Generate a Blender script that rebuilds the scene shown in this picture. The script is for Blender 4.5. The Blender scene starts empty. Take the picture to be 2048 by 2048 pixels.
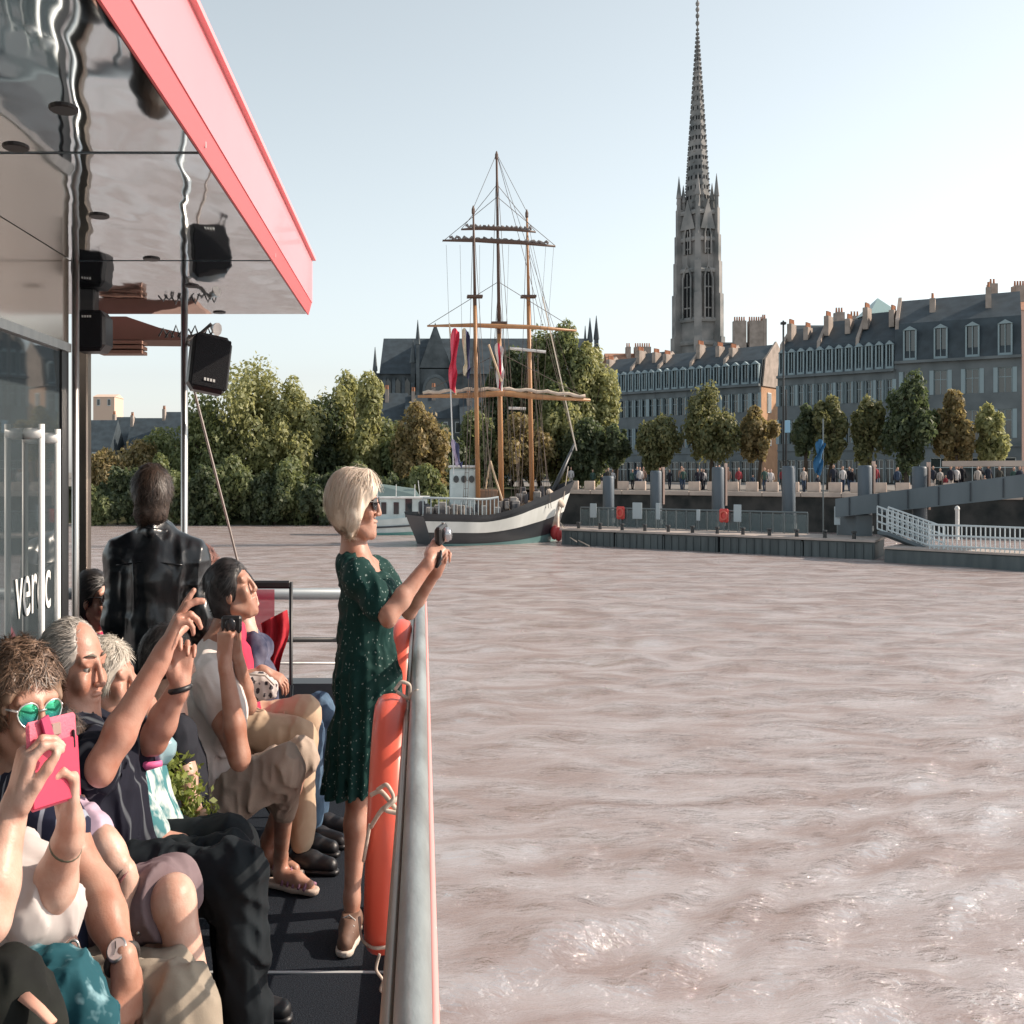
import bpy, math, random
import numpy as np
from mathutils import Vector

random.seed(7)
RNG = np.random.default_rng(7)
SC = bpy.context.scene
COL = SC.collection
R = math.radians
PI = math.pi

# ------------------------------------------------------------------ camera, sky, sun, exposure
K = 0.78          # the photograph shows everything slim: widths along X are 0.78 of the plain real-life ones
CAMZ = 1.65
cam_data = bpy.data.cameras.new('camera')
cam = bpy.data.objects.new('camera', cam_data)
COL.objects.link(cam)
cam.location = (0, 0, CAMZ)
cam.rotation_euler = (R(90), 0, 0)
cam_data.sensor_width = 36
cam_data.lens = 42.19
cam_data.shift_x = 0.0972
cam_data.shift_y = -0.0391
cam_data.clip_start = 0.05
cam_data.clip_end = 6000
SC.camera = cam

SUN_AZ, SUN_EL = 82, 33
world = bpy.data.worlds.new('World')
SC.world = world
world.use_nodes = True
wn = world.node_tree.nodes
wl = world.node_tree.links
sky = wn.new('ShaderNodeTexSky')
sky.sky_type = 'NISHITA'
sky.sun_disc = False
sky.sun_elevation = R(SUN_EL)
sky.sun_rotation = R(SUN_AZ)
sky.air_density = 1.0
sky.dust_density = 1.0
sky.ozone_density = 1.4
hsv = wn.new('ShaderNodeHueSaturation')
hsv.inputs['Saturation'].default_value = 0.34
hsv.inputs['Hue'].default_value = 0.47
bg = wn['Background']
bg.inputs['Strength'].default_value = 0.128
wl.new(sky.outputs[0], hsv.inputs['Color'])
wl.new(hsv.outputs[0], bg.inputs['Color'])

sun_data = bpy.data.lights.new('sun', 'SUN')
sun_data.energy = 4.1
sun_data.angle = R(0.5)
sun_data.color = (1.0, 0.84, 0.69)
sun = bpy.data.objects.new('sun', sun_data)
COL.objects.link(sun)
sdir = Vector((math.sin(R(SUN_AZ)) * math.cos(R(SUN_EL)), math.cos(R(SUN_AZ)) * math.cos(R(SUN_EL)), math.sin(R(SUN_EL))))
sun.rotation_euler = sdir.to_track_quat('Z', 'Y').to_euler()
sun.location = (30, 10, 40)

SC.view_settings.view_transform = 'Standard'
SC.view_settings.look = 'None'
SC.view_settings.gamma = 1.0
SC.view_settings.exposure = 0.62
SC.view_settings.use_curve_mapping = False
SC.render.engine = 'CYCLES'
SC.cycles.use_denoising = True
SC.cycles.max_bounces = 7
SC.cycles.transparent_max_bounces = 12

# ------------------------------------------------------------------ coordinates
# "plain" coordinates: metres, camera above the origin, deck at z = 0, water at z = -2.35; every mesh is made slim (X * K) when it is linked
FX, FZ, CX, CY = 2264.1 * K, 2264.1, 778.3, 890.5
WATER = -2.35


def D(x, y, Y):
    return np.array([(x - CX) * Y / FX, Y, CAMZ - (y - CY) * Y / FZ])


def XZ(x, Y, z=0.0):
    return np.array([(x - CX) * Y / FX, Y, z])


def V3(*a):
    return np.array(a if len(a) == 3 else a[0], dtype=float)


def nrm(v):
    v = np.asarray(v, float)
    n = np.linalg.norm(v)
    return v / n if n > 1e-9 else v


# ------------------------------------------------------------------ materials
MATS = {}


def ramp2(nt, fac, c0, c1, p0=0.35, p1=0.65):
    r = nt.nodes.new('ShaderNodeValToRGB')
    r.color_ramp.elements[0].position = p0
    r.color_ramp.elements[1].position = p1
    r.color_ramp.elements[0].color = (*c0, 1)
    r.color_ramp.elements[1].color = (*c1, 1)
    nt.links.new(fac, r.inputs[0])
    return r.outputs[0]


def mat(name, c, rough=0.7, metal=0.0, c2=None, scale=6.0, stretch=(1, 1, 1), detail=4, p=(0.35, 0.65), bump=0.0, bscale=None,
        bstretch=None, spec=0.5, trans=0.0, alpha=1.0, sss=0.0, world_co=False, coat=0.0, transl=None):
    if name in MATS:
        return MATS[name]
    if rough >= .78 and spec == .5:
        spec = .2
    m = bpy.data.materials.new(name)
    m.use_nodes = True
    nt = m.node_tree
    b = nt.nodes['Principled BSDF']
    b.inputs['Base Color'].default_value = (*c, 1)
    b.inputs['Roughness'].default_value = rough
    b.inputs['Metallic'].default_value = metal
    b.inputs['Specular IOR Level'].default_value = spec
    b.inputs['Transmission Weight'].default_value = trans
    b.inputs['Alpha'].default_value = alpha
    b.inputs['Coat Weight'].default_value = coat
    if sss:
        b.inputs['Subsurface Weight'].default_value = sss
        b.inputs['Subsurface Radius'].default_value = (0.012, 0.005, 0.003)
        b.inputs['Subsurface Scale'].default_value = 0.5
    co = None
    if c2 is not None or bump:
        tc = nt.nodes.new('ShaderNodeNewGeometry' if world_co else 'ShaderNodeTexCoord')
        co = tc.outputs['Position'] if world_co else tc.outputs['Object']
    if c2 is not None:
        mp = nt.nodes.new('ShaderNodeMapping')
        mp.inputs['Scale'].default_value = stretch
        nt.links.new(co, mp.inputs[0])
        n = nt.nodes.new('ShaderNodeTexNoise')
        n.inputs['Scale'].default_value = scale
        n.inputs['Detail'].default_value = detail
        nt.links.new(mp.outputs[0], n.inputs['Vector'])
        out = ramp2(nt, n.outputs['Fac'], c, c2, *p)
        nt.links.new(out, b.inputs['Base Color'])
    if bump:
        mp = nt.nodes.new('ShaderNodeMapping')
        mp.inputs['Scale'].default_value = bstretch or stretch
        nt.links.new(co, mp.inputs[0])
        n = nt.nodes.new('ShaderNodeTexNoise')
        n.inputs['Scale'].default_value = bscale or scale
        n.inputs['Detail'].default_value = 5
        nt.links.new(mp.outputs[0], n.inputs['Vector'])
        bp = nt.nodes.new('ShaderNodeBump')
        bp.inputs['Strength'].default_value = bump
        bp.inputs['Distance'].default_value = 0.02
        nt.links.new(n.outputs['Fac'], bp.inputs['Height'])
        nt.links.new(bp.outputs[0], b.inputs['Normal'])
    if transl is not None:
        t = nt.nodes.new('ShaderNodeBsdfTranslucent')
        t.inputs['Color'].default_value = (*transl, 1)
        mx = nt.nodes.new('ShaderNodeMixShader')
        mx.inputs[0].default_value = 0.4
        nt.links.new(b.outputs[0], mx.inputs[1])
        nt.links.new(t.outputs[0], mx.inputs[2])
        nt.links.new(mx.outputs[0], nt.nodes['Material Output'].inputs[0])
    MATS[name] = m
    return m


def stripe_mat(name, c, c2, scale, axis='X', width=0.5, rough=0.8, noise=0.0, offset=0.0):
    if name in MATS:
        return MATS[name]
    m = mat(name, c, rough)
    nt = m.node_tree
    tc = nt.nodes.new('ShaderNodeTexCoord')
    w = nt.nodes.new('ShaderNodeTexWave')
    w.bands_direction = axis
    w.inputs['Scale'].default_value = scale
    w.inputs['Distortion'].default_value = noise
    w.inputs['Detail'].default_value = 1
    nt.links.new(tc.outputs['Object'], w.inputs['Vector'])
    out = ramp2(nt, w.outputs['Fac'], c, c2, width - 0.04, width + 0.04)
    nt.links.new(out, nt.nodes['Principled BSDF'].inputs['Base Color'])
    return m


def dots_mat(name, c, c2, scale, size, rough=0.75, c3=None):
    if name in MATS:
        return MATS[name]
    m = mat(name, c, rough)
    nt = m.node_tree
    tc = nt.nodes.new('ShaderNodeTexCoord')
    mp = nt.nodes.new('ShaderNodeMapping')
    mp.inputs['Scale'].default_value = (1 / K, 1, 0.85)
    n = nt.nodes.new('ShaderNodeTexNoise')
    n.inputs['Scale'].default_value = 60
    add = nt.nodes.new('ShaderNodeVectorMath')
    add.operation = 'MULTIPLY_ADD'
    add.inputs[1].default_value = (0.02, 0.02, 0.02)
    nt.links.new(tc.outputs['Object'], mp.inputs[0])
    nt.links.new(mp.outputs[0], n.inputs['Vector'])
    nt.links.new(n.outputs['Color'], add.inputs[0])
    nt.links.new(mp.outputs[0], add.inputs[2])
    v = nt.nodes.new('ShaderNodeTexVoronoi')
    v.inputs['Scale'].default_value = scale
    nt.links.new(add.outputs[0], v.inputs['Vector'])
    out = ramp2(nt, v.outputs['Distance'], c2, c, size, size + 0.08)
    if c3 is not None:
        n2 = nt.nodes.new('ShaderNodeTexNoise')
        n2.inputs['Scale'].default_value = 14
        nt.links.new(mp.outputs[0], n2.inputs['Vector'])
        o2 = ramp2(nt, n2.outputs['Fac'], (1, 1, 1), c3, 0.5, 0.62)
        mx = nt.nodes.new('ShaderNodeMix')
        mx.data_type = 'RGBA'
        mx.blend_type = 'MULTIPLY'
        mx.inputs[0].default_value = 1
        nt.links.new(out, mx.inputs[6])
        nt.links.new(o2, mx.inputs[7])
        out = mx.outputs[2]
    nt.links.new(out, nt.nodes['Principled BSDF'].inputs['Base Color'])
    return m


# ------------------------------------------------------------------ objects
BASE = {}


def link(o, parent=None, base=None):
    COL.objects.link(o)
    b = V3(base if base is not None else (0, 0, 0))
    BASE[o] = b
    if parent is not None:
        o.parent = parent
        pb = BASE[parent]
        o.location = ((b[0] - pb[0]) * K, b[1] - pb[1], b[2] - pb[2])
    else:
        o.location = (b[0] * K, b[1], b[2])
    return o


def tag(o, label=None, cat=None, group=None, kind=None):
    if label:
        o['label'] = label
    if cat:
        o['category'] = cat
    if group:
        o['group'] = group
    if kind:
        o['kind'] = kind
    return o


def thing(name, base, label, cat, group=None):
    o = bpy.data.objects.new(name, None)
    o.empty_display_size = 0.2
    link(o, None, base)
    return tag(o, label, cat, group)


def raw_mesh(name, v, f, material, smooth=False):
    """v: (n,3) array already relative to the object's base, in plain coordinates; f: (m,4)/(m,3) array or list of tuples"""
    me = bpy.data.meshes.new(name)
    v = np.array(v, dtype=np.float32).reshape(-1, 3).copy()
    v[:, 0] *= K
    if isinstance(f, np.ndarray) and f.ndim == 2:
        n = f.shape[1]
        me.vertices.add(len(v))
        me.vertices.foreach_set('co', v.ravel())
        me.loops.add(f.size)
        me.loops.foreach_set('vertex_index', f.astype(np.int32).ravel())
        me.polygons.add(len(f))
        me.polygons.foreach_set('loop_start', np.arange(0, f.size, n, dtype=np.int32))
        me.update(calc_edges=True)
    else:
        me.from_pydata(v.tolist(), [], [list(map(int, q)) for q in f])
        me.update()
    if smooth:
        me.polygons.foreach_set('use_smooth', np.ones(len(me.polygons), dtype=bool))
    if material is not None:
        me.materials.append(material)
    return me


def obj_from_mesh(name, me, parent=None, base=None):
    return link(bpy.data.objects.new(name, me), parent, base)


class MB:
    """collects shapes in plain world coordinates, becomes ONE mesh object"""

    def __init__(self):
        self.v = []
        self.f = []

    def add(self, vs, fs):
        n = len(self.v)
        self.v.extend([tuple(map(float, p)) for p in vs])
        self.f.extend([tuple(i + n for i in q) for q in fs])
        return self

    def box(self, c, s, ax=None):
        c = V3(c)
        h = V3(s) / 2
        ax = np.eye(3) if ax is None else np.asarray(ax, float)
        vs = [c + ax[0] * h[0] * i + ax[1] * h[1] * j + ax[2] * h[2] * k for k in (-1, 1) for j in (-1, 1) for i in (-1, 1)]
        fs = [(0, 2, 3, 1), (4, 5, 7, 6), (0, 1, 5, 4), (2, 6, 7, 3), (0, 4, 6, 2), (1, 3, 7, 5)]
        return self.add(vs, fs)

    def span(self, lo, hi):
        lo, hi = V3(lo), V3(hi)
        return self.box((lo + hi) / 2, hi - lo)

    def bbox(self, c, s, ax=None, b=0.01):
        """box with chamfered edges"""
        c = V3(c)
        h = V3(s) / 2
        b = min(b, h.min() * 0.9)
        ax = np.eye(3) if ax is None else np.asarray(ax, float)
        vs, idx = [], {}
        for i in (-1, 1):
            for j in (-1, 1):
                for k in (-1, 1):
                    for a in range(3):
                        p = np.array([i, j, k]) * (h - b)
                        p[a] = [i, j, k][a] * h[a]
                        idx[(i, j, k, a)] = len(vs)
                        vs.append(c + ax[0] * p[0] + ax[1] * p[1] + ax[2] * p[2])
        fs = []
        o = [(-1, -1), (1, -1), (1, 1), (-1, 1)]
        for a in range(3):
            u, w = (a + 1) % 3, (a + 2) % 3
            for s_ in (-1, 1):
                q = []
                for (p, r) in o:
                    key = [0, 0, 0]
                    key[a], key[u], key[w] = s_, p, r
                    q.append(idx[(*key, a)])
                fs.append(tuple(q if s_ > 0 else q[::-1]))
            for p in (-1, 1):
                for r in (-1, 1):
                    k1 = [0, 0, 0]
                    k1[u], k1[w] = p, r
                    k0 = list(k1)
                    k0[a], k1[a] = -1, 1
                    q = [idx[(*k0, u)], idx[(*k1, u)], idx[(*k1, w)], idx[(*k0, w)]]
                    fs.append(tuple(q if p * r < 0 else q[::-1]))
        for i in (-1, 1):
            for j in (-1, 1):
                for k in (-1, 1):
                    q = [idx[(i, j, k, a)] for a in range(3)]
                    fs.append(tuple(q if i * j * k > 0 else q[::-1]))
        return self.add(vs, fs)

    def tube(self, pts, r, n=8, caps=True, flat=None):
        pts = [V3(p) for p in pts]
        m = len(pts)
        rs = r if isinstance(r, (list, tuple, np.ndarray)) else [r] * m
        vs, fs = [], []
        up = None
        for i in range(m):
            t = nrm(pts[min(i + 1, m - 1)] - pts[max(i - 1, 0)])
            if up is None:
                up = V3(0, 0, 1) if abs(t[2]) < 0.9 else V3(0, 1, 0)
            a = nrm(np.cross(t, up))
            b = np.cross(a, t)
            up = b
            for k in range(n):
                an = 2 * PI * k / n
                vs.append(pts[i] + rs[i] * (math.cos(an) * a + math.sin(an) * b * (flat or 1)))
        for i in range(m - 1):
            for k in range(n):
                k2 = (k + 1) % n
                fs.append((i * n + k, i * n + k2, (i + 1) * n + k2, (i + 1) * n + k))
        if caps:
            fs.append(tuple(range(n))[::-1])
            fs.append(tuple((m - 1) * n + k for k in range(n)))
        return self.add(vs, fs)

    def lathe(self, c, prof, n=16, axis=None):
        """prof: (radius, height) pairs about axis through c"""
        c = V3(c)
        t = nrm(axis if axis is not None else (0, 0, 1))
        a = nrm(np.cross(t, V3(0, 1, 0) if abs(t[1]) < 0.9 else V3(1, 0, 0)))
        b = np.cross(t, a)
        vs, fs = [], []
        for (r, h) in prof:
            for k in range(n):
                an = 2 * PI * k / n
                vs.append(c + t * h + r * (math.cos(an) * a + math.sin(an) * b))
        m = len(prof)
        for i in range(m - 1):
            for k in range(n):
                k2 = (k + 1) % n
                fs.append((i * n + k, i * n + k2, (i + 1) * n + k2, (i + 1) * n + k))
        fs.append(tuple(range(n))[::-1])
        fs.append(tuple((m - 1) * n + k for k in range(n)))
        return self.add(vs, fs)

    def prism(self, poly, ext):
        """closed polygon (3-D points) extruded by vector ext"""
        poly = [V3(p) for p in poly]
        e = V3(ext)
        n = len(poly)
        vs = poly + [p + e for p in poly]
        fs = [tuple(range(n))[::-1], tuple(range(n, 2 * n))]
        for i in range(n):
            j = (i + 1) % n
            fs.append((i, j, n + j, n + i))
        return self.add(vs, fs)

    def quad(self, *p):
        return self.add(p, [tuple(range(len(p)))])

    def grid(self, g):
        """g: (m,n,3) array"""
        m, n = g.shape[:2]
        fs = [(i * n + j, i * n + j + 1, (i + 1) * n + j + 1, (i + 1) * n + j) for i in range(m - 1) for j in range(n - 1)]
        return self.add(g.reshape(-1, 3), fs)

    def ball(self, c, r, n=8):
        r = V3(r, r, r) if np.isscalar(r) else V3(r)
        m = max(4, n // 2)
        vs = [V3(c) + r * V3(math.sin(PI * (i + .0) / m) * math.cos(2 * PI * k / n), math.sin(PI * i / m) * math.sin(2 * PI * k / n), math.cos(PI * i / m)) for i in range(m + 1) for k in range(n)]
        fs = [(i * n + k, (i + 1) * n + k, (i + 1) * n + (k + 1) % n, i * n + (k + 1) % n) for i in range(m) for k in range(n)]
        return self.add(vs, fs)

    def mesh(self, name, m, base=(0, 0, 0), smooth=False):
        v = np.array(self.v) - V3(base)
        return raw_mesh(name, v, self.f, m, smooth)

    def build(self, name, m, parent=None, smooth=False, base=None):
        if base is None:
            base = BASE[parent] if parent is not None else np.array(self.v).mean(0)
        me = self.mesh(name, m, base, smooth)
        return obj_from_mesh(name, me, parent, base)


def one(name, mb, m, label, cat, group=None, smooth=False, base=None):
    return tag(mb.build(name, m, None, smooth, base), label, cat, group)


def struct(name, mb, m, smooth=False, base=(0, 0, 0)):
    return tag(mb.build(name, m, None, smooth, base), kind='structure')


def frame_axes(u):
    """u: horizontal direction along a facade, left to right as seen from outside; returns u, outward normal, up"""
    u = nrm(V3(u[0], u[1], 0))
    n = V3(u[1], -u[0], 0)
    return u, n, V3(0, 0, 1)


# shared materials
steel = mat('brushed_steel', (0.55, 0.53, 0.5), 0.32, 1.0, c2=(0.42, 0.41, 0.4), scale=20, stretch=(1, 1, .1))
black = mat('black_plastic', (0.012, 0.012, 0.014), 0.45)
black_metal = mat('black_paint', (0.015, 0.016, 0.018), 0.4)
white_paint = mat('white_paint', (0.72, 0.73, 0.72), 0.45, c2=(0.62, 0.63, 0.62), scale=3)
stone = mat('pale_stone', (0.175, 0.2, 0.212), 0.9, c2=(0.108, 0.128, 0.138), scale=0.35, detail=8, bump=0.3, bscale=2)
stone_d = mat('dark_stone', (0.14, 0.16, 0.17), 0.9, c2=(0.075, 0.088, 0.095), scale=0.5, detail=8, bump=0.4, bscale=1.5)
slate = mat('slate', (0.045, 0.065, 0.08), 0.6, c2=(0.027, 0.04, 0.05), scale=0.8, detail=8, bump=0.3, bscale=4)
glass_d = mat('window_glass', (0.03, 0.04, 0.045), 0.06, spec=0.8)
shutter = mat('grey_shutter', (0.26, 0.34, 0.37), 0.7)
# ================================================================== the river, its banks and the quay
QA = V3(14.85, 93.0, 0)
QU, QN, UP = frame_axes((32.15, -21))
QZ = 0.28


def on_line(x, P0, u):
    s = (x - CX) / FX
    t = (s * P0[1] - P0[0]) / (u[0] - s * u[1])
    return V3(P0[0] + t * u[0], P0[1] + t * u[1], 0)


def make_water():
    rows, cols = 400, 430
    Y = np.geomspace(2.3, 420, rows)
    T = np.concatenate([np.linspace(-0.62, -0.02, 110, endpoint=False), np.linspace(-0.02, 0.72, cols - 110)])
    yy, tt = np.meshgrid(Y, T, indexing='ij')
    xx = tt * (yy + 1.0)
    cell = np.maximum(np.gradient(Y)[:, None], 0.002 * yy)
    z = np.zeros_like(xx)
    rg = np.random.default_rng(11)
    wind = 1.9
    for i in range(110):
        lam = 0.16 * (24 ** rg.random() ** 1.25)
        a = wind + rg.normal() * 0.55
        if rg.random() < 0.2:
            a += 1.2
        k = 2 * PI / lam
        amp = 0.0052 * lam ** 0.7 * (0.5 + rg.random())
        ph = rg.random() * 6.28
        warp = 0.35 * np.sin(xx * 0.31 + i) + 0.35 * np.sin(yy * 0.23 + 2 * i)
        arg = k * (xx * math.cos(a) + yy * math.sin(a)) + ph + warp
        fade = np.clip((lam / cell - 2.5) / 3.0, 0, 1)
        s = np.sin(arg)
        z += amp * fade * (s + 0.35 * np.abs(s) ** 3)
    # gust patches
    g = 0.75 + 0.35 * np.sin(xx * 0.35 + 0.6 * np.sin(yy * 0.2)) * np.sin(yy * 0.27 + 0.4 * np.sin(xx * 0.3))
    z *= g
    # the boat's own wash: long diagonal ridges spreading to the right
    for (x0, y0, ang, lam, n, amp) in ((2.4, 9.7, 50, 0.78, 3.2, 0.055), (1.6, 6.4, 47, 0.7, 2.2, 0.035)):
        ca, sa = math.sin(R(ang)), math.cos(R(ang))
        along = (xx - x0) * ca + (yy - y0) * sa
        across = -(xx - x0) * sa + (yy - y0) * ca + 0.10 * np.sin(along * 1.7) + 0.05 * np.sin(along * 4.1)
        env = np.exp(-(across / (lam * n * 0.5)) ** 2) * np.clip(along / 2.0 + 0.7, 0, 1) * np.exp(-np.clip(along, 0, None) / 9)
        z += amp * env * np.cos(2 * PI * across / lam)
    # churned patch beside the hull
    ch = np.exp(-((xx - 0.9) / 0.8) ** 2 - ((yy - 6.2) / 2.4) ** 2)
    for i in range(26):
        lam = 0.12 + 0.25 * rg.random()
        a = rg.random() * 6.28
        fade = np.clip((lam / cell - 2.2) / 2.0, 0, 1)
        z += ch * fade * 0.0085 * np.sin(2 * PI / lam * (xx * math.cos(a) + yy * math.sin(a)) + rg.random() * 6)
    v = np.stack([xx, yy, z], -1).reshape(-1, 3)
    i, j = np.meshgrid(np.arange(rows - 1), np.arange(cols - 1), indexing='ij')
    q = (i * cols + j).ravel()
    f = np.stack([q, q + 1, q + cols + 1, q + cols], 1)
    # calm outer sheet a little lower, all around
    n = len(v)
    o = np.array([(-900, -600, -0.4), (900, -600, -0.4), (900, 500, -0.4), (-900, 500, -0.4)])
    v = np.vstack([v, o])
    f = np.vstack([f, [[n, n + 1, n + 2, n + 3]]])
    m = mat('river_water', (0.2, 0.155, 0.138), 0.08, spec=0.9)
    nt = m.node_tree
    pb = nt.nodes['Principled BSDF']
    pb.inputs['IOR'].default_value = 1.6
    ge = nt.nodes.new('ShaderNodeNewGeometry')

    def nz(scale, st, detail=3, rough=.55):
        mp = nt.nodes.new('ShaderNodeMapping')
        mp.inputs['Scale'].default_value = st
        mp.inputs['Rotation'].default_value = (0, 0, R(14))
        nt.links.new(ge.outputs['Position'], mp.inputs[0])
        t = nt.nodes.new('ShaderNodeTexNoise')
        t.inputs['Scale'].default_value = scale
        t.inputs['Detail'].default_value = detail
        t.inputs['Roughness'].default_value = rough
        t.inputs['Distortion'].default_value = .6
        nt.links.new(mp.outputs[0], t.inputs['Vector'])
        return t.outputs['Fac']
    prev = None
    for (sc_, st, stg, dist, det) in ((2.6, (.62, 1.35, 1), 1.0, .13, 6), (10.0, (.72, 1.3, 1), 1.0, .05, 4)):
        bpn = nt.nodes.new('ShaderNodeBump')
        bpn.inputs['Strength'].default_value = stg
        bpn.inputs['Distance'].default_value = dist
        nt.links.new(nz(sc_, st, det), bpn.inputs['Height'])
        if prev is not None:
            nt.links.new(prev, bpn.inputs['Normal'])
        prev = bpn.outputs[0]
    # silt-laden water: light scattered back from inside ignores the ripples, the surface gloss follows them
    col = ramp2(nt, nz(.9, (.7, 1.3, 1), 6), (0.31, 0.235, 0.212), (0.43, 0.385, 0.38), .38, .62)
    df = nt.nodes.new('ShaderNodeBsdfDiffuse')
    nt.links.new(col, df.inputs['Color'])
    upv = nt.nodes.new('ShaderNodeCombineXYZ')
    upv.inputs[2].default_value = 1
    nt.links.new(upv.outputs[0], df.inputs['Normal'])
    gl = nt.nodes.new('ShaderNodeBsdfGlossy')
    gl.inputs['Roughness'].default_value = .05
    nt.links.new(prev, gl.inputs['Normal'])
    fr = nt.nodes.new('ShaderNodeFresnel')
    fr.inputs['IOR'].default_value = 2.8
    nt.links.new(prev, fr.inputs['Normal'])
    mx = nt.nodes.new('ShaderNodeMixShader')
    nt.links.new(fr.outputs[0], mx.inputs[0])
    nt.links.new(df.outputs[0], mx.inputs[1])
    nt.links.new(gl.outputs[0], mx.inputs[2])
    nt.links.new(mx.outputs[0], nt.nodes['Material Output'].inputs[0])
    me = raw_mesh('water', v, f, m, True)
    tag(obj_from_mesh('water', me, None, (0, 0, WATER)), kind='structure')


make_water()

ground_m = mat('quay_paving', (0.24, 0.22, 0.2), 0.9, c2=(0.17, 0.16, 0.15), scale=0.4, detail=8)
qb = QA + QU * 130
g = MB()
g.add([(-900, 99, QZ), (10, 97, QZ), (QA[0], QA[1], QZ), (qb[0], qb[1], QZ), (1500, qb[1], QZ), (1500, 3000, QZ), (-900, 3000, QZ)], [tuple(range(7))])
struct('ground', g, ground_m)
wall_m = mat('quay_wall_stone', (0.06, 0.058, 0.055), 0.9, c2=(0.022, 0.025, 0.025), scale=0.9, detail=8, bump=0.5, bscale=2)
g = MB()
a0, a1 = QA - QN * 0.02, qb
g.prism([a0 + V3(0, 0, WATER - .6), a1 + V3(0, 0, WATER - .6), a1 + V3(0, 0, QZ - .3), a0 + V3(0, 0, QZ - .3)], QN * 0.35)
qw = g.build('quay_wall', wall_m, None, base=QA)
tag(qw, 'dark stained stone quay wall behind the floating pontoon', 'wall')
ledge_m = mat('ledge_stone', (0.5, 0.42, 0.36), 0.85, c2=(0.38, 0.32, 0.28), scale=0.7)
L = 3.2
t = 0.0
while t < 78:
    c = QA + QU * (t + L / 2)
    MB().bbox(c + QN * 0.1 + V3(0, 0, QZ - 0.15 + 0.002), (L - 0.04, 0.9, 0.3), (QU, QN, UP), 0.03).build('coping_stone', ledge_m, qw)
    t += L
# left bank, a rough slope under the trees
gx = np.linspace(-190, 17, 90)
gy = np.linspace(91.2, 101, 14)
G = np.zeros((90, 14, 3))
for i, x in enumerate(gx):
    for j, y in enumerate(gy):
        h = WATER - .5 + (y - 91.2) / 6.0 * 3.2 + 0.35 * math.sin(x * .6 + j) * math.sin(x * .21) + 0.25 * random.random()
        G[i, j] = (x, y + 1.2 * math.sin(x * .13) + .5 * math.sin(x * .5), min(h, QZ + .15))
struct('river_bank', MB().grid(G), mat('bank_earth', (0.07, 0.065, 0.035), 0.95, c2=(0.03, 0.045, 0.018), scale=0.9, detail=8), True)

# parapet blocks along the promenade edge
par_m = mat('parapet_stone', (0.62, 0.5, 0.42), 0.85, c2=(0.5, 0.4, 0.34), scale=1.2)
par = thing('quay_parapet', QA + V3(0, 0, QZ), 'row of pale pinkish stone blocks along the promenade edge', 'parapet')
blk = MB().bbox(V3(0, 0, 0.34), (1.05, 0.3, 0.68), (QU, QN, UP), 0.04).mesh('block', par_m)
rg = random.Random(3)
for i in range(44):
    t = 0.8 + i * 1.72
    if rg.random() < 0.12:
        continue
    obj_from_mesh('block', blk, par, QA + QU * t - QN * 1.0 + V3(0, 0, QZ + 0.003))
# ================================================================== the town behind the quay
frame_m = mat('window_frame_paint', (0.55, 0.6, 0.6), 0.6)
pot_m = mat('chimney_pot', (0.42, 0.2, 0.12), 0.85)
plaster = mat('chimney_plaster', (0.4, 0.34, 0.3), 0.9, c2=(0.28, 0.24, 0.21), scale=1.0)
roof_tile = mat('clay_tile', (0.4, 0.22, 0.15), 0.9, c2=(0.3, 0.16, 0.11), scale=1.5)
_shared = {}


def shared(key, fn):
    if key not in _shared:
        _shared[key] = fn()
    return _shared[key]


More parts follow.
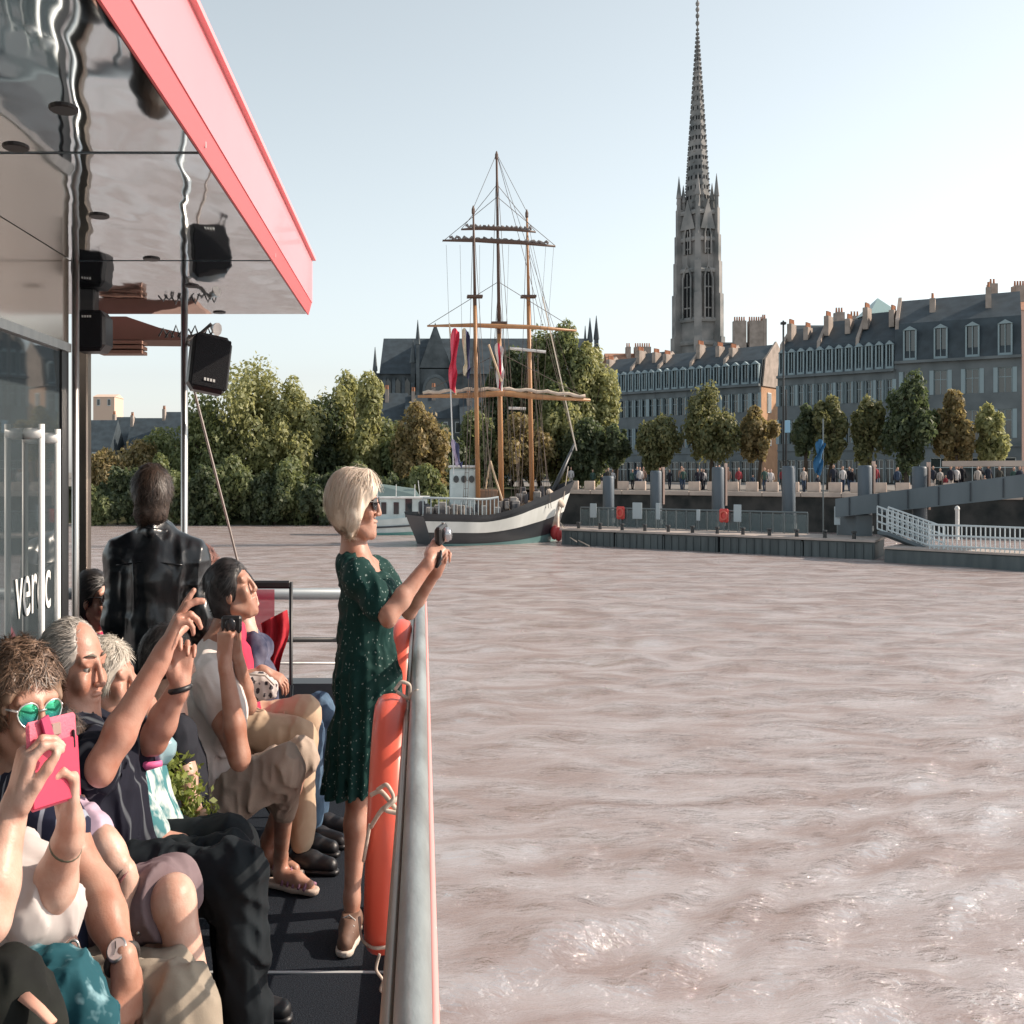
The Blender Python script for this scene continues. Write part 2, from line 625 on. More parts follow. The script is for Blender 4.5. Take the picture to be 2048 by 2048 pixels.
def house(label, P0, u, w, nw, z0=QZ, floors=(4.3, 4.6, 3.7), mans=3.1, ridge=5.4, depth=12.0, wall=None, roofm=None, dormers=True, winw=1.15,
          left_parapet=True, name='town_house', group=None, chim=((.2, 1.6),), archy=True, tag_u='a'):
    wall = wall or stone
    roofm = roofm or slate
    u, n, _ = frame_axes(u)
    P0 = V3(P0[0], P0[1], z0)
    T = thing(name, P0 + u * w / 2, label, 'house', group)
    ax = (u, n, UP)
    zc = z0 + sum(floors)
    bay = w / nw
    m = MB()
    # core, set back behind the openings
    m.box(P0 + u * w / 2 - n * (depth / 2 + 0.35) + UP * (zc - z0) / 2, (w - 0.01, depth - 0.7, zc - z0), ax)
    z = z0
    for fi, fh in enumerate(floors):
        wh = fh * (0.62 if fi else 0.68)
        sill = fh * (0.16 if fi else 0.02)
        # band under the window and lintel band above
        if sill > 0.15:
            m.box(P0 + u * w / 2 - n * 0.175 + UP * (z - z0 + sill / 2), (w - 0.006, 0.35, sill), ax)
        lt = fh - sill - wh
        m.box(P0 + u * w / 2 - n * 0.175 + UP * (z - z0 + sill + wh + lt / 2), (w - 0.006, 0.35, lt), ax)
        ww = winw * (1.5 if fi == 0 else 1.0)
        for k in range(nw + 1):
            a = max(0.003, (k - 0.5) * bay + ww / 2)
            b = min(w - 0.003, (k + 0.5) * bay - ww / 2)
            m.box(P0 + u * (a + b) / 2 - n * 0.177 + UP * (z - z0 + sill + wh / 2), (b - a, 0.346, wh), ax)
        for k in range(nw):
            c = P0 + u * (k + 0.5) * bay - n * 0.26 + UP * (z - z0 + sill)

            def mk():
                f = MB()
                for s in (-1, 1):
                    f.box(u * s * (ww / 2 - 0.05) + UP * wh / 2, (0.1, 0.1, wh), ax)
                f.box(UP * (wh - 0.05), (ww - 0.2, 0.1, 0.1), ax)
                f.box(UP * wh / 2, (0.08, 0.08, wh - 0.1), ax)
                f.box(UP * wh * .62, (ww - 0.2, 0.07, 0.07), ax)
                if fi:
                    for s in (-1, 1):
                        f.box(u * s * (ww / 2 + .27) + n * .29 + UP * wh / 2, (0.5, 0.05, wh), ax)
                return f.mesh('window', frame_m if fi == 0 else shutter)

            def mkp():
                return MB().box(UP * wh / 2 - n * 0.04, (ww - 0.2, 0.03, wh), ax).mesh('pane', glass_d)
            key = (tag_u, round(ww, 2), round(wh, 2), fi > 0)
            o = obj_from_mesh('window', shared(('w',) + key, mk), T, c)
            obj_from_mesh('pane', shared(('p',) + key, mkp), o, c)
        z += fh
    m.build('wall', wall, T)
    MB().box(P0 + u * w / 2 + n * 0.16 + UP * (zc - z0 + 0.14), (w, 0.9, 0.3), ax).build('cornice', wall, T)
    MB().box(P0 + u * w / 2 + n * 0.1 + UP * (floors[0] - 0.05), (w, 0.22, 0.2), ax).build('string_course', wall, T)
    # roof
    A = P0 + UP * (zc - z0 + 0.3)
    prof = [V3(0, 0, 0), -n * 1.1 + UP * mans, -n * depth * .5 + UP * ridge, -n * (depth - 1.1) + UP * mans, -n * depth]
    rf = MB().prism([A + q for q in prof], u * (w - 0.02)).build('roof', roofm, T)
    if left_parapet:
        p2 = [q + UP * 0.45 for q in prof]
        MB().prism([A - n * 0.4] + [A + q for q in p2[1:4]] + [A - n * (depth - .4)], u * 0.45 - n * .0).build('party_wall', plaster, T)
    for (fx, hh) in chim:
        cb = A + u * w * fx - n * depth * .32 + UP * (ridge * .7)
        ch = MB().box(cb + UP * (ridge * .3 + hh) / 2, (0.7, 2.2, ridge * .3 + hh), ax).build('chimney', plaster, rf)
        pots = MB()
        for k in range(4):
            pots.lathe(cb + n * (k - 1.5) * .5 + UP * (ridge * .3 + hh), [(.17, 0), (.14, .55), (.17, .6)], 7)
        pots.build('chimney_pots', pot_m, rf)
    if dormers:
        dw, dh = min(1.5, bay * .62), mans * .78
        for k in range(nw):
            c = A + u * (k + .5) * bay + UP * 0.05

            def mk():
                f = MB()
                for s in (-1, 1):
                    f.prism([u * (s * dw / 2 - .1) + n * 0.0, u * (s * dw / 2 - .1) - n * 1.2 + UP * 0, u * (s * dw / 2 - .1) - n * 1.2 + UP * dh, u * (s * dw / 2 - .1) + UP * dh], u * .2)
                f.prism([u * (-dw / 2 - .15) + n * .12 + UP * dh, u * (dw / 2 + .15) + n * .12 + UP * dh, u * 0 + n * .12 + UP * (dh + .45)], -n * 1.9)
                f.box(UP * dh * .5 - n * .12, (.1, .08, dh), ax)
                f.box(UP * .12 - n * .05, (dw - .2, .2, .24), ax)
                return f.mesh('dormer', shutter)

            def mkp():
                return MB().box(UP * (dh * .5 + .1) - n * 0.3, (dw - .2, .04, dh - .2), ax).mesh('pane', glass_d)
            key = (tag_u, round(dw, 2), round(dh, 2))
            o = obj_from_mesh('dormer', shared(('d',) + key, mk), T, c)
            obj_from_mesh('pane', shared(('dp',) + key, mkp), o, c)
    return T


# left terrace (five houses receding to the left), then the right terrace and the big corner block
LA, LB = XZ(1128, 180), XZ(1434, 158)
words = ['farthest left', 'second from the left', 'middle', 'second from the right']
uL = LB - LA
wL = np.linalg.norm(uL[:2])
fr = [0, .2, .38, .58, .78, 1.0]
for i in range(5):
    lab = f'shaded grey stone house with dormers, {words[i]} of the left terrace' if i < 4 else 'stone house whose sunlit orange end wall closes the left terrace'
    T = house(lab, LA + uL * fr[i], uL, wL * (fr[i + 1] - fr[i]), 4, floors=(4.0, 4.7, 4.0), mans=3.3, ridge=5.6 + .5 * (i % 2), tag_u='L',
              group='terraced houses on the quay', chim=((.12, .2), (.7, -.3)) if i % 2 else ((.08, -.2),), winw=1.05)
    if i == 4:
        u, n, _ = frame_axes(uL)
        e = LB + V3(0, 0, QZ)
        end_m = mat('warm_render', (0.48, 0.3, 0.19), 0.9, c2=(0.4, 0.24, 0.15), scale=1.0)
        MB().box(e + u * .05 - n * 6.0 + UP * 6.35, (.1, 11.4, 12.7), (u, n, UP)).build('end_wall', end_m, T)
        MB().prism([e + u * .02 - n * .4 + UP * 12.72, e + u * .02 - n * 11.6 + UP * 12.72, e + u * .02 - n * 10.4 + UP * 16.4, e + u * .02 - n * 6 + UP * 19.0, e + u * .02 - n * 1.6 + UP * 16.4], u * .3).build('gable', plaster, T)
        for zz, hh in ((5.0, 2.6), (9.4, 2.4), (13.6, 2.0)):
            o = MB().box(e + u * .16 - n * 3.4 + UP * (zz + hh / 2), (.12, 1.5, hh + .3), (u, n, UP)).build('window', frame_m, T)
            MB().box(e + u * .24 - n * 3.4 + UP * (zz + hh / 2), (.04, 1.2, hh), (u, n, UP)).build('pane', glass_d, o)
RA, RB, RC = XZ(1467, 146), XZ(1688, 135), XZ(1928, 127)
uR = RB - RA
wR = np.linalg.norm(uR[:2])
for i in range(3):
    house(['shaded grey stone house at the left end of the right terrace', 'shaded stone house in the middle of the right terrace, green roof lantern', 'shaded stone house of the right terrace next to the corner block'][i],
          RA + uR * (i / 3), uR, wR / 3, 4, floors=(4.0, 4.7, 4.0), mans=3.5, ridge=6.2 + .5 * i, tag_u='R', group='terraced houses on the quay',
          chim=((.15, .4), (.6 + .1 * i, -.2)), winw=.78)
uC = RC - RB
corner = house('big shaded corner block with wide dormers and hipped slate roof', RB, uC, np.linalg.norm(uC[:2]), 4, floors=(4.2, 5.0, 4.3), mans=4.3, ridge=7.6, depth=14, tag_u='C',
               chim=((.3, -.4), (.75, .3)), winw=1.7, name='corner_building')
# glazed lantern on the middle house
lp = D(1656, 612, 146)
ln = thing('roof_lantern', lp, 'small pyramid glazed lantern rising above the right terrace roofs', 'lantern')
MB().box(lp + V3(0, 0, -.3), (4.2, 4.2, 2.6)).build('base', slate, ln)
MB().add([lp + V3(-2.4, -2.4, 1.0), lp + V3(2.4, -2.4, 1.0), lp + V3(2.4, 2.4, 1.0), lp + V3(-2.4, 2.4, 1.0), lp + V3(0, 0, 3.2)], [(0, 1, 4), (1, 2, 4), (2, 3, 4), (3, 0, 4), (3, 2, 1, 0)]).build('glass_roof', mat('lantern_glass', (.3, .42, .42), .2), ln)


def back_house(label, x0, x1, ytop, Y, wallm, roofm, chims=(), roof_h=None, group=None, depth=10, ybase=900, cham=True):
    """a house whose upper storeys show above the nearer roofs"""
    a, b = D(x0, ytop, Y), D(x1, ytop, Y)
    w = b[0] - a[0]
    rh = roof_h or w * .3
    T = thing('back_house', V3((a[0] + b[0]) / 2, Y, QZ), label, 'house', group)
    MB().span((a[0], Y, QZ), (b[0], Y + depth, a[2] - rh)).build('wall', wallm, T)
    z = a[2] - rh
    rf = MB().prism([(a[0] - .2, Y - .2, z), (a[0] - .2, Y + depth / 2, a[2]), (a[0] - .2, Y + depth + .2, z)], (w + .4, 0, 0)).build('roof', roofm, T)
    n = max(2, int(w / 2.6))
    for k in range(n):
        c = V3(a[0] + w * (k + .5) / n, Y - .05, z - 1.5)
        o = MB().box(c, (1.2, .12, 1.9)).build('window', frame_m, T)
        MB().box(c + V3(0, -.08, 0), (.9, .04, 1.6)).build('pane', glass_d, o)
    for (cx, cy, cw) in chims:
        p = D(cx, cy, Y + depth * .4)
        wd = cw * (Y + depth * .4) / FX
        MB().span((p[0] - wd / 2, p[1] - .8, z), (p[0] + wd / 2, p[1] + .8, p[2])).build('chimney', plaster, rf)
        pots = MB()
        npots = max(2, int(wd / .5))
        for k in range(npots):
            pots.lathe(p + V3((k + .5) / npots * wd - wd / 2, 0, 0), [(.2, 0), (.15, .7), (.2, .75)], 7)
        pots.build('chimney_pots', pot_m, rf)
    return T


back_house('grey house with two broad chimney stacks right of the tall spire', 1362, 1446, 640, 205, stone, slate, ((1395, 606, 22), (1425, 606, 26), (1441, 602, 7)), 6, 'houses behind the terraces')
back_house('pinkish back house with rows of chimneys above the corner block', 1740, 1870, 585, 160, mat('pink_render', (.55, .4, .34), .9), roof_tile, ((1750, 580, 14), (1778, 584, 20), (1806, 576, 16), (1838, 570, 14), (1862, 574, 16)), 2.5, 'houses behind the terraces')
back_house('tall pink stone house with turret chimney at the right edge', 1868, 1990, 552, 172, mat('pink_render', (.55, .4, .34), .9), roof_tile, ((1872, 536, 12), (1925, 540, 26)), 2.5, 'houses behind the terraces')
back_house('back house between the left terrace and the ship masts', 1150, 1222, 662, 225, stone, roof_tile, ((1185, 655, 8), (1212, 655, 30)), 3, 'houses behind the terraces')
back_house('low roofed back house behind the start of the right terrace', 1520, 1625, 606, 178, stone, slate, ((1583, 590, 15), (1612, 597, 17)), 4, 'houses behind the terraces')
# town at the far left, seen between the cabin posts
cream = mat('cream_render', (.62, .5, .38), .9, c2=(.5, .42, .34), scale=.8)
back_house('pale sunlit block rising highest behind the cabin post', 176, 216, 742, 330, mat('sunny_render', (.6, .46, .37), .9), mat('sunny_render', (.6, .46, .37), .9), (), 1.0, 'far town houses at left')
for (x0, x1, yt, yy, mm, lab) in ((150, 206, 790, 250, stone, 'grey slate roofed far house next to the cabin post'), (204, 240, 784, 262, cream, 'far house with pale gable beside the grey slate one'),
                                  (238, 300, 786, 255, stone, 'far house with wide blue slate roof behind the standing man'), (298, 352, 774, 250, cream, 'far house with sunlit orange wall beside the awning post'),
                                  (350, 420, 780, 258, stone, 'far grey house half hidden behind the awning post')):
    back_house(lab, x0, x1, yt, yy, mm, slate, ((x0 + 12, yt - 2, 5),), 6.5, 'far town houses at left', depth=14)

# ------------------------------------------------------------------ Gothic spire tower
TY = 282.0
TC = XZ(1316, TY)
tw = thing('bell_tower', V3(TC[0], TY, QZ), 'tall slender Gothic stone bell tower with needle spire', 'tower')
tstone = mat('tower_stone', (0.33, 0.32, 0.31), 0.95, c2=(0.16, 0.17, 0.172), scale=0.22, detail=9, bump=0.6, bscale=.9)
tdark = mat('tower_opening', (0.02, 0.022, 0.024), 0.9)


def zt(y):
    return CAMZ - (y - CY) * TY / FZ


def hexring(r, z, n=6, off=R(14)):
    return [V3(TC[0] + r * math.cos(off + 2 * PI * k / n), TY + r * math.sin(off + 2 * PI * k / n), z) for k in range(n)]


def loft(rings):
    m = MB()
    n = len(rings[0])
    vs = [p for r in rings for p in r]
    fs = [(i * n + k, i * n + (k + 1) % n, (i + 1) * n + (k + 1) % n, (i + 1) * n + k) for i in range(len(rings) - 1) for k in range(n)]
    fs += [tuple(range(n))[::-1], tuple((len(rings) - 1) * n + k for k in range(n))]
    return m.add(vs, fs)


r0 = 6.6
loft([hexring(r0, QZ), hexring(r0 * .99, zt(655)), hexring(r0 * .95, zt(520)), hexring(r0 * .9, zt(440)), hexring(r0 * .86, zt(412))]).build('shaft', tstone, tw)
for yy, rr in ((655, 6.85), (612, 6.75), (520, 6.6), (462, 6.3), (412, 6.1)):
    loft([hexring(rr + .35, zt(yy)), hexring(rr + .5, zt(yy) + .5), hexring(rr + .2, zt(yy) + 1.0)]).build('string_course', tstone, tw)
for k in range(6):   # stepped corner buttresses with pinnacles
    an = R(14) + 2 * PI * k / 6
    d = V3(math.cos(an), math.sin(an), 0)
    s = V3(-d[1], d[0], 0)
    ax = (d, s, UP)
    b = MB()
    zprev = QZ
    for (yy, out, wd) in ((640, 2.6, 2.3), (560, 2.2, 2.1), (500, 1.8, 1.9), (450, 1.5, 1.6), (400, 1.15, 1.35)):
        z1 = zt(yy)
        c = V3(TC[0], TY, 0) + d * (r0 * .93 + out / 2 - .9)
        b.box(c + V3(0, 0, (zprev + z1) / 2), (out + 1.0, wd, z1 - zprev), ax)
        c2 = V3(TC[0], TY, 0) + d * (r0 * .93 + out / 2 - .3)
        b.lathe(c2 + V3(0, 0, z1 - .3), [(wd * .45, 0), (.1, 3.2)], 4, UP)
        zprev = z1
    b.build('buttress', tstone, tw)
    for (oo, yt) in ((0.25, 336), (-1.2, 352)):
        c = V3(TC[0], TY, 0) + d * (r0 * .9 + oo)
        zb = zt(415)
        pn = MB().lathe(c + V3(0, 0, zb), [(.7, 0), (.62, (zt(yt) - zb) * .45), (.85, (zt(yt) - zb) * .47), (.05, zt(yt) - zb)], 6)
        for q in range(5):
            hq = (zt(yt) - zb) * (.5 + .1 * q)
            pn.lathe(c + V3(0, 0, zb + hq), [(.75 - .14 * q, 0), (.2, .25)], 4)
        pn.build('pinnacle', tstone, tw)
    # lancet openings in the middle of each face
    am = an + PI / 6
    d = V3(math.cos(am), math.sin(am), 0)
    s = V3(-d[1], d[0], 0)
    for (y0, y1, w2, rr) in ((606, 512, 1.1, .985), (486, 432, .75, .93)):
        zb, ze = zt(y0), zt(y1)
        ap = r0 * math.cos(PI / 6) * rr
        c = V3(TC[0], TY, 0) + d * (ap + .05)
        poly = [c - s * w2 + UP * zb, c + s * w2 + UP * zb, c + s * w2 + UP * (ze - 2.2), c + s * w2 * .6 + UP * (ze - .8), c + UP * ze, c - s * w2 * .6 + UP * (ze - .8), c - s * w2 + UP * (ze - 2.2)]
        o = MB().prism(poly, d * .12).build('lancet_opening', tdark, tw)
        fr_ = MB()
        for sg in (-1, 1):
            fr_.box(c + s * sg * (w2 + .22) + UP * (zb + ze - 2.2) / 2 + d * .25, (.44, .9, ze - 2.2 - zb), (s, d, UP))
            fr_.tube([c + s * sg * (w2 + .2) + d * .3 + UP * (ze - 2.3), c + s * sg * (w2 * .65 + .15) + d * .3 + UP * (ze - .8), c + d * .3 + UP * (ze + .5), c + d * .3 + UP * (ze + 3.2)], [.28, .28, .26, .08], 5)
        fr_.box(c + d * .3 + UP * (zb + ze - 1.4) / 2, (.22, .3, ze - 1.4 - zb), (s, d, UP))
        for q in range(2):
            fr_.box(c + d * .22 + UP * (zb + (ze - zb - 2) * (q + .5) / 2), (w2 * 2, .2, .3), (s, d, UP))
        fr_.build('tracery', tstone, o)
    # gable over each face
    gp = V3(TC[0], TY, 0) + d * (r0 * .80)
    MB().prism([gp - s * 2.4 + UP * zt(440), gp + s * 2.4 + UP * zt(440), gp + UP * zt(385)], d * .6).build('gable', tstone, tw)
# the spire: octagonal needle with crocketed ribs and bands of small openings
sp0, sp1 = zt(425), zt(46)
rs0 = 4.3


def srad(z):
    t = (z - sp0) / (sp1 - sp0)
    return max(.12, rs0 * (1 - t) ** 0.96)


spz = np.linspace(sp0, sp1, 18)
spire = loft([hexring(srad(z), z, 8, R(8)) for z in spz]).build('spire', tstone, tw)
cr = MB()
for k in range(8):
    an = R(8) + 2 * PI * k / 8
    z = sp0 + 2
    while z < sp1 - 1:
        rr = srad(z)
        cr.box((TC[0] + (rr + .1) * math.cos(an), TY + (rr + .1) * math.sin(an), z), (.36, .36, .42))
        z += .95 + .5 * (1 - (z - sp0) / (sp1 - sp0))
tag(cr.build('crockets', tstone, spire), kind='stuff')
op = MB()
z = sp0 + 6
while z < sp1 - 8:
    rr = srad(z)
    for k in range(8):
        am = R(8) + 2 * PI * (k + .5) / 8
        ap = rr * math.cos(PI / 8) + .02
        d = V3(math.cos(am), math.sin(am), 0)
        s = V3(-d[1], d[0], 0)
        wq = min(.5, rr * .17)
        for sg in ((-1, 1) if rr > 2 else (0,)):
            op.box(V3(TC[0], TY, z) + d * ap + s * sg * rr * .16, (wq, .12, .9), (s, d, UP))
    z += 2.35
tag(op.build('small_openings', tdark, spire), kind='stuff')
fin = MB().tube([(TC[0], TY, sp1 - .5), (TC[0], TY, zt(-8))], .22, 6)
for yy in (44, 30, 18, 7):
    fin.ball((TC[0], TY, zt(yy)), .62, 8)
fin.build('finial', tstone, tw)

# ------------------------------------------------------------------ Gothic church at left of the masts
CYD = 232.0
ch = thing('gothic_church', XZ(790, CYD, QZ), 'Gothic church with steep blue slate roof behind the ship masts', 'church')


def zc_(y, Y=CYD):
    return CAMZ - (y - CY) * Y / FZ


def xc_(x, Y=CYD):
    return (x - CX) * Y / FX


MB().span((xc_(708), CYD, QZ), (xc_(1130), CYD + 16, zc_(704))).build('nave_wall', stone_d, ch)
MB().prism([(xc_(716), CYD - .6, zc_(706)), (xc_(722), CYD + 8, zc_(630)), (xc_(722), CYD + 8.1, zc_(630)), (xc_(716), CYD + 16.6, zc_(706))], (xc_(1120) - xc_(716), 0, 0)).build('roof', slate, ch)
# transept gable
gx0, gx1 = xc_(790), xc_(850)
tr = MB()
tr.span((gx0, CYD - 7, QZ), (gx1, CYD, zc_(700)))
tr.prism([(gx0, CYD - 7, zc_(702)), (gx1, CYD - 7, zc_(702)), ((gx0 + gx1) / 2, CYD - 7, zc_(617))], (0, 1.0, 0))
tr.build('transept', stone_d, ch)
MB().prism([(gx0 - .3, CYD - 6.0, zc_(702)), (gx1 + .3, CYD - 6.0, zc_(702)), ((gx0 + gx1) / 2, CYD - 6.0, zc_(620))], (0, 14, 0)).build('transept_roof', slate, ch)
rose = MB().lathe(((gx0 + gx1) / 2, CYD - 7.0, zc_(742)), [(3.1, 0), (3.1, .25), (2.5, .3), (2.5, .1)], 20, (0, -1, 0)).build('rose_window', stone, ch)
MB().lathe(((gx0 + gx1) / 2, CYD - 7.05, zc_(742)), [(2.45, 0), (2.45, .1)], 20, (0, -1, 0)).build('glazing', glass_d, rose)
for bx, ytp, bw in ((708, 655, 6), (779, 640, 8), (788, 612, 6), (851, 640, 6), (1112, 600, 7), (1124, 596, 7), (1103, 615, 5)):
    x = xc_(bx)
    w = bw * CYD / FX
    yb = CYD - 7.4 if bx in (788, 851) else CYD - .8
    b = MB().box((x, yb, (QZ + zc_(ytp + 45)) / 2), (w, w, zc_(ytp + 45) - QZ))
    b.lathe((x, yb, zc_(ytp + 45) - .05), [(w * .8, 0), (w * .75, .4), (.06, zc_(ytp) - zc_(ytp + 45))], 6)
    b.build('pinnacle', stone_d, ch)
for k in range(4):
    x = xc_(722 + k * 18)
    b = MB().prism([(x, CYD - .05, zc_(712)), (x, CYD - 4.6, zc_(752)), (x, CYD - 4.6, zc_(762)), (x, CYD - .05, zc_(726))], (.8, 0, 0))
    b.box((x + .4, CYD - 5, (QZ + zc_(745)) / 2), (1.1, 1.1, zc_(745) - QZ))
    b.build('flying_buttress', stone_d, ch)
    if k < 3:
        w0 = xc_(727 + k * 18)
        o = MB().prism([(w0, CYD - .02, zc_(760)), (w0 + 1.4, CYD - .02, zc_(760)), (w0 + 1.4, CYD - .02, zc_(722)), (w0 + .7, CYD - .02, zc_(714)), (w0, CYD - .02, zc_(722))], (0, -.12, 0)).build('lancet_window', glass_d, ch)
for k, (x0, x1, yt, yy, lab) in enumerate(((716, 768, 738, 200, 'low slate roofed house below the church roof, left one'), (766, 806, 742, 197, 'low slate roofed house below the church roof, middle one'), (804, 876, 734, 203, 'low slate roofed house below the church gable, right one'), (870, 960, 744, 199, 'low slate roofed house behind the ship masts'))):
    back_house(lab, x0, x1, yt, yy, stone, slate, ((x0 + 14, yt - 3, 7),), 5, 'low houses below the church')
# ================================================================== trees
def leaf_mat(name, c, c2, tr):
    if name in MATS:
        return MATS[name]
    m = mat(name, c, 0.6, transl=tr)
    nt = m.node_tree
    g = nt.nodes.new('ShaderNodeNewGeometry')
    out = ramp2(nt, g.outputs['Random Per Island'], c, c2, 0.1, 0.95)
    nt.links.new(out, nt.nodes['Principled BSDF'].inputs['Base Color'])
    return m


LEAF = {
    'green': leaf_mat('leaves_green', (0.090, 0.122, 0.054), (0.259, 0.285, 0.133), (0.259, 0.295, 0.107)),
    'yellow': leaf_mat('leaves_yellow_green', (0.146, 0.166, 0.071), (0.437, 0.434, 0.214), (0.454, 0.451, 0.178)),
    'dark': leaf_mat('leaves_dark', (0.049, 0.073, 0.043), (0.155, 0.182, 0.093), (0.130, 0.173, 0.071)),
    'orange': leaf_mat('leaves_autumn', (0.139, 0.129, 0.063), (0.405, 0.303, 0.152), (0.389, 0.313, 0.125)),
    'plane': leaf_mat('leaves_plane', (0.081, 0.104, 0.050), (0.275, 0.261, 0.125), (0.275, 0.277, 0.107)),
}
bark = mat('bark', (0.09, 0.07, 0.055), 0.9, c2=(0.05, 0.04, 0.03), scale=3, stretch=(1, 1, .2))


def leaves(blobs, n, size, rg):
    """blobs: list of (centre, radii) ; leaf quads on and inside the blob shells"""
    cs = np.array([b[0] for b in blobs])
    rs = np.array([b[1] for b in blobs])
    w = (rs[:, 0] * rs[:, 2])
    idx = rg.choice(len(blobs), n, p=w / w.sum())
    d = rg.normal(size=(n, 3))
    d /= np.linalg.norm(d, axis=1)[:, None]
    rad = 1 - 0.55 * rg.random(n) ** 2.2
    rad[rg.random(n) < .16] *= 1.0 + .32 * rg.random()
    p = cs[idx] + d * rs[idx] * rad[:, None]
    nn = d + rg.normal(size=(n, 3)) * 0.8 + np.array([0, 0, .35])
    nn /= np.linalg.norm(nn, axis=1)[:, None]
    a = np.cross(nn, rg.normal(size=(n, 3)))
    a /= np.linalg.norm(a, axis=1)[:, None]
    b = np.cross(nn, a)
    s = size * (0.55 + 0.9 * rg.random(n))[:, None]
    v = np.stack([p - a * s, p - b * s * .55 + nn * s * .15, p + a * s, p + b * s * .55 + nn * s * .15], 1).reshape(-1, 3)
    f = np.arange(4 * n).reshape(n, 4)
    return v, f


def crown_blobs(c, r, nb, rg, spike=0.0):
    """c centre, r radii of the whole crown"""
    out = [(V3(c), V3(r) * .62)]
    for i in range(nb):
        d = rg.normal(size=3)
        d /= np.linalg.norm(d)
        k = 0.62 + .3 * rg.random()
        taper = 1.0 - spike * max(0, d[2])
        p = V3(c) + d * V3(r) * k * V3(taper, taper, 1)
        q = (0.20 + 0.22 * rg.random()) * min(r[0], r[2])
        out.append((p, V3(q, q, q * (1.0 + .5 * spike + .3 * rg.random()))))
    return out


def tree(name, label, base, top, rw, z0, leafkey, nleaf, lsize, seed, trunk_r=.18, nb=24, spike=.0, group=None, cat='tree', nlimb=5, ry=None):
    """base: foot of trunk; top: z of crown top; z0: z of crown bottom; rw: crown half width"""
    rg = np.random.default_rng(seed)
    base = V3(base)
    T = thing(name, base, label, cat, group)
    cc = V3(base[0], base[1], (top + z0) / 2)
    rr = V3(rw, ry or rw, (top - z0) / 2)
    m = MB()
    lean = rg.normal(size=2) * .12 * rw
    zt_ = z0 + (top - z0) * .55
    m.tube([base - V3(0, 0, .3), base + V3(lean[0] * .3, lean[1] * .3, (z0 - base[2]) * .5), V3(base[0] + lean[0], base[1] + lean[1], z0 + .2), V3(cc[0], cc[1], zt_)], [trunk_r * 1.25, trunk_r, trunk_r * .85, trunk_r * .3], 7)
    for i in range(nlimb):
        an = i * 2.4 + rg.random()
        zs = z0 + (top - z0) * (.02 + .08 * i)
        p0 = V3(base[0] + lean[0], base[1] + lean[1], zs)
        p2 = cc + V3(math.cos(an) * rw * .7, math.sin(an) * rw * .7, (rg.random() - .1) * rr[2] * .7)
        m.tube([p0, (p0 + p2) / 2 + V3(0, 0, .1 * rw), p2], [trunk_r * .5, trunk_r * .33, trunk_r * .12], 5)
    m.build('trunk', bark, T)
    v, f = leaves(crown_blobs(cc, rr, nb, rg, spike), nleaf, lsize, rg)
    me = raw_mesh('crown', v - base, f, LEAF[leafkey])
    obj_from_mesh('crown', me, T, base)
    return T


def tz(y, Y):
    return CAMZ - (y - CY) * Y / FZ


# left bank, one by one (x of trunk, top y, half width in px, distance, kind, label)
bank = [
    (205, 858, 34, 97, 'orange', 'small autumn orange tree on the bank beside the cabin post'),
    (262, 842, 38, 98, 'orange', 'rusty low tree on the bank behind the standing man'),
    (322, 806, 42, 99, 'green', 'green bank tree left of the awning post'),
    (392, 752, 48, 99, 'green', 'green bank tree right of the awning post under the speaker'),
    (472, 692, 66, 98, 'yellow', 'broad yellow-green tree, tallest at the left of the bank'),
    (546, 712, 46, 100, 'yellow', 'olive tree just right of the tallest left bank tree'),
    (604, 752, 40, 101, 'dark', 'dark tree in the dip of the bank treeline'),
    (656, 684, 42, 101, 'yellow', 'tall pointed poplar-like tree above the blonde woman'),
    (698, 706, 32, 99, 'yellow', 'pointed yellow-green tree touching the church at left'),
    (744, 778, 38, 97, 'green', 'green bank tree in front of the low church houses'),
    (792, 764, 34, 96, 'orange', 'brownish weeping tree left of the ship'),
    (842, 800, 34, 97, 'dark', 'dark tree behind the stern of the ship'),
    (900, 786, 40, 98, 'green', 'green tree between the left and middle masts'),
    (962, 640, 40, 106, 'dark', 'dark tall tree behind the middle mast'),
    (1020, 628, 42, 105, 'green', 'tall tree behind the right mast'),
    (1068, 590, 40, 106, 'green', 'tallest pointed tree right of the masts'),
    (1112, 640, 36, 104, 'yellow', 'tall tree at the left end of the stone terrace'),
    (1052, 770, 44, 100, 'yellow', 'yellow-green tree low behind the bowsprit'),
    (985, 790, 40, 100, 'orange', 'brownish tree between the middle and right masts'),
    (1108, 800, 36, 98, 'dark', 'dark round tree at the start of the promenade'),
]
for i, (x, yt, hw, Y, key, lab) in enumerate(bank):
    Y += (i * 7 % 5) * .9
    b = XZ(x, Y, QZ)
    if Y < 97:
        b[2] = -.4
    tall = yt < 720
    tree('bank_tree', lab, b, tz(yt, Y), hw * 1.4 * Y / FX, tz(970 if x < 960 else 905, Y), key, 12500 if tall else 8500, .235 if tall else .22, 100 + i, .28, 30, .45 if tall else .2, 'trees on the far bank')
for i, x in enumerate(range(180, 850, 42)):
    Y = 90.2 + (i * 37 % 5) * .3
    yt = 905 - (i * 53 % 40)
    tree('bank_bush', f'low dark bush overhanging the water, {["first","second","third","fourth","fifth","sixth","seventh","eighth","ninth","tenth","eleventh","twelfth","thirteenth","fourteenth","fifteenth","sixteenth"][i]} from the left', XZ(x, Y, -2.2), tz(yt, Y), (36 + i * 29 % 11) * Y / FX, WATER + .1, 'dark' if i % 3 else 'green', 4200, .2, 300 + i, .1, 16, 0, 'bushes along the far bank', 'bush', 3, ry=1.5)

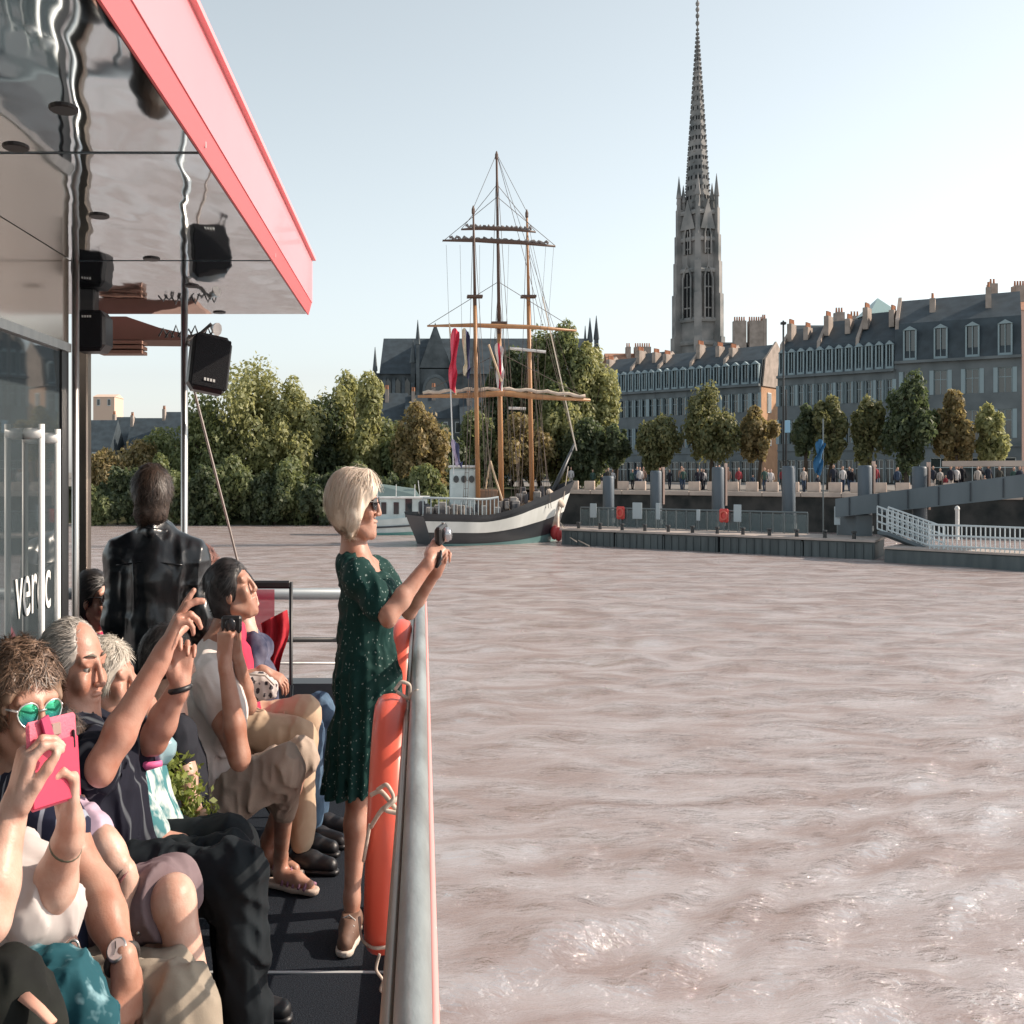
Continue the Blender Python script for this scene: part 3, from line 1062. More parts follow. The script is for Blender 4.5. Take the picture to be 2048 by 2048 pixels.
# plane trees on the promenade (x, top, bottom of crown, half width px, distance)
prom = [
    (1162, 792, 880, 26, 99, 'dark', 'small dark tree at the left end of the promenade row'),
    (1240, 778, 884, 44, 97, 'plane', 'round promenade tree second from the left'),
    (1342, 738, 876, 52, 96, 'plane', 'large promenade tree with rusty top below the spire'),
    (1432, 768, 872, 38, 95, 'orange', 'autumn coloured promenade tree in front of the orange end wall'),
    (1520, 764, 872, 26, 93, 'dark', 'dark slim promenade tree right of the tall mast pole'),
    (1562, 756, 878, 36, 92, 'plane', 'olive promenade tree behind the blue flag'),
    (1640, 736, 884, 34, 91, 'plane', 'narrow promenade tree left of the biggest one'),
    (1712, 714, 884, 54, 89, 'dark', 'biggest dark round promenade tree'),
    (1798, 736, 888, 42, 88, 'orange', 'reddish promenade tree right of the biggest one'),
    (1868, 752, 886, 32, 87, 'yellow', 'yellow-green promenade tree at the far right'),
]
for i, (x, yt, yb, hw, Y, key, lab) in enumerate(prom):
    tree('promenade_tree', lab, XZ(x, Y, QZ), tz(yt, Y), hw * .86 * Y / FX, tz(yb, Y), key, 6500 if hw > 35 else 4000, .21, 500 + i, .2, 26, .25, 'trees on the promenade')
# ================================================================== three-masted ship, cabin boat, pontoon, ramp
hull_black = mat('hull_black', (0.02, 0.024, 0.03), 0.4, c2=(0.035, 0.04, 0.045), scale=1.5, stretch=(.3, .3, 1))
hull_white = mat('hull_white', (0.62, 0.64, 0.62), 0.5, c2=(0.5, 0.52, 0.5), scale=1.2, stretch=(1, 1, .3))
hull_green = mat('hull_boot', (0.1, 0.2, 0.2), 0.5)
spar = mat('varnished_spar', (0.46, 0.24, 0.11), 0.45, c2=(0.36, 0.18, 0.08), scale=2, stretch=(1, 1, .2))
spar_d = mat('dark_spar', (0.1, 0.06, 0.045), 0.6)
canvas = mat('furled_canvas', (0.66, 0.56, 0.46), 0.9, c2=(0.5, 0.42, 0.35), scale=3)
rope_m = mat('tarred_rope', (0.12, 0.1, 0.09), 0.9)
rope_p = mat('pale_rope', (0.6, 0.52, 0.44), 0.9, c2=(.45, .38, .32), scale=60)
deckhouse_m = mat('deckhouse_white', (0.6, 0.68, 0.68), 0.5, c2=(.5, .58, .58), scale=2)

ST, BW = XZ(806, 66, WATER), XZ(1046, 70, WATER)     # stern and bow at the waterline
SU = nrm(BW - ST)
SNv = V3(SU[1], -SU[0], 0)                              # towards us
SLEN = np.linalg.norm(BW - ST)
ship = thing('sailing_ship', (ST + BW) / 2, 'three-masted sailing ship with black and white hull moored by the pontoon', 'ship')


def sect(t):
    """half beam and sheer height above the water at t along the hull"""
    hb = 2.5 * (1 - max(0, (t - .45) / .55) ** 2.2) * (1 - .35 * max(0, (.25 - t) / .25) ** 2)
    sh = 1.55 + 1.75 * max(0, t - .3) ** 1.6 / .7 ** 1.6 + .35 * max(0, .3 - t)
    return max(hb, .03), sh


def hull_pt(t, fz, side):
    """fz 0 waterline .. 1 sheer"""
    hb, sh = sect(t)
    flare = .72 + .28 * fz ** .7
    rake = 1.6 * max(0, t - .7) / .3 * fz ** 1.3
    back = -1.0 * max(0, .15 - t) / .15 * fz
    return ST + SU * (t * SLEN + rake + back) + SNv * side * hb * flare + UP * (-.4 + (sh + .4) * fz)


ts = np.linspace(0, 1, 22)
fzs = np.linspace(0, 1, 9)


def hull_strip(f0, f1, push=0.0, n=3):
    m = MB()
    for side in (1, -1):
        g = np.array([[hull_pt(t, f, side) + SNv * side * push for f in np.linspace(f0, f1, n)] for t in ts])
        m.grid(g)
    return m


h = hull_strip(0, .98, 0, 9)
h.add([hull_pt(0, f, 1) for f in (0, .5, .98)] + [hull_pt(0, f, -1) for f in (.98, .5, 0)], [(0, 1, 2, 3, 4, 5)])
h.build('hull', hull_black, ship, True)
hull_strip(.56, .86, .05).build('white_band', hull_white, ship, True)
hull_strip(.0, .26, .04).build('boot_top', hull_green, ship, True)
hull_strip(.94, 1.06, .08).build('bulwark_rail', hull_black, ship, True)
m = MB()
m.grid(np.array([[hull_pt(t, .9, s) for s in (-.98, .98)] for t in ts]))
m.build('deck', mat('deck_planks', (.35, .24, .15), .8), ship)
rail_ship = mat('ship_rail', (.3, .35, .37), .5)
# stern balustrade
for t in np.linspace(.0, .42, 15):
    p = hull_pt(t, 1.0, .98)
    MB().tube([p, p + UP * .95], .045, 5).build('baluster', rail_ship, ship)
m = MB()
m.tube([hull_pt(t, 1.0, .98) + UP * .97 for t in np.linspace(0, .42, 10)], .07, 6)
m.build('handrail', rail_ship, ship)
# deckhouse
dc = D(874, 905, 67.5)
dh = MB().bbox(V3(dc[0], dc[1], WATER + 2.85), (1.9, 1.7, 2.7), None, .12).build('deckhouse', deckhouse_m, ship)
MB().bbox(V3(dc[0], dc[1], WATER + 4.3), (2.1, 1.9, .14), None, .05).build('roof', white_paint, dh)
for k in range(3):
    MB().lathe(V3(dc[0] - .55 + .55 * k, dc[1] - .86, WATER + 3.6), [(.2, 0), (.2, .05)], 12, (0, -1, 0)).build('window', glass_d, dh)
MB().bbox(V3(dc[0] + 1.7, dc[1] - .2, WATER + 2.3), (1.5, 1.4, 1.5), None, .08).build('skylight_house', mat('varnish', (.22, .13, .08), .4), ship)
m = MB()
for k in range(70):
    q = random.random()
    p = hull_pt(.05 + .8 * q, .95, random.uniform(-.7, .8))
    m.bbox(p + UP * random.uniform(.1, .5), (random.uniform(.2, .6), random.uniform(.2, .6), random.uniform(.3, .9)), None, .05)
tag(m.build('deck_gear', mat('deck_gear', (.32, .3, .28), .7, c2=(.08, .08, .09), scale=1.1, p=(.45, .55)), ship), kind='stuff')

# masts: (x bottom, x top, y base, y top, distance)
YM = {}
for nm, (xb, xt, yb, ytop, Y, r, darktop) in {'left': (902, 893, 945, 393, 66.5, .17, 560), 'mid': (946, 937, 950, 290, 67.5, .2, 600), 'right': (1004, 994, 945, 400, 68.5, .18, 470)}.items():
    b, tp = D(xb, yb, Y), D(xt, ytop, Y)
    yj = 560 if nm != 'mid' else 610
    tj = (yb - yj) / (yb - ytop)
    j = b + (tp - b) * tj
    MB().tube([b, j], [r, r * .8], 10).build('lower_mast', spar, ship, True)
    MB().tube([j - (tp - b) * .03 + V3(0, -.12, 0), tp], [r * .65, r * .38], 8).build('topmast', spar_d if nm != 'right' else spar, ship, True)
    MB().lathe(tp - UP * .35, [(.08, 0), (.12, .08), (.12, .3), (.03, .5)], 8).build('mast_cap', spar_d, ship)
    MB().box(j + V3(0, -.05, 0), (1.1, .7, .12)).build('crosstree', spar_d, ship)
    YM[nm] = (b, tp, Y)
# yards on the middle mast: (left x, left y, right x, right y, radius, sail?)
for (xl, yl, xr, yr, r, mm) in ((870, 433, 1011, 438, .11, spar_d), (835, 454, 1048, 465, .12, spar_d), (806, 615, 1088, 624, .12, spar), (788, 748, 1114, 755, .16, spar)):
    Y = 67.1
    a, b = D(xl, yl, Y), D(xr, yr, Y)
    mid = (a + b) / 2 + UP * (.12 if yl < 700 else .3)
    yd = MB().tube([a, a * .7 + b * .3 + UP * .12, mid, a * .3 + b * .7 + UP * .12, b], [r * .45, r, r * 1.15, r, r * .45], 8).build('yard', mm, ship, True)
    if yl < 500:      # furled sail lashed along the yard
        s = MB()
        n = 40
        pts = [a + (b - a) * (.06 + .88 * i / n) + UP * (.16 + .08 * math.sin(i * 2.3) + .06 * random.random()) for i in range(n + 1)]
        s.tube(pts, [.065 + .03 * abs(math.sin(i * 1.9)) for i in range(n + 1)], 6)
        s.build('furled_sail', mat('weathered_sail', (.12, .11, .11), .9, c2=(.3, .28, .27), scale=6), yd, True)
    elif yl > 700:
        s = MB()
        n = 30
        pts = [a + (b - a) * (.03 + .94 * i / n) + UP * (.2 + .3 * math.sin(PI * i / n) + .05 * math.sin(i * 1.7)) for i in range(n + 1)]
        s.tube(pts, [.085 + .035 * abs(math.sin(i * 1.3)) for i in range(n + 1)], 6)
        s.build('furled_sail', canvas, yd, True)
# white spreaders on the right mast and a low one
for (xl, yl, xr, yr) in ((962, 657, 1030, 664), (960, 770, 992, 771)):
    MB().tube([D(xl, yl, 68.3), D(xr, yr, 68.3)], .09, 6).build('white_spreader', white_paint, ship)
# gaff boom and derrick poles
for (p, q, r) in ((D(925, 870, 67), D(948, 945, 66.6), .07), (D(925, 870, 67), D(912, 945, 66.8), .06), (D(860, 745, 66), D(848, 610, 66.3), .05), (D(922, 650, 66.4), D(946, 720, 66.6), .07)):
    MB().tube([p, q], r, 6).build('boom', mat('pale_spar', (.6, .45, .3), .5), ship)
# bowsprit
b0, b1 = D(1040, 935, 69.5), D(1084, 838, 71.5)
MB().tube([b0, b1], [.2, .09], 8).build('bowsprit', hull_black, ship, True)
MB().bbox(D(1048, 940, 69.3), (.5, .4, 1.6), (nrm(b1 - b0), V3(0, 1, 0), nrm(np.cross(b1 - b0, V3(0, 1, 0)))), .15).build('figurehead', canvas, ship, True)
MB().bbox(D(1046, 975, 69.3), (.75, .35, 1.9), None, .15).build('anchor_cover', mat('worn_cover', (.55, .4, .3), .8, c2=(.7, .68, .64), scale=2), ship)
m = MB()
for k, (x, y) in enumerate(((1046, 1005), (1054, 1008))):
    m.ball(D(x, y, 69.0), (.3, .3, .42), 10)
m.build('fender', mat('red_fender', (.55, .06, .06), .5), ship, True)
# standing rigging and ratlines
rig = MB()


def line(p, q, r=.018):
    rig.tube([p, q], r, 4, False)


tops = {k: v[1] for k, v in YM.items()}
line(tops['mid'], tops['left']); line(tops['mid'], tops['right'])
line(tops['mid'], b1); line(tops['mid'], D(1096, 770, 71.0))
for nm, sx in (('left', 30), ('mid', 38), ('right', 34)):
    b, tp, Y = YM[nm]
    for fr_, off in ((.62, -1.0), (.62, -.7), (.62, .7), (.62, 1.0), (.98, -.85), (.98, .85), (.85, .5)):
        p = b + (tp - b) * fr_
        q = b + V3(off * sx * Y / FX, -.6, -.4)
        line(p, q)
    # ratlines between two shrouds on the left
    p0, p1 = b + (tp - b) * .62, b + V3(-1.0 * sx * Y / FX, -.6, -.4)
    p2 = b + V3(-.7 * sx * Y / FX, -.6, -.4)
    for k in range(24):
        f = (k + .5) / 24
        line(p0 + (p1 - p0) * f, p0 + (p2 - p0) * f, .012)
for (xl, yl, xr, yr) in ((870, 433, 1011, 438), (835, 456, 1048, 464), (806, 615, 1088, 623), (788, 748, 1114, 754)):
    a, b = D(xl, yl, 67.1), D(xr, yr, 67.1)
    bm, tm, _ = YM['mid']
    f = (945 - yl) / (945 - 290)
    line(a, bm + (tm - bm) * min(1, f + .13)); line(b, bm + (tm - bm) * min(1, f + .13))
for x in (842, 868, 905, 960, 1030, 1045):
    line(D(x, 462, 67.1), D(x + (940 - x) * .25 - 8, 930, 66.8), .01)
for x in (1008, 1016, 1026):
    line(D(996, 420 + (x - 1008) * 3, 68.4), D(x + 50, 700 + (x - 1008) * 6, 70), .014)
tag(rig.build('rigging', rope_m, ship), kind='stuff')
MB().tube([D(1024, 560, 67.5), D(1088, 850, 71.2)], .05, 5).build('forestay', mat('pale_stay', (.75, .68, .58), .6), ship)
m = MB()
for (p, q) in ((D(1056, 985, 69), D(1088, 1022, 64)), (D(1056, 985, 69), D(1112, 1030, 63.5)), (D(1072, 880, 70), D(1056, 975, 69))):
    m.tube([p, (p + q) / 2 - UP * .25, q], .035, 5)
m.build('mooring_line', rope_p, ship)


def flag(name, label, pts, w, colors, cat='flag', sway=.1, parent=None):
    """hanging strip of cloth along pts, striped lengthwise"""
    T = thing(name, pts[0], label, cat) if parent is None else parent
    n = 14
    P = np.array(pts)
    tt = np.linspace(0, 1, n)
    seg = np.linspace(0, 1, len(P))
    line_ = np.stack([np.interp(tt, seg, P[:, k]) for k in range(3)], 1)
    nc = len(colors)
    for ci, cm in enumerate(colors):
        g = np.zeros((n, 4, 3))
        for i in range(n):
            for j in range(4):
                a = (ci + j / 3) / nc
                g[i, j] = line_[i] + V3((a - .5) * w * (1 + .25 * math.sin(i * .9)), .12 * math.sin(a * 9 + i * .8), sway * math.sin(a * 5 + i))
        MB().grid(g).build('cloth_stripe', cm, T, True)
    return T


red_f = mat('flag_red', (.55, .025, .06), .7)
flag('red_banner', 'long red pennant hanging beside the left mast', [D(860, 622, 65.8), D(855, 690, 65.8), D(854, 738, 65.8)], .5, [mat('flag_red_light', (.75, .1, .15), .7), red_f, red_f])
flag('signal_flag', 'dark and cream signal flag hanging left of the left mast', [D(878, 622, 65.9), D(882, 690, 65.9), D(880, 712, 65.9)], .45, [mat('flag_cream', (.7, .62, .45), .8), mat('flag_navy', (.05, .05, .1), .8)])
flag('tricolor_flag', 'red and white flag bundled on the middle mast', [D(941, 650, 66.8), D(944, 690, 66.8), D(943, 735, 66.8)], .5, [mat('flag_white', (.7, .68, .66), .8), red_f, mat('flag_white', (.7, .68, .66), .8)])
flag('ensign_flag', 'faded mauve ensign at the stern pole', [D(857, 832, 66), D(864, 870, 66), D(868, 880, 66)], .45, [mat('flag_mauve', (.5, .42, .55), .8), mat('flag_blue_d', (.1, .11, .2), .8)])
MB().tube([D(850, 730, 66.2), D(856, 895, 66.2)], .05, 5).build('stern_pole', white_paint, ship)

# ------------------------------------------------------------------ cabin boat left of the ship
cb0, cb1 = XZ(668, 77, WATER), XZ(822, 77, WATER)
cbt = thing('cabin_boat', (cb0 + cb1) / 2, 'small white cabin boat with green trim moored left of the ship', 'boat')
teal_w = mat('boat_white', (.62, .7, .7), .45, c2=(.52, .6, .6), scale=1.5)
Lb = cb1[0] - cb0[0]


def bp(t, f, side):
    hb = 1.25 * (1 - max(0, (t - .5) / .5) ** 2.3) * (.85 + .15 * min(1, t / .2))
    sh = .95 + .5 * t ** 2.2
    return cb0 + V3(t * Lb + .5 * f * t ** 4, side * -hb * (.75 + .25 * f), -.3 + (sh + .3) * f)


m = MB()
for s in (1, -1):
    m.grid(np.array([[bp(t, f, s) for f in np.linspace(0, 1, 6)] for t in np.linspace(0, 1, 16)]))
m.add([bp(0, 0, 1), bp(0, 1, 1), bp(0, 1, -1), bp(0, 0, -1)], [(0, 1, 2, 3)])
m.grid(np.array([[bp(t, .97, s) for s in (-1, 1)] for t in np.linspace(0, 1, 16)]))
m.build('hull', teal_w, cbt, True)
m = MB()
m.tube([bp(t, .62, 1) + V3(0, -.05, 0) for t in np.linspace(0, 1, 14)], .06, 6)
m.build('rub_rail', mat('boat_dark', (.04, .05, .06), .5), cbt)
m = MB()
m.grid(np.array([[bp(t, f, 1) + V3(0, -.03, 0) for f in (.2, .34)] for t in np.linspace(0, 1, 14)]))
m.build('green_stripe', mat('boat_green', (.12, .3, .28), .5), cbt)
x0, x1 = (690 - CX) * 77 / FX, (806 - CX) * 77 / FX
zr = tz(940, 77)
cab = MB().span((x0, 76.1, WATER + .85), (x1, 77.9, zr)).build('cabin', teal_w, cbt)
MB().bbox(V3((x0 + x1) / 2, 77, zr + .06), (x1 - x0 + .5, 2.2, .14), None, .05).build('roof', white_paint, cab)
for k in range(5):
    wx = x0 + (x1 - x0) * (.1 + .2 * k)
    MB().box((wx, 76.08, (WATER + .85 + zr) / 2 + .12), (.42 if k != 3 else .55, .06, .75 if k != 3 else 1.2), None).build('window', glass_d, cab)
m = MB()
m.prism([V3(x0, 76.2, zr + .13), V3(x1 - .6, 76.2, zr + .13), V3(x1 - 1.0, 76.6, zr + .6), V3(x0 + .3, 76.6, zr + 1.0)], (0, 1.5, 0))
m.build('canvas_cover', mat('boat_canvas', (.16, .22, .22), .8), cbt)
for xx in (0.2, .5, .8):
    MB().tube([V3(x0 + (x1 - x0) * xx, 76.1, zr), V3(x0 + (x1 - x0) * xx, 76.1, zr + .9)], .035, 5).build('roof_post', white_paint, cbt)
MB().tube([bp(.8, 1, .5), bp(.8, 1, .5) + V3(-.3, 0, 2.2)], .03, 5).build('mast', white_paint, cbt)

# ------------------------------------------------------------------ pontoon with fence
PA, PB = XZ(1058, 66.2), XZ(1652, 54.6)
PU, PN, _ = frame_axes(PB - PA)
PL = np.linalg.norm((PB - PA)[:2])
pz = -1.55
pon = thing('pontoon', V3(*((PA + PB) / 2)[:2], WATER), 'long low floating pontoon with dark steel side panels', 'pontoon')
pm = mat('pontoon_steel', (0.085, 0.105, 0.11), 0.6, c2=(0.05, 0.065, 0.07), scale=.9, stretch=(3, 3, .4), detail=6)
NPN = 5
cuts = [0, .2, .37, .55, .8, 1.0]
for k in range(NPN):
    a, b = cuts[k] * PL + .06, cuts[k + 1] * PL - .06
    MB().bbox(PA + PU * (a + b) / 2 - PN * 1.8 + UP * ((pz + WATER - .5) / 2), (b - a, 3.6, pz - WATER + .5), (PU, PN, UP), .04).build('float_panel', pm, pon)
    for j in range(int((b - a) / .55)):
        pass
ribs = MB()
t = .3
while t < PL:
    ribs.box(PA + PU * t + PN * .02 + UP * ((pz + WATER) / 2 - .05), (.07, .06, pz - WATER - .1), (PU, PN, UP))
    t += .48
tag(ribs.build('side_ribs', pm, pon), kind='stuff')
MB().box(PA + PU * PL / 2 - PN * 1.75 + UP * (pz + .05), (PL, 3.9, .1), (PU, PN, UP)).build('deck', mat('pontoon_deck', (.42, .36, .33), .85, c2=(.34, .3, .27), scale=1.5), pon)
fm = mat('galvanised', (.16, .19, .2), .5, .4)
mesh_m = mat('mesh_panel', (.12, .16, .17), .6, alpha=.55)
nf = 22
for k in range(nf + 1):
    p = PA + PU * PL * (k / nf * .78) - PN * 3.3 + UP * pz
    MB().tube([p, p + UP * 1.15], .04, 6).build('fence_post', fm, pon)
    if k < nf:
        q = PA + PU * PL * ((k + 1) / nf * .78) - PN * 3.3 + UP * pz
        MB().box((p + q) / 2 + UP * .6, (np.linalg.norm(q - p) - .12, .02, .95), (PU, PN, UP)).build('mesh_panel', mesh_m, pon)
m = MB()
m.tube([PA - PN * 3.3 + UP * (pz + 1.17), PA + PU * PL * .78 - PN * 3.3 + UP * (pz + 1.17)], .05, 6)
m.build('top_rail', fm, pon)
for k in range(12):
    p = PA + PU * PL * (.06 + .08 * k) - PN * .35 + UP * (pz + .1)
    MB().lathe(p, [(.12, 0), (.1, .25), (.17, .28), (.15, .36)], 8).build('bollard', black_metal, pon)
# lifebuoy boxes and notice boards on the fence
red_box = mat('rescue_red', (.62, .07, .06), .5)
for (x, lab) in ((1171, 'red lifebuoy holder on the pontoon fence near the ship bow'), (1366, 'red lifebuoy holder on the pontoon fence below the spire')):
    p = on_line(x, PA - PN * 3.15, PU) + UP * (pz + .12)
    T = thing('lifebuoy_holder', p, lab, 'lifebuoy', 'lifebuoy holders on the pontoon')
    MB().tube([p, p + UP * .5], .05, 6).build('post', fm, T)
    MB().bbox(p + UP * .8, (.62, .16, .72), (PU, PN, UP), .1).build('case', red_box, T)
    n = 18
    ring = MB()
    ring.tube([p + PN * .12 + UP * .8 + .22 * (math.cos(2 * PI * i / n) * PU + math.sin(2 * PI * i / n) * UP) for i in range(n + 1)], .06, 6, False)
    ring.build('ring', mat('rescue_orange', (.6, .12, .09), .5), T, True)
board_m = mat('notice_white', (.36, .42, .45), .6)
for i, (x, y, w_, h_) in enumerate(((1120, 955, .5, .8), (1203, 955, .7, .9), (1242, 958, .3, .9), (1392, 970, .5, .9), (1580, 975, .35, .9), (1318, 966, .25, .6))):
    p = on_line(x, PA - PN * 2.9, PU) + UP * (pz + .12)
    T = thing('notice_board', p, ['pale notice board nearest the ship on the pontoon', 'second pale notice board from the ship, left of the pile', 'narrow white post board beside the second pile', 'pale blue notice board right of the red holder', 'slim white board at the pontoon right end', 'small pale board between two piles'][i], 'sign', 'notice boards on the pontoon')
    MB().tube([p, p + UP * 1.1], .04, 5).build('post', fm, T)
    MB().bbox(p + PN * .06 + UP * (.5 + h_ / 2), (w_, .06, h_), (PU, PN, UP), .02).build('panel', board_m, T)
# mooring piles
pile_m = mat('pile_paint', (.075, .1, .125), .5, c2=(.05, .07, .085), scale=1.2, stretch=(1, 1, .3))
pale_m = mat('pile_mark', (.72, .5, .4), .6)
for i, (x, yt, lab) in enumerate(((1148, 898, 'leftmost dark mooring pile behind the ship bow'), (1238, 888, 'second dark mooring pile from the left'), (1355, 881, 'third dark mooring pile, below the spire'), (1488, 879, 'fourth dark mooring pile, beside the thin pole'), (1632, 878, 'fifth dark mooring pile, at the ramp head'), (1735, 880, 'rightmost dark mooring pile, behind the ramp'))):
    p = on_line(x, PA - PN * 4.6, PU)
    zz = CAMZ - (yt - CY) * p[1] / FZ
    T = thing('mooring_pile', V3(p[0], p[1], WATER), lab, 'pile', 'mooring piles along the pontoon')
    MB().lathe(V3(p[0], p[1], WATER - 1), [(.42, 0), (.42, zz - WATER + .9), (.36, zz - WATER + 1)], 16).build('tube', pile_m, T, True)
    MB().lathe(V3(p[0], p[1], pz + .3), [(.5, 0), (.5, .25)], 16).build('collar', fm, T)
    if i in (1, 2, 4, 5):
        MB().box(V3(p[0] + .5, p[1] - .1, (zz + pz) / 2 + .8), (.12, .25, zz - pz - 1.2)).build('guide_strip', pale_m, T)
# ramp and gangway
conc = mat('ramp_concrete', (.15, .18, .2), .8, c2=(.11, .135, .15), scale=.5, stretch=(1, 1, .3), detail=7)
rA = on_line(1576, PA - PN * 2.6, PU)
rB = on_line(1990, PA - PN * 2.6, PU)
z = lambda y, p: CAMZ - (y - CY) * p[1] / FZ
ra = thing('access_ramp', V3(rA[0], rA[1], WATER), 'wide grey concrete access ramp rising to the right', 'ramp')
t0, t1, b0_, b1_ = z(941, rA), z(887, rB), z(976, rA), z(932, rB)
MB().prism([rA + UP * b0_, rB + UP * b1_, rB + UP * t1, rA + UP * t0], -PN * .3).build('side_beam', conc, ra)
MB().prism([rA - PN * .3 + UP * b0_, rB - PN * .3 + UP * b1_, rB - PN * .3 + UP * (b1_ + .25), rA - PN * .3 + UP * (b0_ + .25)], -PN * 3.6).build('slab', conc, ra)
for k in range(7):
    f = (k + .5) / 7
    q = rA + (rB - rA) * f + UP * ((t0 + (t1 - t0) * f + b0_ + (b1_ - b0_) * f) / 2)
    MB().box(q + PN * .02, (.06, .08, .85), (PU, PN, UP)).build('panel_joint', mat('joint_dark', (.05, .06, .07), .8), ra)
MB().span((rA[0] + 1.2, rA[1] - .2, WATER - .5), (rA[0] + 2.2, rA[1] + 2.4, b0_ + .1)).build('pier', conc, ra)
tan = MB().box(rB + UP * (t1 + .3) - PN * 2 - PU * 2, (7, 3, .25), (PU, PN, UP)).build('walkway_top', ledge_m, ra)
# low right pontoon and railing bridge
qA, qB = XZ(1668, 53.2), XZ(1990, 47.6)
lu, ln_, _ = frame_axes(qB - qA)
LL = np.linalg.norm((qB - qA)[:2])
lp_ = thing('landing_stage', V3(*((qA + qB) / 2)[:2], WATER), 'low dark landing stage with white railing at the right edge', 'pontoon')
MB().bbox(qA + lu * LL / 2 - ln_ * 1.6 + UP * (WATER + .15), (LL, 3.2, .9), (lu, ln_, UP), .05).build('float', pm, lp_)
MB().box(qA + lu * LL / 2 - ln_ * 1.6 + UP * (WATER + .64), (LL, 3.4, .08), (lu, ln_, UP)).build('deck', mat('pontoon_deck', (.42, .36, .33), .85), lp_)
rail_m = mat('railing_pale', (.5, .56, .58), .5)
n = 26
for k in range(n):
    p = qA + lu * (LL * (.28 + .72 * k / n)) - ln_ * .3 + UP * (WATER + .68)
    MB().tube([p, p + UP * 1.05], .035, 5).build('baluster', rail_m, lp_)
for hz in (.15, .6, 1.05):
    MB().tube([qA + lu * LL * .28 - ln_ * .3 + UP * (WATER + .68 + hz), qB - ln_ * .3 + UP * (WATER + .68 + hz)], .045, 6).build('rail', rail_m, lp_)
gA, gB = D(1676, 1000, 55), D(1782, 1040, 52.2)
ga = thing('gangway', gB, 'sloping pale railed gangway leading down to the landing stage', 'gangway')
gu = nrm(gB - gA)
for side in (0, 1.3):
    o = V3(0, side, 0)
    for hz in (0, .35, .7, 1.05):
        MB().tube([gA + o + UP * hz, gB + o + UP * hz], .045, 6).build('rail', rail_m, ga)
    for k in range(12):
        p = gA + (gB - gA) * (k / 11) + o
        MB().tube([p, p + UP * 1.05], .04, 5).build('baluster', rail_m, ga)
MB().prism([gA - UP * .1, gB - UP * .1, gB + V3(0, 1.3, -.1), gA + V3(0, 1.3, -.1)], UP * -.15).build('walkway', conc, ga)
# blue flag and thin poles, tall lamp post
fp = on_line(1553, PA - PN * 6, PU)
T = thing('blue_flag', V3(fp[0], fp[1], QZ), 'bright blue flag drooping on a thin pole by the ramp', 'flag')
MB().tube([V3(fp[0], fp[1], WATER), V3(fp[0], fp[1], CAMZ + (CY - 790) * fp[1] / FZ)], .05, 6).build('pole', fm, T)
flag('blue_flag', '', [D(1550, 832, fp[1] - .1), D(1545, 862, fp[1] - .1), D(1543, 895, fp[1] - .1)], .5, [mat('flag_blue', (.02, .12, .26), .7), mat('flag_blue', (.02, .12, .26), .7)], parent=T)
for i, (x, yt, yb, Y, lab) in enumerate(((1478, 605, 900, 90, 'tall thin lamp mast standing before the gap in the terraces'), (1483, 735, 905, 88, 'shorter pole with blue sign beside the tall lamp mast'), (1806, 960, 1000, 60, 'short white marker post under the ramp'))):
    b = D(x, yb, Y)
    T = thing('street_pole', b, lab, 'pole')
    tp = D(x, yt, Y)
    MB().tube([b - UP * .5, tp], .09 if i < 2 else .12, 7).build('shaft', black_metal if i < 2 else white_paint, T)
    if i == 1:
        MB().bbox(D(1486, 805, Y - .1), (.5, .05, .9), None, .02).build('sign_plate', mat('sign_blue', (.25, .45, .6), .5), T)
    elif i == 0:
        MB().bbox(tp + V3(0, 0, -.2), (.5, .3, .2), None, .04).build('lamp_head', black_metal, T)
    else:
        MB().ball(tp, .16, 8).build('cap', white_paint, T)

# ------------------------------------------------------------------ people strolling on the promenade
cloth_cols = [(.03, .035, .05), (.4, .36, .33), (.25, .04, .05), (.04, .06, .1), (.012, .012, .016), (.35, .22, .17), (.05, .09, .08), (.5, .48, .48), (.02, .02, .03), (.05, .05, .045)]
skin_far = mat('far_skin', (.5, .3, .22), .7)


def far_person_meshes(pose):
    rgp = random.Random(pose)
    st = rgp.uniform(.1, .35)
    b = MB()
    for s in (-1, 1):
        b.tube([V3(s * .09, s * st * .5, .04), V3(s * .1, s * st * .1 + .02, .45), V3(s * .1, 0, .88)], [.06, .075, .1], 7)
        b.ball(V3(s * .09, s * st * .5 - .06, .04), (.05, .12, .05), 6)
    t = MB()
    t.lathe(V3(0, 0, .82), [(.16, 0), (.17, .12), (.16, .3), (.21, .5), (.17, .6), (.06, .66)], 10)
    for s in (-1, 1):
        t.tube([V3(s * .2, 0, 1.4), V3(s * .26, -s * .05, 1.12), V3(s * .24, -s * st * .4 - .05, .9)], [.065, .055, .045], 6)
    hd = MB()
    hd.ball(V3(0, 0, 1.62), (.085, .1, .12), 10)
    hd.tube([V3(0, 0, 1.44), V3(0, 0, 1.55)], .05, 6)
    return b, t, hd


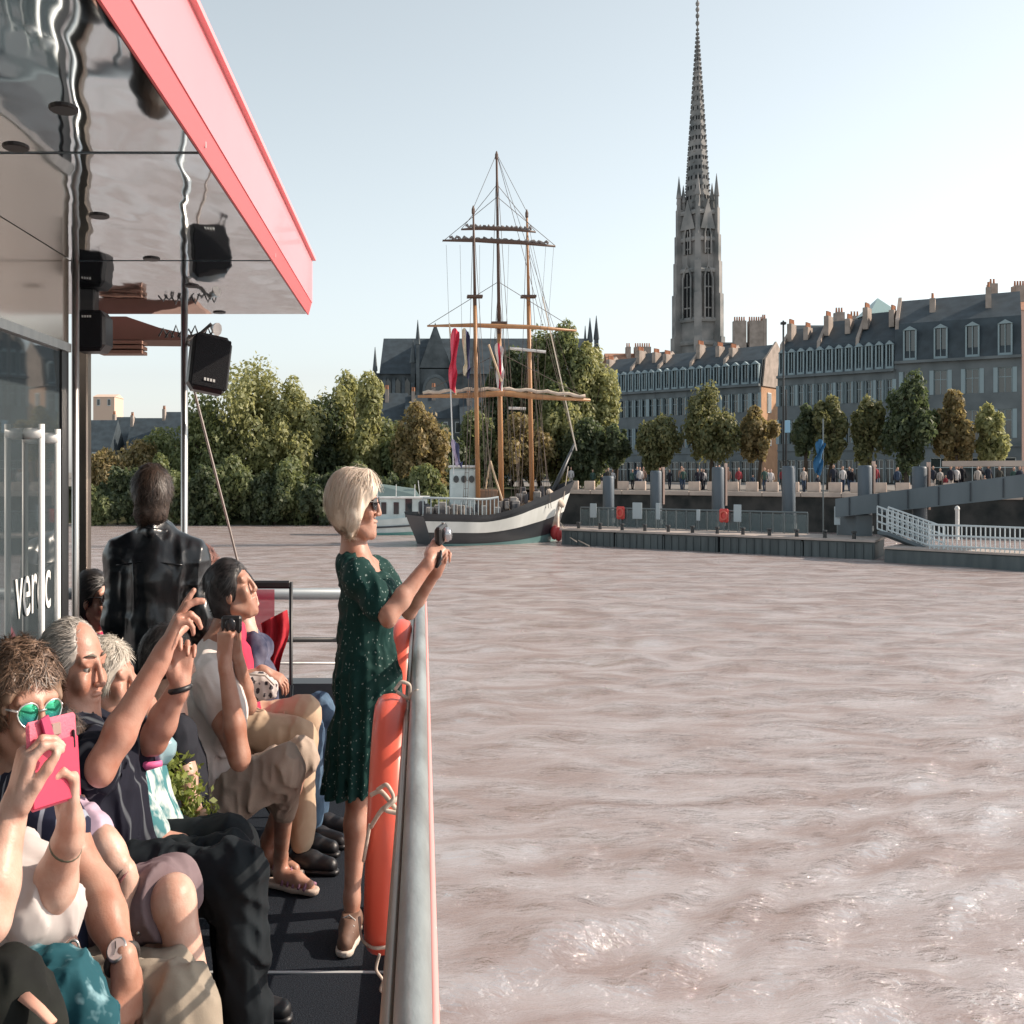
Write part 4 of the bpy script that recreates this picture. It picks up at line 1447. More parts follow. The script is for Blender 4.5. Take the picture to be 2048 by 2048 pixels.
pm_ = [far_person_meshes(i) for i in range(8)]
cmats = [mat(f'street_cloth_{chr(97 + i)}', c, .85) for i, c in enumerate(cloth_cols)]
hair_m_far = mat('far_hair', (.05, .035, .025), .8)
far_me = {}
used_lab = set()
rg = random.Random(21)
spots = []
x = 1078
while x < 1930:
    for _ in range(rg.choice([1, 1, 2, 3, 4])):
        spots.append((x + rg.uniform(-3, 3), rg.choice([1.8, 2.4, 3.4, 4.6, 6.0])))
        x += rg.uniform(5, 9)
    x += rg.choice([4, 12, 20, 30])
for i, (x, back) in enumerate(spots):
    p = on_line(x, QA - QN * back, QU)
    p[2] = QZ + .002
    k = rg.randrange(8)
    ci, cj = rg.randrange(10), rg.choice([0, 3, 4, 9, 1])
    marks = ((1150, 'left of the leftmost pile'), (1240, 'between the first two piles'), (1355, 'between second and third piles'), (1488, 'between third and fourth piles'), (1632, 'between fourth and fifth piles'), (1735, 'between the last two piles'), (1840, 'above the ramp middle'), (9999, 'above the ramp right end'))
    mk_ = next(t_ for (lim, t_) in marks if x < lim)
    near = {1.8: 'at the parapet', 2.4: 'just behind the parapet', 3.4: 'one step back', 4.6: 'under the trees', 6.0: 'at the back'}[back]
    names_ = ['navy', 'pale grey', 'dark red', 'dark blue', 'black', 'tan', 'dark green', 'white', 'charcoal', 'olive']
    for ci in [ci] + list(range(10)):
        cn = names_[ci]
        if (cn, near, mk_) not in used_lab:
            break
    used_lab.add((cn, near, mk_))
    T = thing('person', p, f'distant walker in {cn} top {near}, {mk_}', 'person', 'people strolling on the promenade')
    for nm, mbx, mm in (('trousers', pm_[k][0], cmats[cj]), ('top', pm_[k][1], cmats[ci]), ('head', pm_[k][2], skin_far)):
        key = (nm, k, mm.name)
        if key not in far_me:
            sc_ = (1.0, .93, 1.05, .66, .97, 1.08, .9, 1.02)[k]
            mbx.v = [tuple(np.array(q) * sc_) for q in mbx.v] if (nm, k) not in far_me else mbx.v
            far_me[(nm, k)] = 1
            far_me[key] = mbx.mesh(nm, mm, (0, 0, 0), True)
        obj_from_mesh(nm, far_me[key], T, p)
# ================================================================== the tour boat we stand on
deck_m = mat('deck_coating', (0.006, 0.0095, 0.016), 0.8, c2=(0.02, 0.026, 0.036), scale=180, detail=2, p=(.42, .6), bump=.35, bscale=220)
hull_red = mat('hull_red', (0.62, 0.12, 0.12), 0.45, c2=(.55, .1, .1), scale=2)
bronze = mat('bronze_tube', (.3, .25, .2), .35, .85, c2=(.24, .2, .17), scale=6)
boat = thing('tour_boat', (0, 2, 0), 'tour boat deck with mirrored canopy, red fascia and steel side rail', 'boat')
# deck sheets with a pale joint between them
for (y0, y1) in ((-3, 3.945), (3.965, 6.5)):
    MB().span((-5, y0, -.06), (.03, y1, 0)).build('deck_sheet', deck_m, boat)
MB().span((-5, 3.947, -.06), (.03, 3.963, .003)).build('deck_joint', mat('joint_pale', (.45, .47, .48), .5), boat)
m = MB()
m.span((-5.2, -3.2, -2.7), (-.02, 6.7, -.07))
m.build('hull', hull_red, boat)
MB().span((-.0, -3.2, -2.7), (.055, 6.75, -.09)).build('hull_side', hull_red, boat)
MB().span((-5.2, 6.52, -.2), (.03, 6.7, .5)).build('bow_bulwark', mat('bulwark_dark', (.05, .06, .07), .6), boat)
MB().span((-.02, -3.2, -.06), (.05, 6.7, .1)).build('toe_board', hull_red, boat)


def railx(y):
    return .004 + .011 * max(0, y - 1.2)


ys = np.linspace(-2.5, 6.45, 40)
MB().tube([V3(railx(y) - .006, y, 1.0 + .004 * math.sin(y * 2.1)) for y in ys], .03, 16).build('handrail', mat('weathered_steel', (.36, .4, .4), .4, .45, c2=(.22, .23, .225), scale=9, stretch=(1, .3, 1), detail=8, bump=.15, bscale=40), boat, True)
MB().tube([V3(railx(y) - .046, y, .965) for y in ys], .014, 8).build('inner_rail', bronze, boat, True)
MB().tube([V3(railx(y) + .028, y, .95) for y in ys], .009, 8).build('outer_rail', mat('rail_red', (.75, .32, .3), .4), boat, True)
for zz in (.33, .66):
    MB().tube([V3(railx(y), y, zz) for y in ys[::4]], .013, 7).build('side_bar', steel, boat, True)
for y in (-1.5, 0, 1.5, 2.72, 4.02, 5.3, 6.42):
    MB().tube([(railx(y), y, 0.0), (railx(y), y, .98)], .02, 8).build('stanchion', steel, boat, True)
# bow rails
MB().tube([V3(-5, 6.4, 1.0), V3(railx(6.4), 6.4, 1.0)], .032, 10).build('bow_handrail', mat('rail_grey', (.22, .25, .27), .45, .3), boat, True)
MB().tube([V3(-5, 6.4, .755), V3(railx(6.4), 6.4, .755)], .013, 8).build('bow_bar', black_metal, boat, True)
MB().tube([V3(-5, 6.4, .63), V3(railx(6.4), 6.4, .63)], .007, 6).build('bow_bar', steel, boat, True)
for x in (-4.2, -3.1, -2.0, -.28):
    MB().tube([(x, 6.4, .5), (x, 6.4, 1.0)], .018, 8).build('bow_stanchion', steel, boat, True)

# canopy
CZ, CXR, CYF = 2.4, -.61, 5.7


def mirror_mat():
    m = mat('mirror_ceiling', (.68, .76, .8), .04, 1.0)
    nt = m.node_tree
    tc = nt.nodes.new('ShaderNodeTexCoord')
    mp = nt.nodes.new('ShaderNodeMapping')
    mp.inputs['Scale'].default_value = (2.2, .8, 1)
    n = nt.nodes.new('ShaderNodeTexNoise')
    n.inputs['Scale'].default_value = 2.6
    n.inputs['Detail'].default_value = 1.5
    bp_ = nt.nodes.new('ShaderNodeBump')
    bp_.inputs['Strength'].default_value = .13
    bp_.inputs['Distance'].default_value = .035
    nt.links.new(tc.outputs['Object'], mp.inputs[0])
    nt.links.new(mp.outputs[0], n.inputs['Vector'])
    nt.links.new(n.outputs['Fac'], bp_.inputs['Height'])
    nt.links.new(bp_.outputs[0], nt.nodes['Principled BSDF'].inputs['Normal'])
    return m


mir = mirror_mat()
yb = CYF
for k in range(6):
    ya = yb - 1.44
    MB().span((-5.5, ya + .012, CZ), (CXR - .036, yb - (.012 if k else .0), CZ + .03)).build('ceiling_panel', mir, boat)
    MB().span((-5.5, ya - .004, CZ + .012), (CXR - .012, ya + .004, CZ + .03)).build('ceiling_seam', mat('seam_pale', (.5, .5, .5), .5), boat)
    yb = ya
can = MB()
can.span((-5.5, -3, CZ + .035), (CXR - .03, CYF - .02, CZ + .24))
can.build('canopy_core', black_metal, boat)
fas = mat('fascia_red_sunlit', (.74, .25, .275), .4, c2=(.7, .225, .25), scale=1.2, coat=.2)  # red paint made paler; strong sunlight on the side is in the colour
MB().span((CXR - .028, -3, CZ + .052), (CXR, CYF, CZ + .254)).build('side_fascia', fas, boat)
MB().span((-5.5, CYF - .018, CZ + .035), (CXR - .03, CYF, CZ + .254)).build('front_fascia', fas, boat)
MB().prism([(CXR - .004, -3, CZ + .05), (CXR - .03, -3, CZ + .05), (CXR - .03, -3, CZ - .004), (CXR - .022, -3, CZ - .004)], (0, CYF + 3 - .002, 0)).build('fascia_lip', mat('lip_red_shaded', (.72, .12, .13), .45), boat)  # same red in a deeper tone; the weaker sun here is in the colour
MB().span((-5.5, -3, CZ + .256), (CXR + .02, CYF + .02, CZ + .27)).build('roof_trim', mat('trim_red', (.8, .3, .32), .5), boat)
for (x, y) in ((30, 277), (187, 407), (286, 488), (362, 539), (414, 589), (120, 205)):
    Y = (CZ - CAMZ) * FZ / (CY - y)
    p = D(x, y, Y)
    MB().lathe(V3(p[0], min(p[1], CYF - .06), CZ - .005), [(.034, 0), (.038, .002), (.038, .0055)], 14).build('downlight', black, boat)
# cabin side: fascia panel above dark glass, corner post, posts
WX = -1.55
tint = mat('tinted_glass', (.075, .095, .105), .025, .4, spec=.6)
MB().span((WX - .04, -3, 2.1), (WX, 4.22, CZ - .002)).build('cabin_fascia', mat('fascia_mirror', (.62, .55, .48), .12, .8, c2=(.52, .46, .4), scale=1.5), boat)
MB().span((WX - .03, -3, 2.07), (WX + .012, 4.22, 2.1)).build('window_head', steel, boat)
for k, (y0, y1) in enumerate(((-3, 1.2), (1.22, 3.46), (3.48, 4.13))):
    MB().span((WX - .02, y0, .05), (WX - .008, y1, 2.07)).build('glass_pane', tint, boat)
MB().span((-5, 4.16, 0.01), (WX - .06, 4.19, 2.08)).build('glass_pane', tint, boat)
MB().span((WX - .055, 4.14, 0), (WX + .0, 4.22, 2.07)).build('corner_post', black_metal, boat)
MB().tube([V3(WX + .02, 4.25, 0), V3(WX + .02, 4.25, CZ)], .017, 10).build('steel_post', steel, boat, True)
bx = (158 - CX) * 5.4 / FX
MB().bbox(V3(bx, 5.4, CZ / 2), (.068, .068, CZ), None, .008).build('bronze_post', bronze, boat)
px_ = (348 - CX) * 5.6 / FX
MB().tube([V3(px_, 5.6, 0), V3(px_, 5.6, CZ - .001)], .021, 12).build('canopy_post', steel, boat, True)
# long white door handles on the glass
hm = mat('handle_white', (.8, .8, .78), .35)
for (yv, zt_, zb_) in ((3.76, 1.8, .62), (3.93, 1.79, .5)):
    MB().tube([V3(WX + .06, yv, zb_), V3(WX + .06, yv, zt_)], .013, 8).build('door_handle', hm, boat, True)
    MB().tube([V3(WX - .01, yv, zt_ - .03), V3(WX + .065, yv, zt_ - .03)], .018, 8).build('handle_bracket', hm, boat, True)
# lettering on the door glass (only its outline can be made out in the photograph)
for (txt, size, yv, zv) in (('verdc', .2, 3.66, 1.2), ('rive', .13, 3.72, 1.0)):
    cu = bpy.data.curves.new('lettering', 'FONT')
    cu.body = txt
    cu.size = size
    cu.extrude = .001
    cu.materials.append(hm)
    tmp = bpy.data.objects.new('lettering', cu)
    COL.objects.link(tmp)
    bpy.context.view_layer.update()
    tm = bpy.data.meshes.new_from_object(tmp.evaluated_get(bpy.context.evaluated_depsgraph_get()))
    tv = np.array([v.co[:] for v in tm.vertices])
    tf = [tuple(q.vertices) for q in tm.polygons]
    bpy.data.objects.remove(tmp)
    MB().add([V3(WX - .003 + q[2], yv + q[0] * .8, zv + q[1] * 1.35) for q in tv], tf).build('lettering', hm, boat)

# loudspeakers
spk_m = mat('speaker_cloth', (.012, .013, .016), .8, bump=.3, bscale=300)
logo_m = mat('logo_pale', (.6, .6, .58), .5)


def speaker(label, c, s, ax=None, cat='loudspeaker', logo=-.32):
    ax = np.eye(3) if ax is None else ax
    T = thing('loudspeaker', c, label, cat, 'loudspeakers under the canopy')
    MB().bbox(c, s, ax, min(s) * .16).build('cabinet', black, T)
    MB().bbox(V3(c) - np.asarray(ax)[1] * (s[1] / 2 + .004), (s[0] * .9, .012, s[2] * .88), ax, .006).build('grille', spk_m, T)
    lg = MB()
    for k in range(4):
        lg.box(V3(c) - np.asarray(ax)[1] * (s[1] / 2 + .012) + np.asarray(ax)[0] * (k - 1.5) * s[0] * .075 + np.asarray(ax)[2] * s[2] * logo, (s[0] * .05, .003, s[2] * .05), ax)
    lg.build('logo', logo_m, T)
    return T


T = speaker('black loudspeaker hanging under the mirrored ceiling by the bronze post', D(175, 627, 5.25), (.186, .18, .178), logo=.32)
MB().bbox(D(168, 580, 5.27), (.09, .08, .1), None, .01).build('bracket', black_metal, T)
a = R(-8)
tl = R(14)
ax = np.array([[math.cos(a), 0, math.sin(a)], [0, 1, 0], [-math.sin(a), 0, math.cos(a)]])
rz = R(20)
rot = np.array([[math.cos(rz), math.sin(rz), 0], [-math.sin(rz), math.cos(rz), 0], [0, 0, 1]])
ax = ax @ rot
T = speaker('black loudspeaker tilted on the slim canopy post above the trees', D(394, 688, 5.45), (.225, .2, .26), ax, logo=-.3)
MB().tube([D(352, 645, 5.6), D(380, 660, 5.5)], .012, 6).build('bracket', steel, T)
# brown awning and wooden slats beyond the canopy front, with cables
aw = thing('brown_awning', D(280, 620, 5.9), 'brown canvas awning stretched beside the canopy front edge', 'awning')
pts = [D(150, 597, 5.9), D(238, 597, 5.9), D(300, 618, 5.9), D(368, 634, 5.9), D(368, 642, 5.9), D(150, 640, 5.9)]
MB().prism(pts, (0, .5, .02)).build('canvas', mat('awning_brown', (.2, .125, .1), .85, c2=(.16, .1, .08), scale=4), aw)
for k in range(3):
    a_, b_ = D(190, 648 + 9 * k, 5.92), D(273, 648 + 9 * k, 5.92)
    MB().box((a_ + b_) / 2, (b_[0] - a_[0], .12, .016)).build('wooden_slat', mat('slat_wood', (.26, .15, .11), .7), aw)
cb = MB()
for k in range(9):
    x = 300 + 12 * k
    cb.tube([D(x, 634 + 3 * math.sin(k), 5.75), D(x + 8, 620 + 6 * math.sin(k * 2.3), 5.72), D(x + 16, 636, 5.75)], .006, 5)
cb.build('cable', black, aw)
cl = thing('clip_lamp', D(392, 626, 5.6), 'small clip lamp tangled in wires on top of the slim post', 'lamp')
MB().tube([D(350, 640, 5.6), D(378, 630, 5.6), D(398, 612, 5.6), D(408, 625, 5.6)], .01, 6).build('arm', steel, cl)
MB().lathe(D(400, 618, 5.6), [(.012, 0), (.03, .05), (.032, .06)], 10, (.6, -.6, -.2)).build('shade', steel, cl)
st = MB().tube([D(366, 735, 5.55), D(430, 985, 5.75), D(492, 1238, 5.95)], .0075, 6)
one('stay_cable', st, mat('stay_wire', (.35, .3, .27), .4, .5), 'thin slanting stay cable from the slim post down to the bow', 'cable')

# life rings hung inside the rail
ring_m = mat('ring_orange', (.78, .13, .075), .42, c2=(.7, .11, .07), scale=3, coat=.15)


def life_ring(label, c, Rm, rm, tilt, group):
    T = thing('life_ring', V3(c[0], c[1], c[2] - Rm - rm), label, 'life ring', group)
    n, q = 48, 16
    vs, fs = [], []
    for i in range(n):
        a = 2 * PI * i / n
        for j in range(q):
            b = 2 * PI * j / q
            # rounded rectangular section
            cb_, sb_ = math.cos(b), math.sin(b)
            e = .75
            rad = Rm + rm * math.copysign(abs(cb_) ** e, cb_)
            xo = rm * 1.0 * math.copysign(abs(sb_) ** e, sb_)
            p = V3(xo, math.cos(a) * rad, math.sin(a) * rad)
            p = p + V3(p[2] * tilt, 0, 0)
            vs.append(V3(c) + p)
    for i in range(n):
        for j in range(q):
            fs.append((i * q + j, i * q + (j + 1) % q, ((i + 1) % n) * q + (j + 1) % q, ((i + 1) % n) * q + j))
    MB().add(vs, fs).build('ring', ring_m, T, True)
    return T


lr = life_ring('orange life ring nearest us, lashed with rope inside the rail', V3(-.095, 3.46, .645), .298, .064, .05, 'life rings along the rail')
life_ring('orange life ring farther along the rail beside the woman', V3(-.07, 5.15, .66), .298, .06, .03, 'life rings along the rail')
rope_T = thing('lashing_rope', D(735, 1790, 3.2), 'pale rope knotted round the near life ring', 'rope')


def rope(pts, r=.006):
    P = np.array(pts, float)
    n = len(P)
    tt = np.linspace(0, n - 1, n * 6)
    S = np.stack([np.interp(tt, range(n), P[:, k]) for k in range(3)], 1)
    for _ in range(4):
        S[1:-1] = (S[:-2] + S[1:-1] * 2 + S[2:]) / 4
    MB().tube(list(S), r, 6).build('rope_strand', rope_p, rope_T, True)


rope([D(745, 1302, 3.42), D(757, 1285, 3.42), D(775, 1292, 3.42), D(772, 1320, 3.42), D(748, 1305, 3.42)])
rope([D(772, 1320, 3.42), D(788, 1300, 3.4), D(796, 1330, 3.4)])
rope([D(700, 1500, 3.1), D(718, 1490, 3.08), D(742, 1520, 3.06), D(766, 1552, 3.08), D(772, 1570, 3.1)], .007)
rope([D(770, 1490, 3.1), D(742, 1512, 3.05), D(718, 1530, 3.06), D(700, 1560, 3.1)], .007)
rope([D(712, 1490, 3.07), D(730, 1478, 3.05), D(745, 1505, 3.05), D(722, 1528, 3.05), D(752, 1535, 3.05)], .006)
rope([D(698, 1555, 3.1), D(692, 1590, 3.1), D(686, 1625, 3.12)], .006)
rope([D(678, 1730, 3.3), D(682, 1775, 3.25), D(704, 1790, 3.2), D(745, 1785, 3.2)], .005)
rope([D(716, 1800, 3.2), D(708, 1830, 3.2), D(724, 1850, 3.2), D(716, 1870, 3.2), D(738, 1872, 3.2), D(745, 1855, 3.2)], .005)

# chairs along the cabin side, one per sitter, facing the rail
def chair(label, x, y, mm_seat, group='folding chairs along the cabin'):
    T = thing('chair', (x, y, 0), label, 'chair', group)
    MB().bbox((x, y, .42), (.44, .44, .03), None, .012).build('seat', mm_seat, T)
    MB().bbox((x - .225, y, .66), (.03, .42, .36), None, .012).build('backrest', mm_seat, T)
    for sy in (-1, 1):
        MB().tube([(x - .2, y + sy * .21, .0), (x + .2, y + sy * .21, .42)], .011, 6).build('leg', black_metal, T)
        MB().tube([(x + .2, y + sy * .235, .0), (x - .22, y + sy * .235, .5), (x - .24, y + sy * .23, .84)], .011, 6).build('leg', black_metal, T)
    return T


seat_m = mat('chair_black', (.02, .02, .022), .6)
for i, (y, lab) in enumerate(((1.95, 'black folding chair under the phone holder nearest us'), (2.5, 'black folding chair under the person with mirrored glasses'), (2.85, 'black folding chair under the sitter in lavender'),
                              (3.2, 'black folding chair under the pointing man'), (3.62, 'black folding chair under the white-haired sitter'), (4.0, 'black folding chair under the sitter leaning on one arm'),
                              (4.45, 'black folding chair under the woman in white'), (5.05, 'black folding chair under the woman in red'), (5.5, 'black folding chair under the sitter in jeans'))):
    chair(lab, -1.2 if i < 6 else -1.05, y, seat_m)
# red mesh deck chair at the bow
rc = thing('red_deck_chair', V3(-.95, 6.0, 0), 'red mesh deck chair with black frame at the bow rail', 'chair')
redmesh = mat('red_mesh', (.6, .03, .08), .6, alpha=.82)
yv = 5.98
for x in (405, 549):
    MB().tube([V3(*D(x, 1098, yv)[:2], 0.0), D(x, 1098, yv)], .012, 8).build('upright', black_metal, rc, True)
    MB().tube([V3(*(D(x, 1098, yv) + V3(.02, -.45, 0))[:2], 0.0), D(x + 4, 1290, yv) + V3(0, -.05, 0)], .01, 8).build('leg', black_metal, rc, True)
MB().bbox((D(405, 1103, yv) + D(549, 1103, yv)) / 2, (D(549, 1103, yv)[0] - D(405, 1103, yv)[0], .03, .04), None, .01).build('top_bar', black_metal, rc)
G = np.zeros((8, 6, 3))
for i in range(8):
    for j in range(6):
        f, h = i / 7, j / 5
        G[i, j] = D(412 + (518 - 412) * f, 1112 + (1330 - 1112) * h, yv - .02 - .06 * math.sin(PI * f) * h)
MB().grid(G).build('mesh_back', redmesh, rc, True)
MB().bbox(D(470, 1340, 5.8), (.42, .42, .03), None, .01).build('seat', redmesh, rc)
jk = MB()
G = np.zeros((12, 10, 3))
for i in range(12):
    for j in range(10):
        f, h = i / 11, j / 9
        x = 492 + (542 - 492) * f * (1 - .55 * max(0, h - .35)) + 4 * math.sin(h * 7)
        y = 1150 + 150 * h + 26 * (1 - f) * (1 - h)
        G[i, j] = D(x, y, 5.86 + .03 * math.sin(f * 14 + h * 3) + .02 * math.sin(h * 9))
jk.grid(G)
one('red_jacket', jk, mat('jacket_red', (.5, .035, .05), .8, c2=(.35, .02, .03), scale=7), 'crumpled red jacket draped over the deck chair', 'jacket', smooth=True)

# potted bush among the seats
pb = V3(*D(325, 1480, 3.72)[:2], 0)
pt = thing('potted_plant', pb, 'small leafy green bush in a dark pot between the seats', 'plant')
pz_ = D(325, 1560, 3.72)[2]
MB().lathe(pb, [(.09, 0), (.12, pz_ * .9), (.13, pz_), (.11, pz_)], 14).build('pot', black, pt, True)
rg = np.random.default_rng(5)
cc = D(328, 1490, 3.72)
v, f = leaves([(cc + rg.normal(size=3) * V3(.06, .06, .07), V3(.07, .07, .09)) for _ in range(9)], 900, .014, rg)
obj_from_mesh('foliage', raw_mesh('foliage', v - pb, f, leaf_mat('leaves_box', (.06, .1, .02), (.28, .32, .08), (.25, .3, .05))), pt, pb)
MB().tube([pb, cc], .01, 5).build('stem', bark, pt)
# ================================================================== people: smooth implicit bodies turned into one skin
class Shape:
    def __init__(self):
        self.p = []          # (kind, data, k, op)

    def cone(self, a, b, ra, rb, k=.02, op='+'):
        self.p.append(('c', (V3(a), V3(b), ra, rb), k, op))
        return self

    def chain(self, pts, rs, k=.02, op='+'):
        for i in range(len(pts) - 1):
            self.cone(pts[i], pts[i + 1], rs[i], rs[i + 1], k, op)
        return self

    def ell(self, c, r, ax=None, k=.02, op='+'):
        self.p.append(('e', (V3(c), V3(r), np.eye(3) if ax is None else np.asarray(ax, float)), k, op))
        return self

    def cut(self, p, n, k=.004):
        """keep the side where (x - p).n < 0"""
        self.p.append(('h', (V3(p), nrm(n)), k, 'cut'))
        return self

    def bounds(self):
        lo, hi = np.full(3, 1e9), np.full(3, -1e9)
        for kind, d, k, op in self.p:
            if op != '+':
                continue
            if kind == 'c':
                r = max(d[2], d[3])
                lo = np.minimum(lo, np.minimum(d[0], d[1]) - r)
                hi = np.maximum(hi, np.maximum(d[0], d[1]) + r)
            elif kind == 'e':
                r = max(d[1])
                lo = np.minimum(lo, d[0] - r)
                hi = np.maximum(hi, d[0] + r)
        return lo, hi

    def mesh(self, h=.006, disp=None, band=.03):
        lo, hi = self.bounds()
        lo = lo - 4 * h - .012
        hi = hi + 4 * h + .012
        n = np.ceil((hi - lo) / h).astype(int) + 1
        F = np.full(n, .2, np.float32)
        axs = [np.arange(n[i], dtype=np.float32) * h + lo[i] for i in range(3)]
        for kind, d, k, op in self.p:
            if kind == 'h':
                sl = [slice(0, n[i]) for i in range(3)]
            else:
                if kind == 'c':
                    r = max(d[2], d[3])
                    a_, b_ = np.minimum(d[0], d[1]) - r, np.maximum(d[0], d[1]) + r
                else:
                    r = max(d[1])
                    a_, b_ = d[0] - r, d[0] + r
                mg = k + 3 * h + (.03 if disp else .012)
                i0 = np.clip(np.floor((a_ - mg - lo) / h).astype(int), 0, n)
                i1 = np.clip(np.ceil((b_ + mg - lo) / h).astype(int) + 1, 0, n)
                sl = [slice(i0[i], i1[i]) for i in range(3)]
                if min(i1 - i0) <= 0:
                    continue
            X = axs[0][sl[0]][:, None, None]
            Yv = axs[1][sl[1]][None, :, None]
            Z = axs[2][sl[2]][None, None, :]
            if kind == 'c':
                a, b, ra, rb = d
                ab = b - a
                l2 = max(float(ab @ ab), 1e-9)
                px, py, pz = X - a[0], Yv - a[1], Z - a[2]
                t = np.clip((px * ab[0] + py * ab[1] + pz * ab[2]) / l2, 0, 1)
                dx, dy, dz = px - t * ab[0], py - t * ab[1], pz - t * ab[2]
                g = np.sqrt(dx * dx + dy * dy + dz * dz) - (ra + (rb - ra) * t)
            elif kind == 'e':
                c, r, A = d
                px, py, pz = X - c[0], Yv - c[1], Z - c[2]
                q = [(px * A[i][0] + py * A[i][1] + pz * A[i][2]) for i in range(3)]
                k0 = np.sqrt(sum((q[i] / r[i]) ** 2 for i in range(3)))
                k1 = np.sqrt(sum((q[i] / r[i] ** 2) ** 2 for i in range(3)))
                g = k0 * (k0 - 1) / np.maximum(k1, 1e-6)
            else:
                g = (X - d[0][0]) * d[1][0] + (Yv - d[0][1]) * d[1][1] + (Z - d[0][2]) * d[1][2]
            S = F[sl[0], sl[1], sl[2]]
            g = g.astype(np.float32)
            if op == '+':
                hh = np.maximum(k - np.abs(S - g), 0) / k
                F[sl[0], sl[1], sl[2]] = np.minimum(S, g) - hh * hh * k * .25
            else:
                gg = g if op == 'cut' else -g
                hh = np.maximum(k - np.abs(S - gg), 0) / k
                F[sl[0], sl[1], sl[2]] = np.maximum(S, gg) + hh * hh * k * .25
        if disp is not None:
            idx = np.nonzero(np.abs(F) < band)
            P = np.stack([axs[0][idx[0]], axs[1][idx[1]], axs[2][idx[2]]], 1)
            F[idx] += disp(P).astype(np.float32)
        return nets(F, lo, h)


def nets(F, lo, h):
    s = F < 0
    n = F.shape
    c = np.zeros((n[0] - 1, n[1] - 1, n[2] - 1), np.uint8)
    for i in (0, 1):
        for j in (0, 1):
            for k in (0, 1):
                c += s[i:n[0] - 1 + i, j:n[1] - 1 + j, k:n[2] - 1 + k]
    act = np.nonzero((c > 0) & (c < 8))
    m = len(act[0])
    ids = np.full(c.shape, -1, np.int32)
    ids[act] = np.arange(m)
    pos = np.zeros((m, 3))
    cnt = np.zeros(m)
    co = [(i, j, k) for i in (0, 1) for j in (0, 1) for k in (0, 1)]
    val = {o: F[act[0] + o[0], act[1] + o[1], act[2] + o[2]] for o in co}
    for o in co:
        for ax in range(3):
            if o[ax] == 0:
                p = list(o)
                p[ax] = 1
                p = tuple(p)
                a, b = val[o], val[p]
                cr = (a < 0) != (b < 0)
                t = np.where(cr, a / np.where(cr, a - b, 1), 0)
                q = np.array(o, float)[None, :].repeat(m, 0)
                q[:, ax] += t
                pos += q * cr[:, None]
                cnt += cr
    pos = pos / cnt[:, None] + np.stack(act, 1)
    v = pos * h + lo
    fs = []
    for ax in range(3):
        u, w = (ax + 1) % 3, (ax + 2) % 3
        sl0 = [slice(None)] * 3
        sl1 = [slice(None)] * 3
        sl0[ax] = slice(0, n[ax] - 1)
        sl1[ax] = slice(1, n[ax])
        a, b = s[tuple(sl0)], s[tuple(sl1)]
        e = np.nonzero(a != b)
        e = np.stack(e, 1)
        ok = (e[:, u] > 0) & (e[:, w] > 0) & (e[:, u] < n[u] - 1) & (e[:, w] < n[w] - 1)
        e = e[ok]
        flip = a[e[:, 0], e[:, 1], e[:, 2]]
        q = []
        for (du, dw) in ((-1, -1), (0, -1), (0, 0), (-1, 0)):
            z = e.copy()
            z[:, u] += du
            z[:, w] += dw
            q.append(ids[z[:, 0], z[:, 1], z[:, 2]])
        q = np.stack(q, 1)
        q[~flip] = q[~flip][:, ::-1]
        fs.append(q)
    f = np.concatenate(fs)
    return v, f


def vnormals(v, f):
    n = np.cross(v[f[:, 2]] - v[f[:, 0]], v[f[:, 3]] - v[f[:, 1]])
    out = np.zeros_like(v)
    for k in range(4):
        np.add.at(out, f[:, k], n)
    return out / np.maximum(np.linalg.norm(out, axis=1), 1e-12)[:, None]


def add_strands(v, f, N, L, comb, cen, HA, hc, width=.0028, seed=1, jit=.3, follow=.7, lift=.3, seg=3):
    rg = np.random.default_rng(seed)
    n = vnormals(v, f)
    if ((v - cen) * n).sum() < 0:
        n = -n
    idx = rg.integers(0, len(v), N)
    p = v[idx] + n[idx] * .0006
    nn = n[idx].copy()
    cb = comb(p) if callable(comb) else np.repeat(V3(comb)[None], N, 0)
    cb = cb + rg.normal(size=(N, 3)) * jit
    rad = np.linalg.norm(p - cen, axis=1)
    ll = L * (.5 + .8 * rg.random(N)) / seg
    W = width * (.6 + .8 * rg.random(N))
    rows = []
    lf = lift * rg.random(N) * L
    for k in range(seg + 1):
        t = cb - nn * (cb * nn).sum(1)[:, None]
        t /= np.maximum(np.linalg.norm(t, axis=1), 1e-6)[:, None]
        sd = np.cross(t, nn)
        w = W * (1 - .75 * (k / seg) ** 2)
        rows.append(np.stack([p - sd * w[:, None], p + sd * w[:, None]], 1))
        p = p + t * ll[:, None]
        r = np.linalg.norm(p - cen, axis=1)
        want = rad + lf * ((k + 1) / seg) ** 1.5 + .001
        sc_ = 1 + follow * (want / np.maximum(r, 1e-6) - 1)
        p = cen + (p - cen) * sc_[:, None]
        d = (p - cen) / np.maximum(np.linalg.norm(p - cen, axis=1), 1e-6)[:, None]
        nn = .6 * nn + .4 * d
        nn /= np.linalg.norm(nn, axis=1)[:, None]
    V = np.stack(rows, 1)                       # N, seg+1, 2, 3
    rel = V[:, :, 0] - hc
    bad = ((rel @ HA[0] > .045) & (rel @ HA[2] < .05)).any(1)
    V = V[~bad]
    N = len(V)
    base = len(v) + np.arange(N)[:, None] * (2 * (seg + 1)) + np.arange(seg)[None] * 2
    F = np.stack([base, base + 1, base + 3, base + 2], -1).reshape(-1, 4)
    return np.vstack([v, V.reshape(-1, 3)]), np.vstack([f, F])


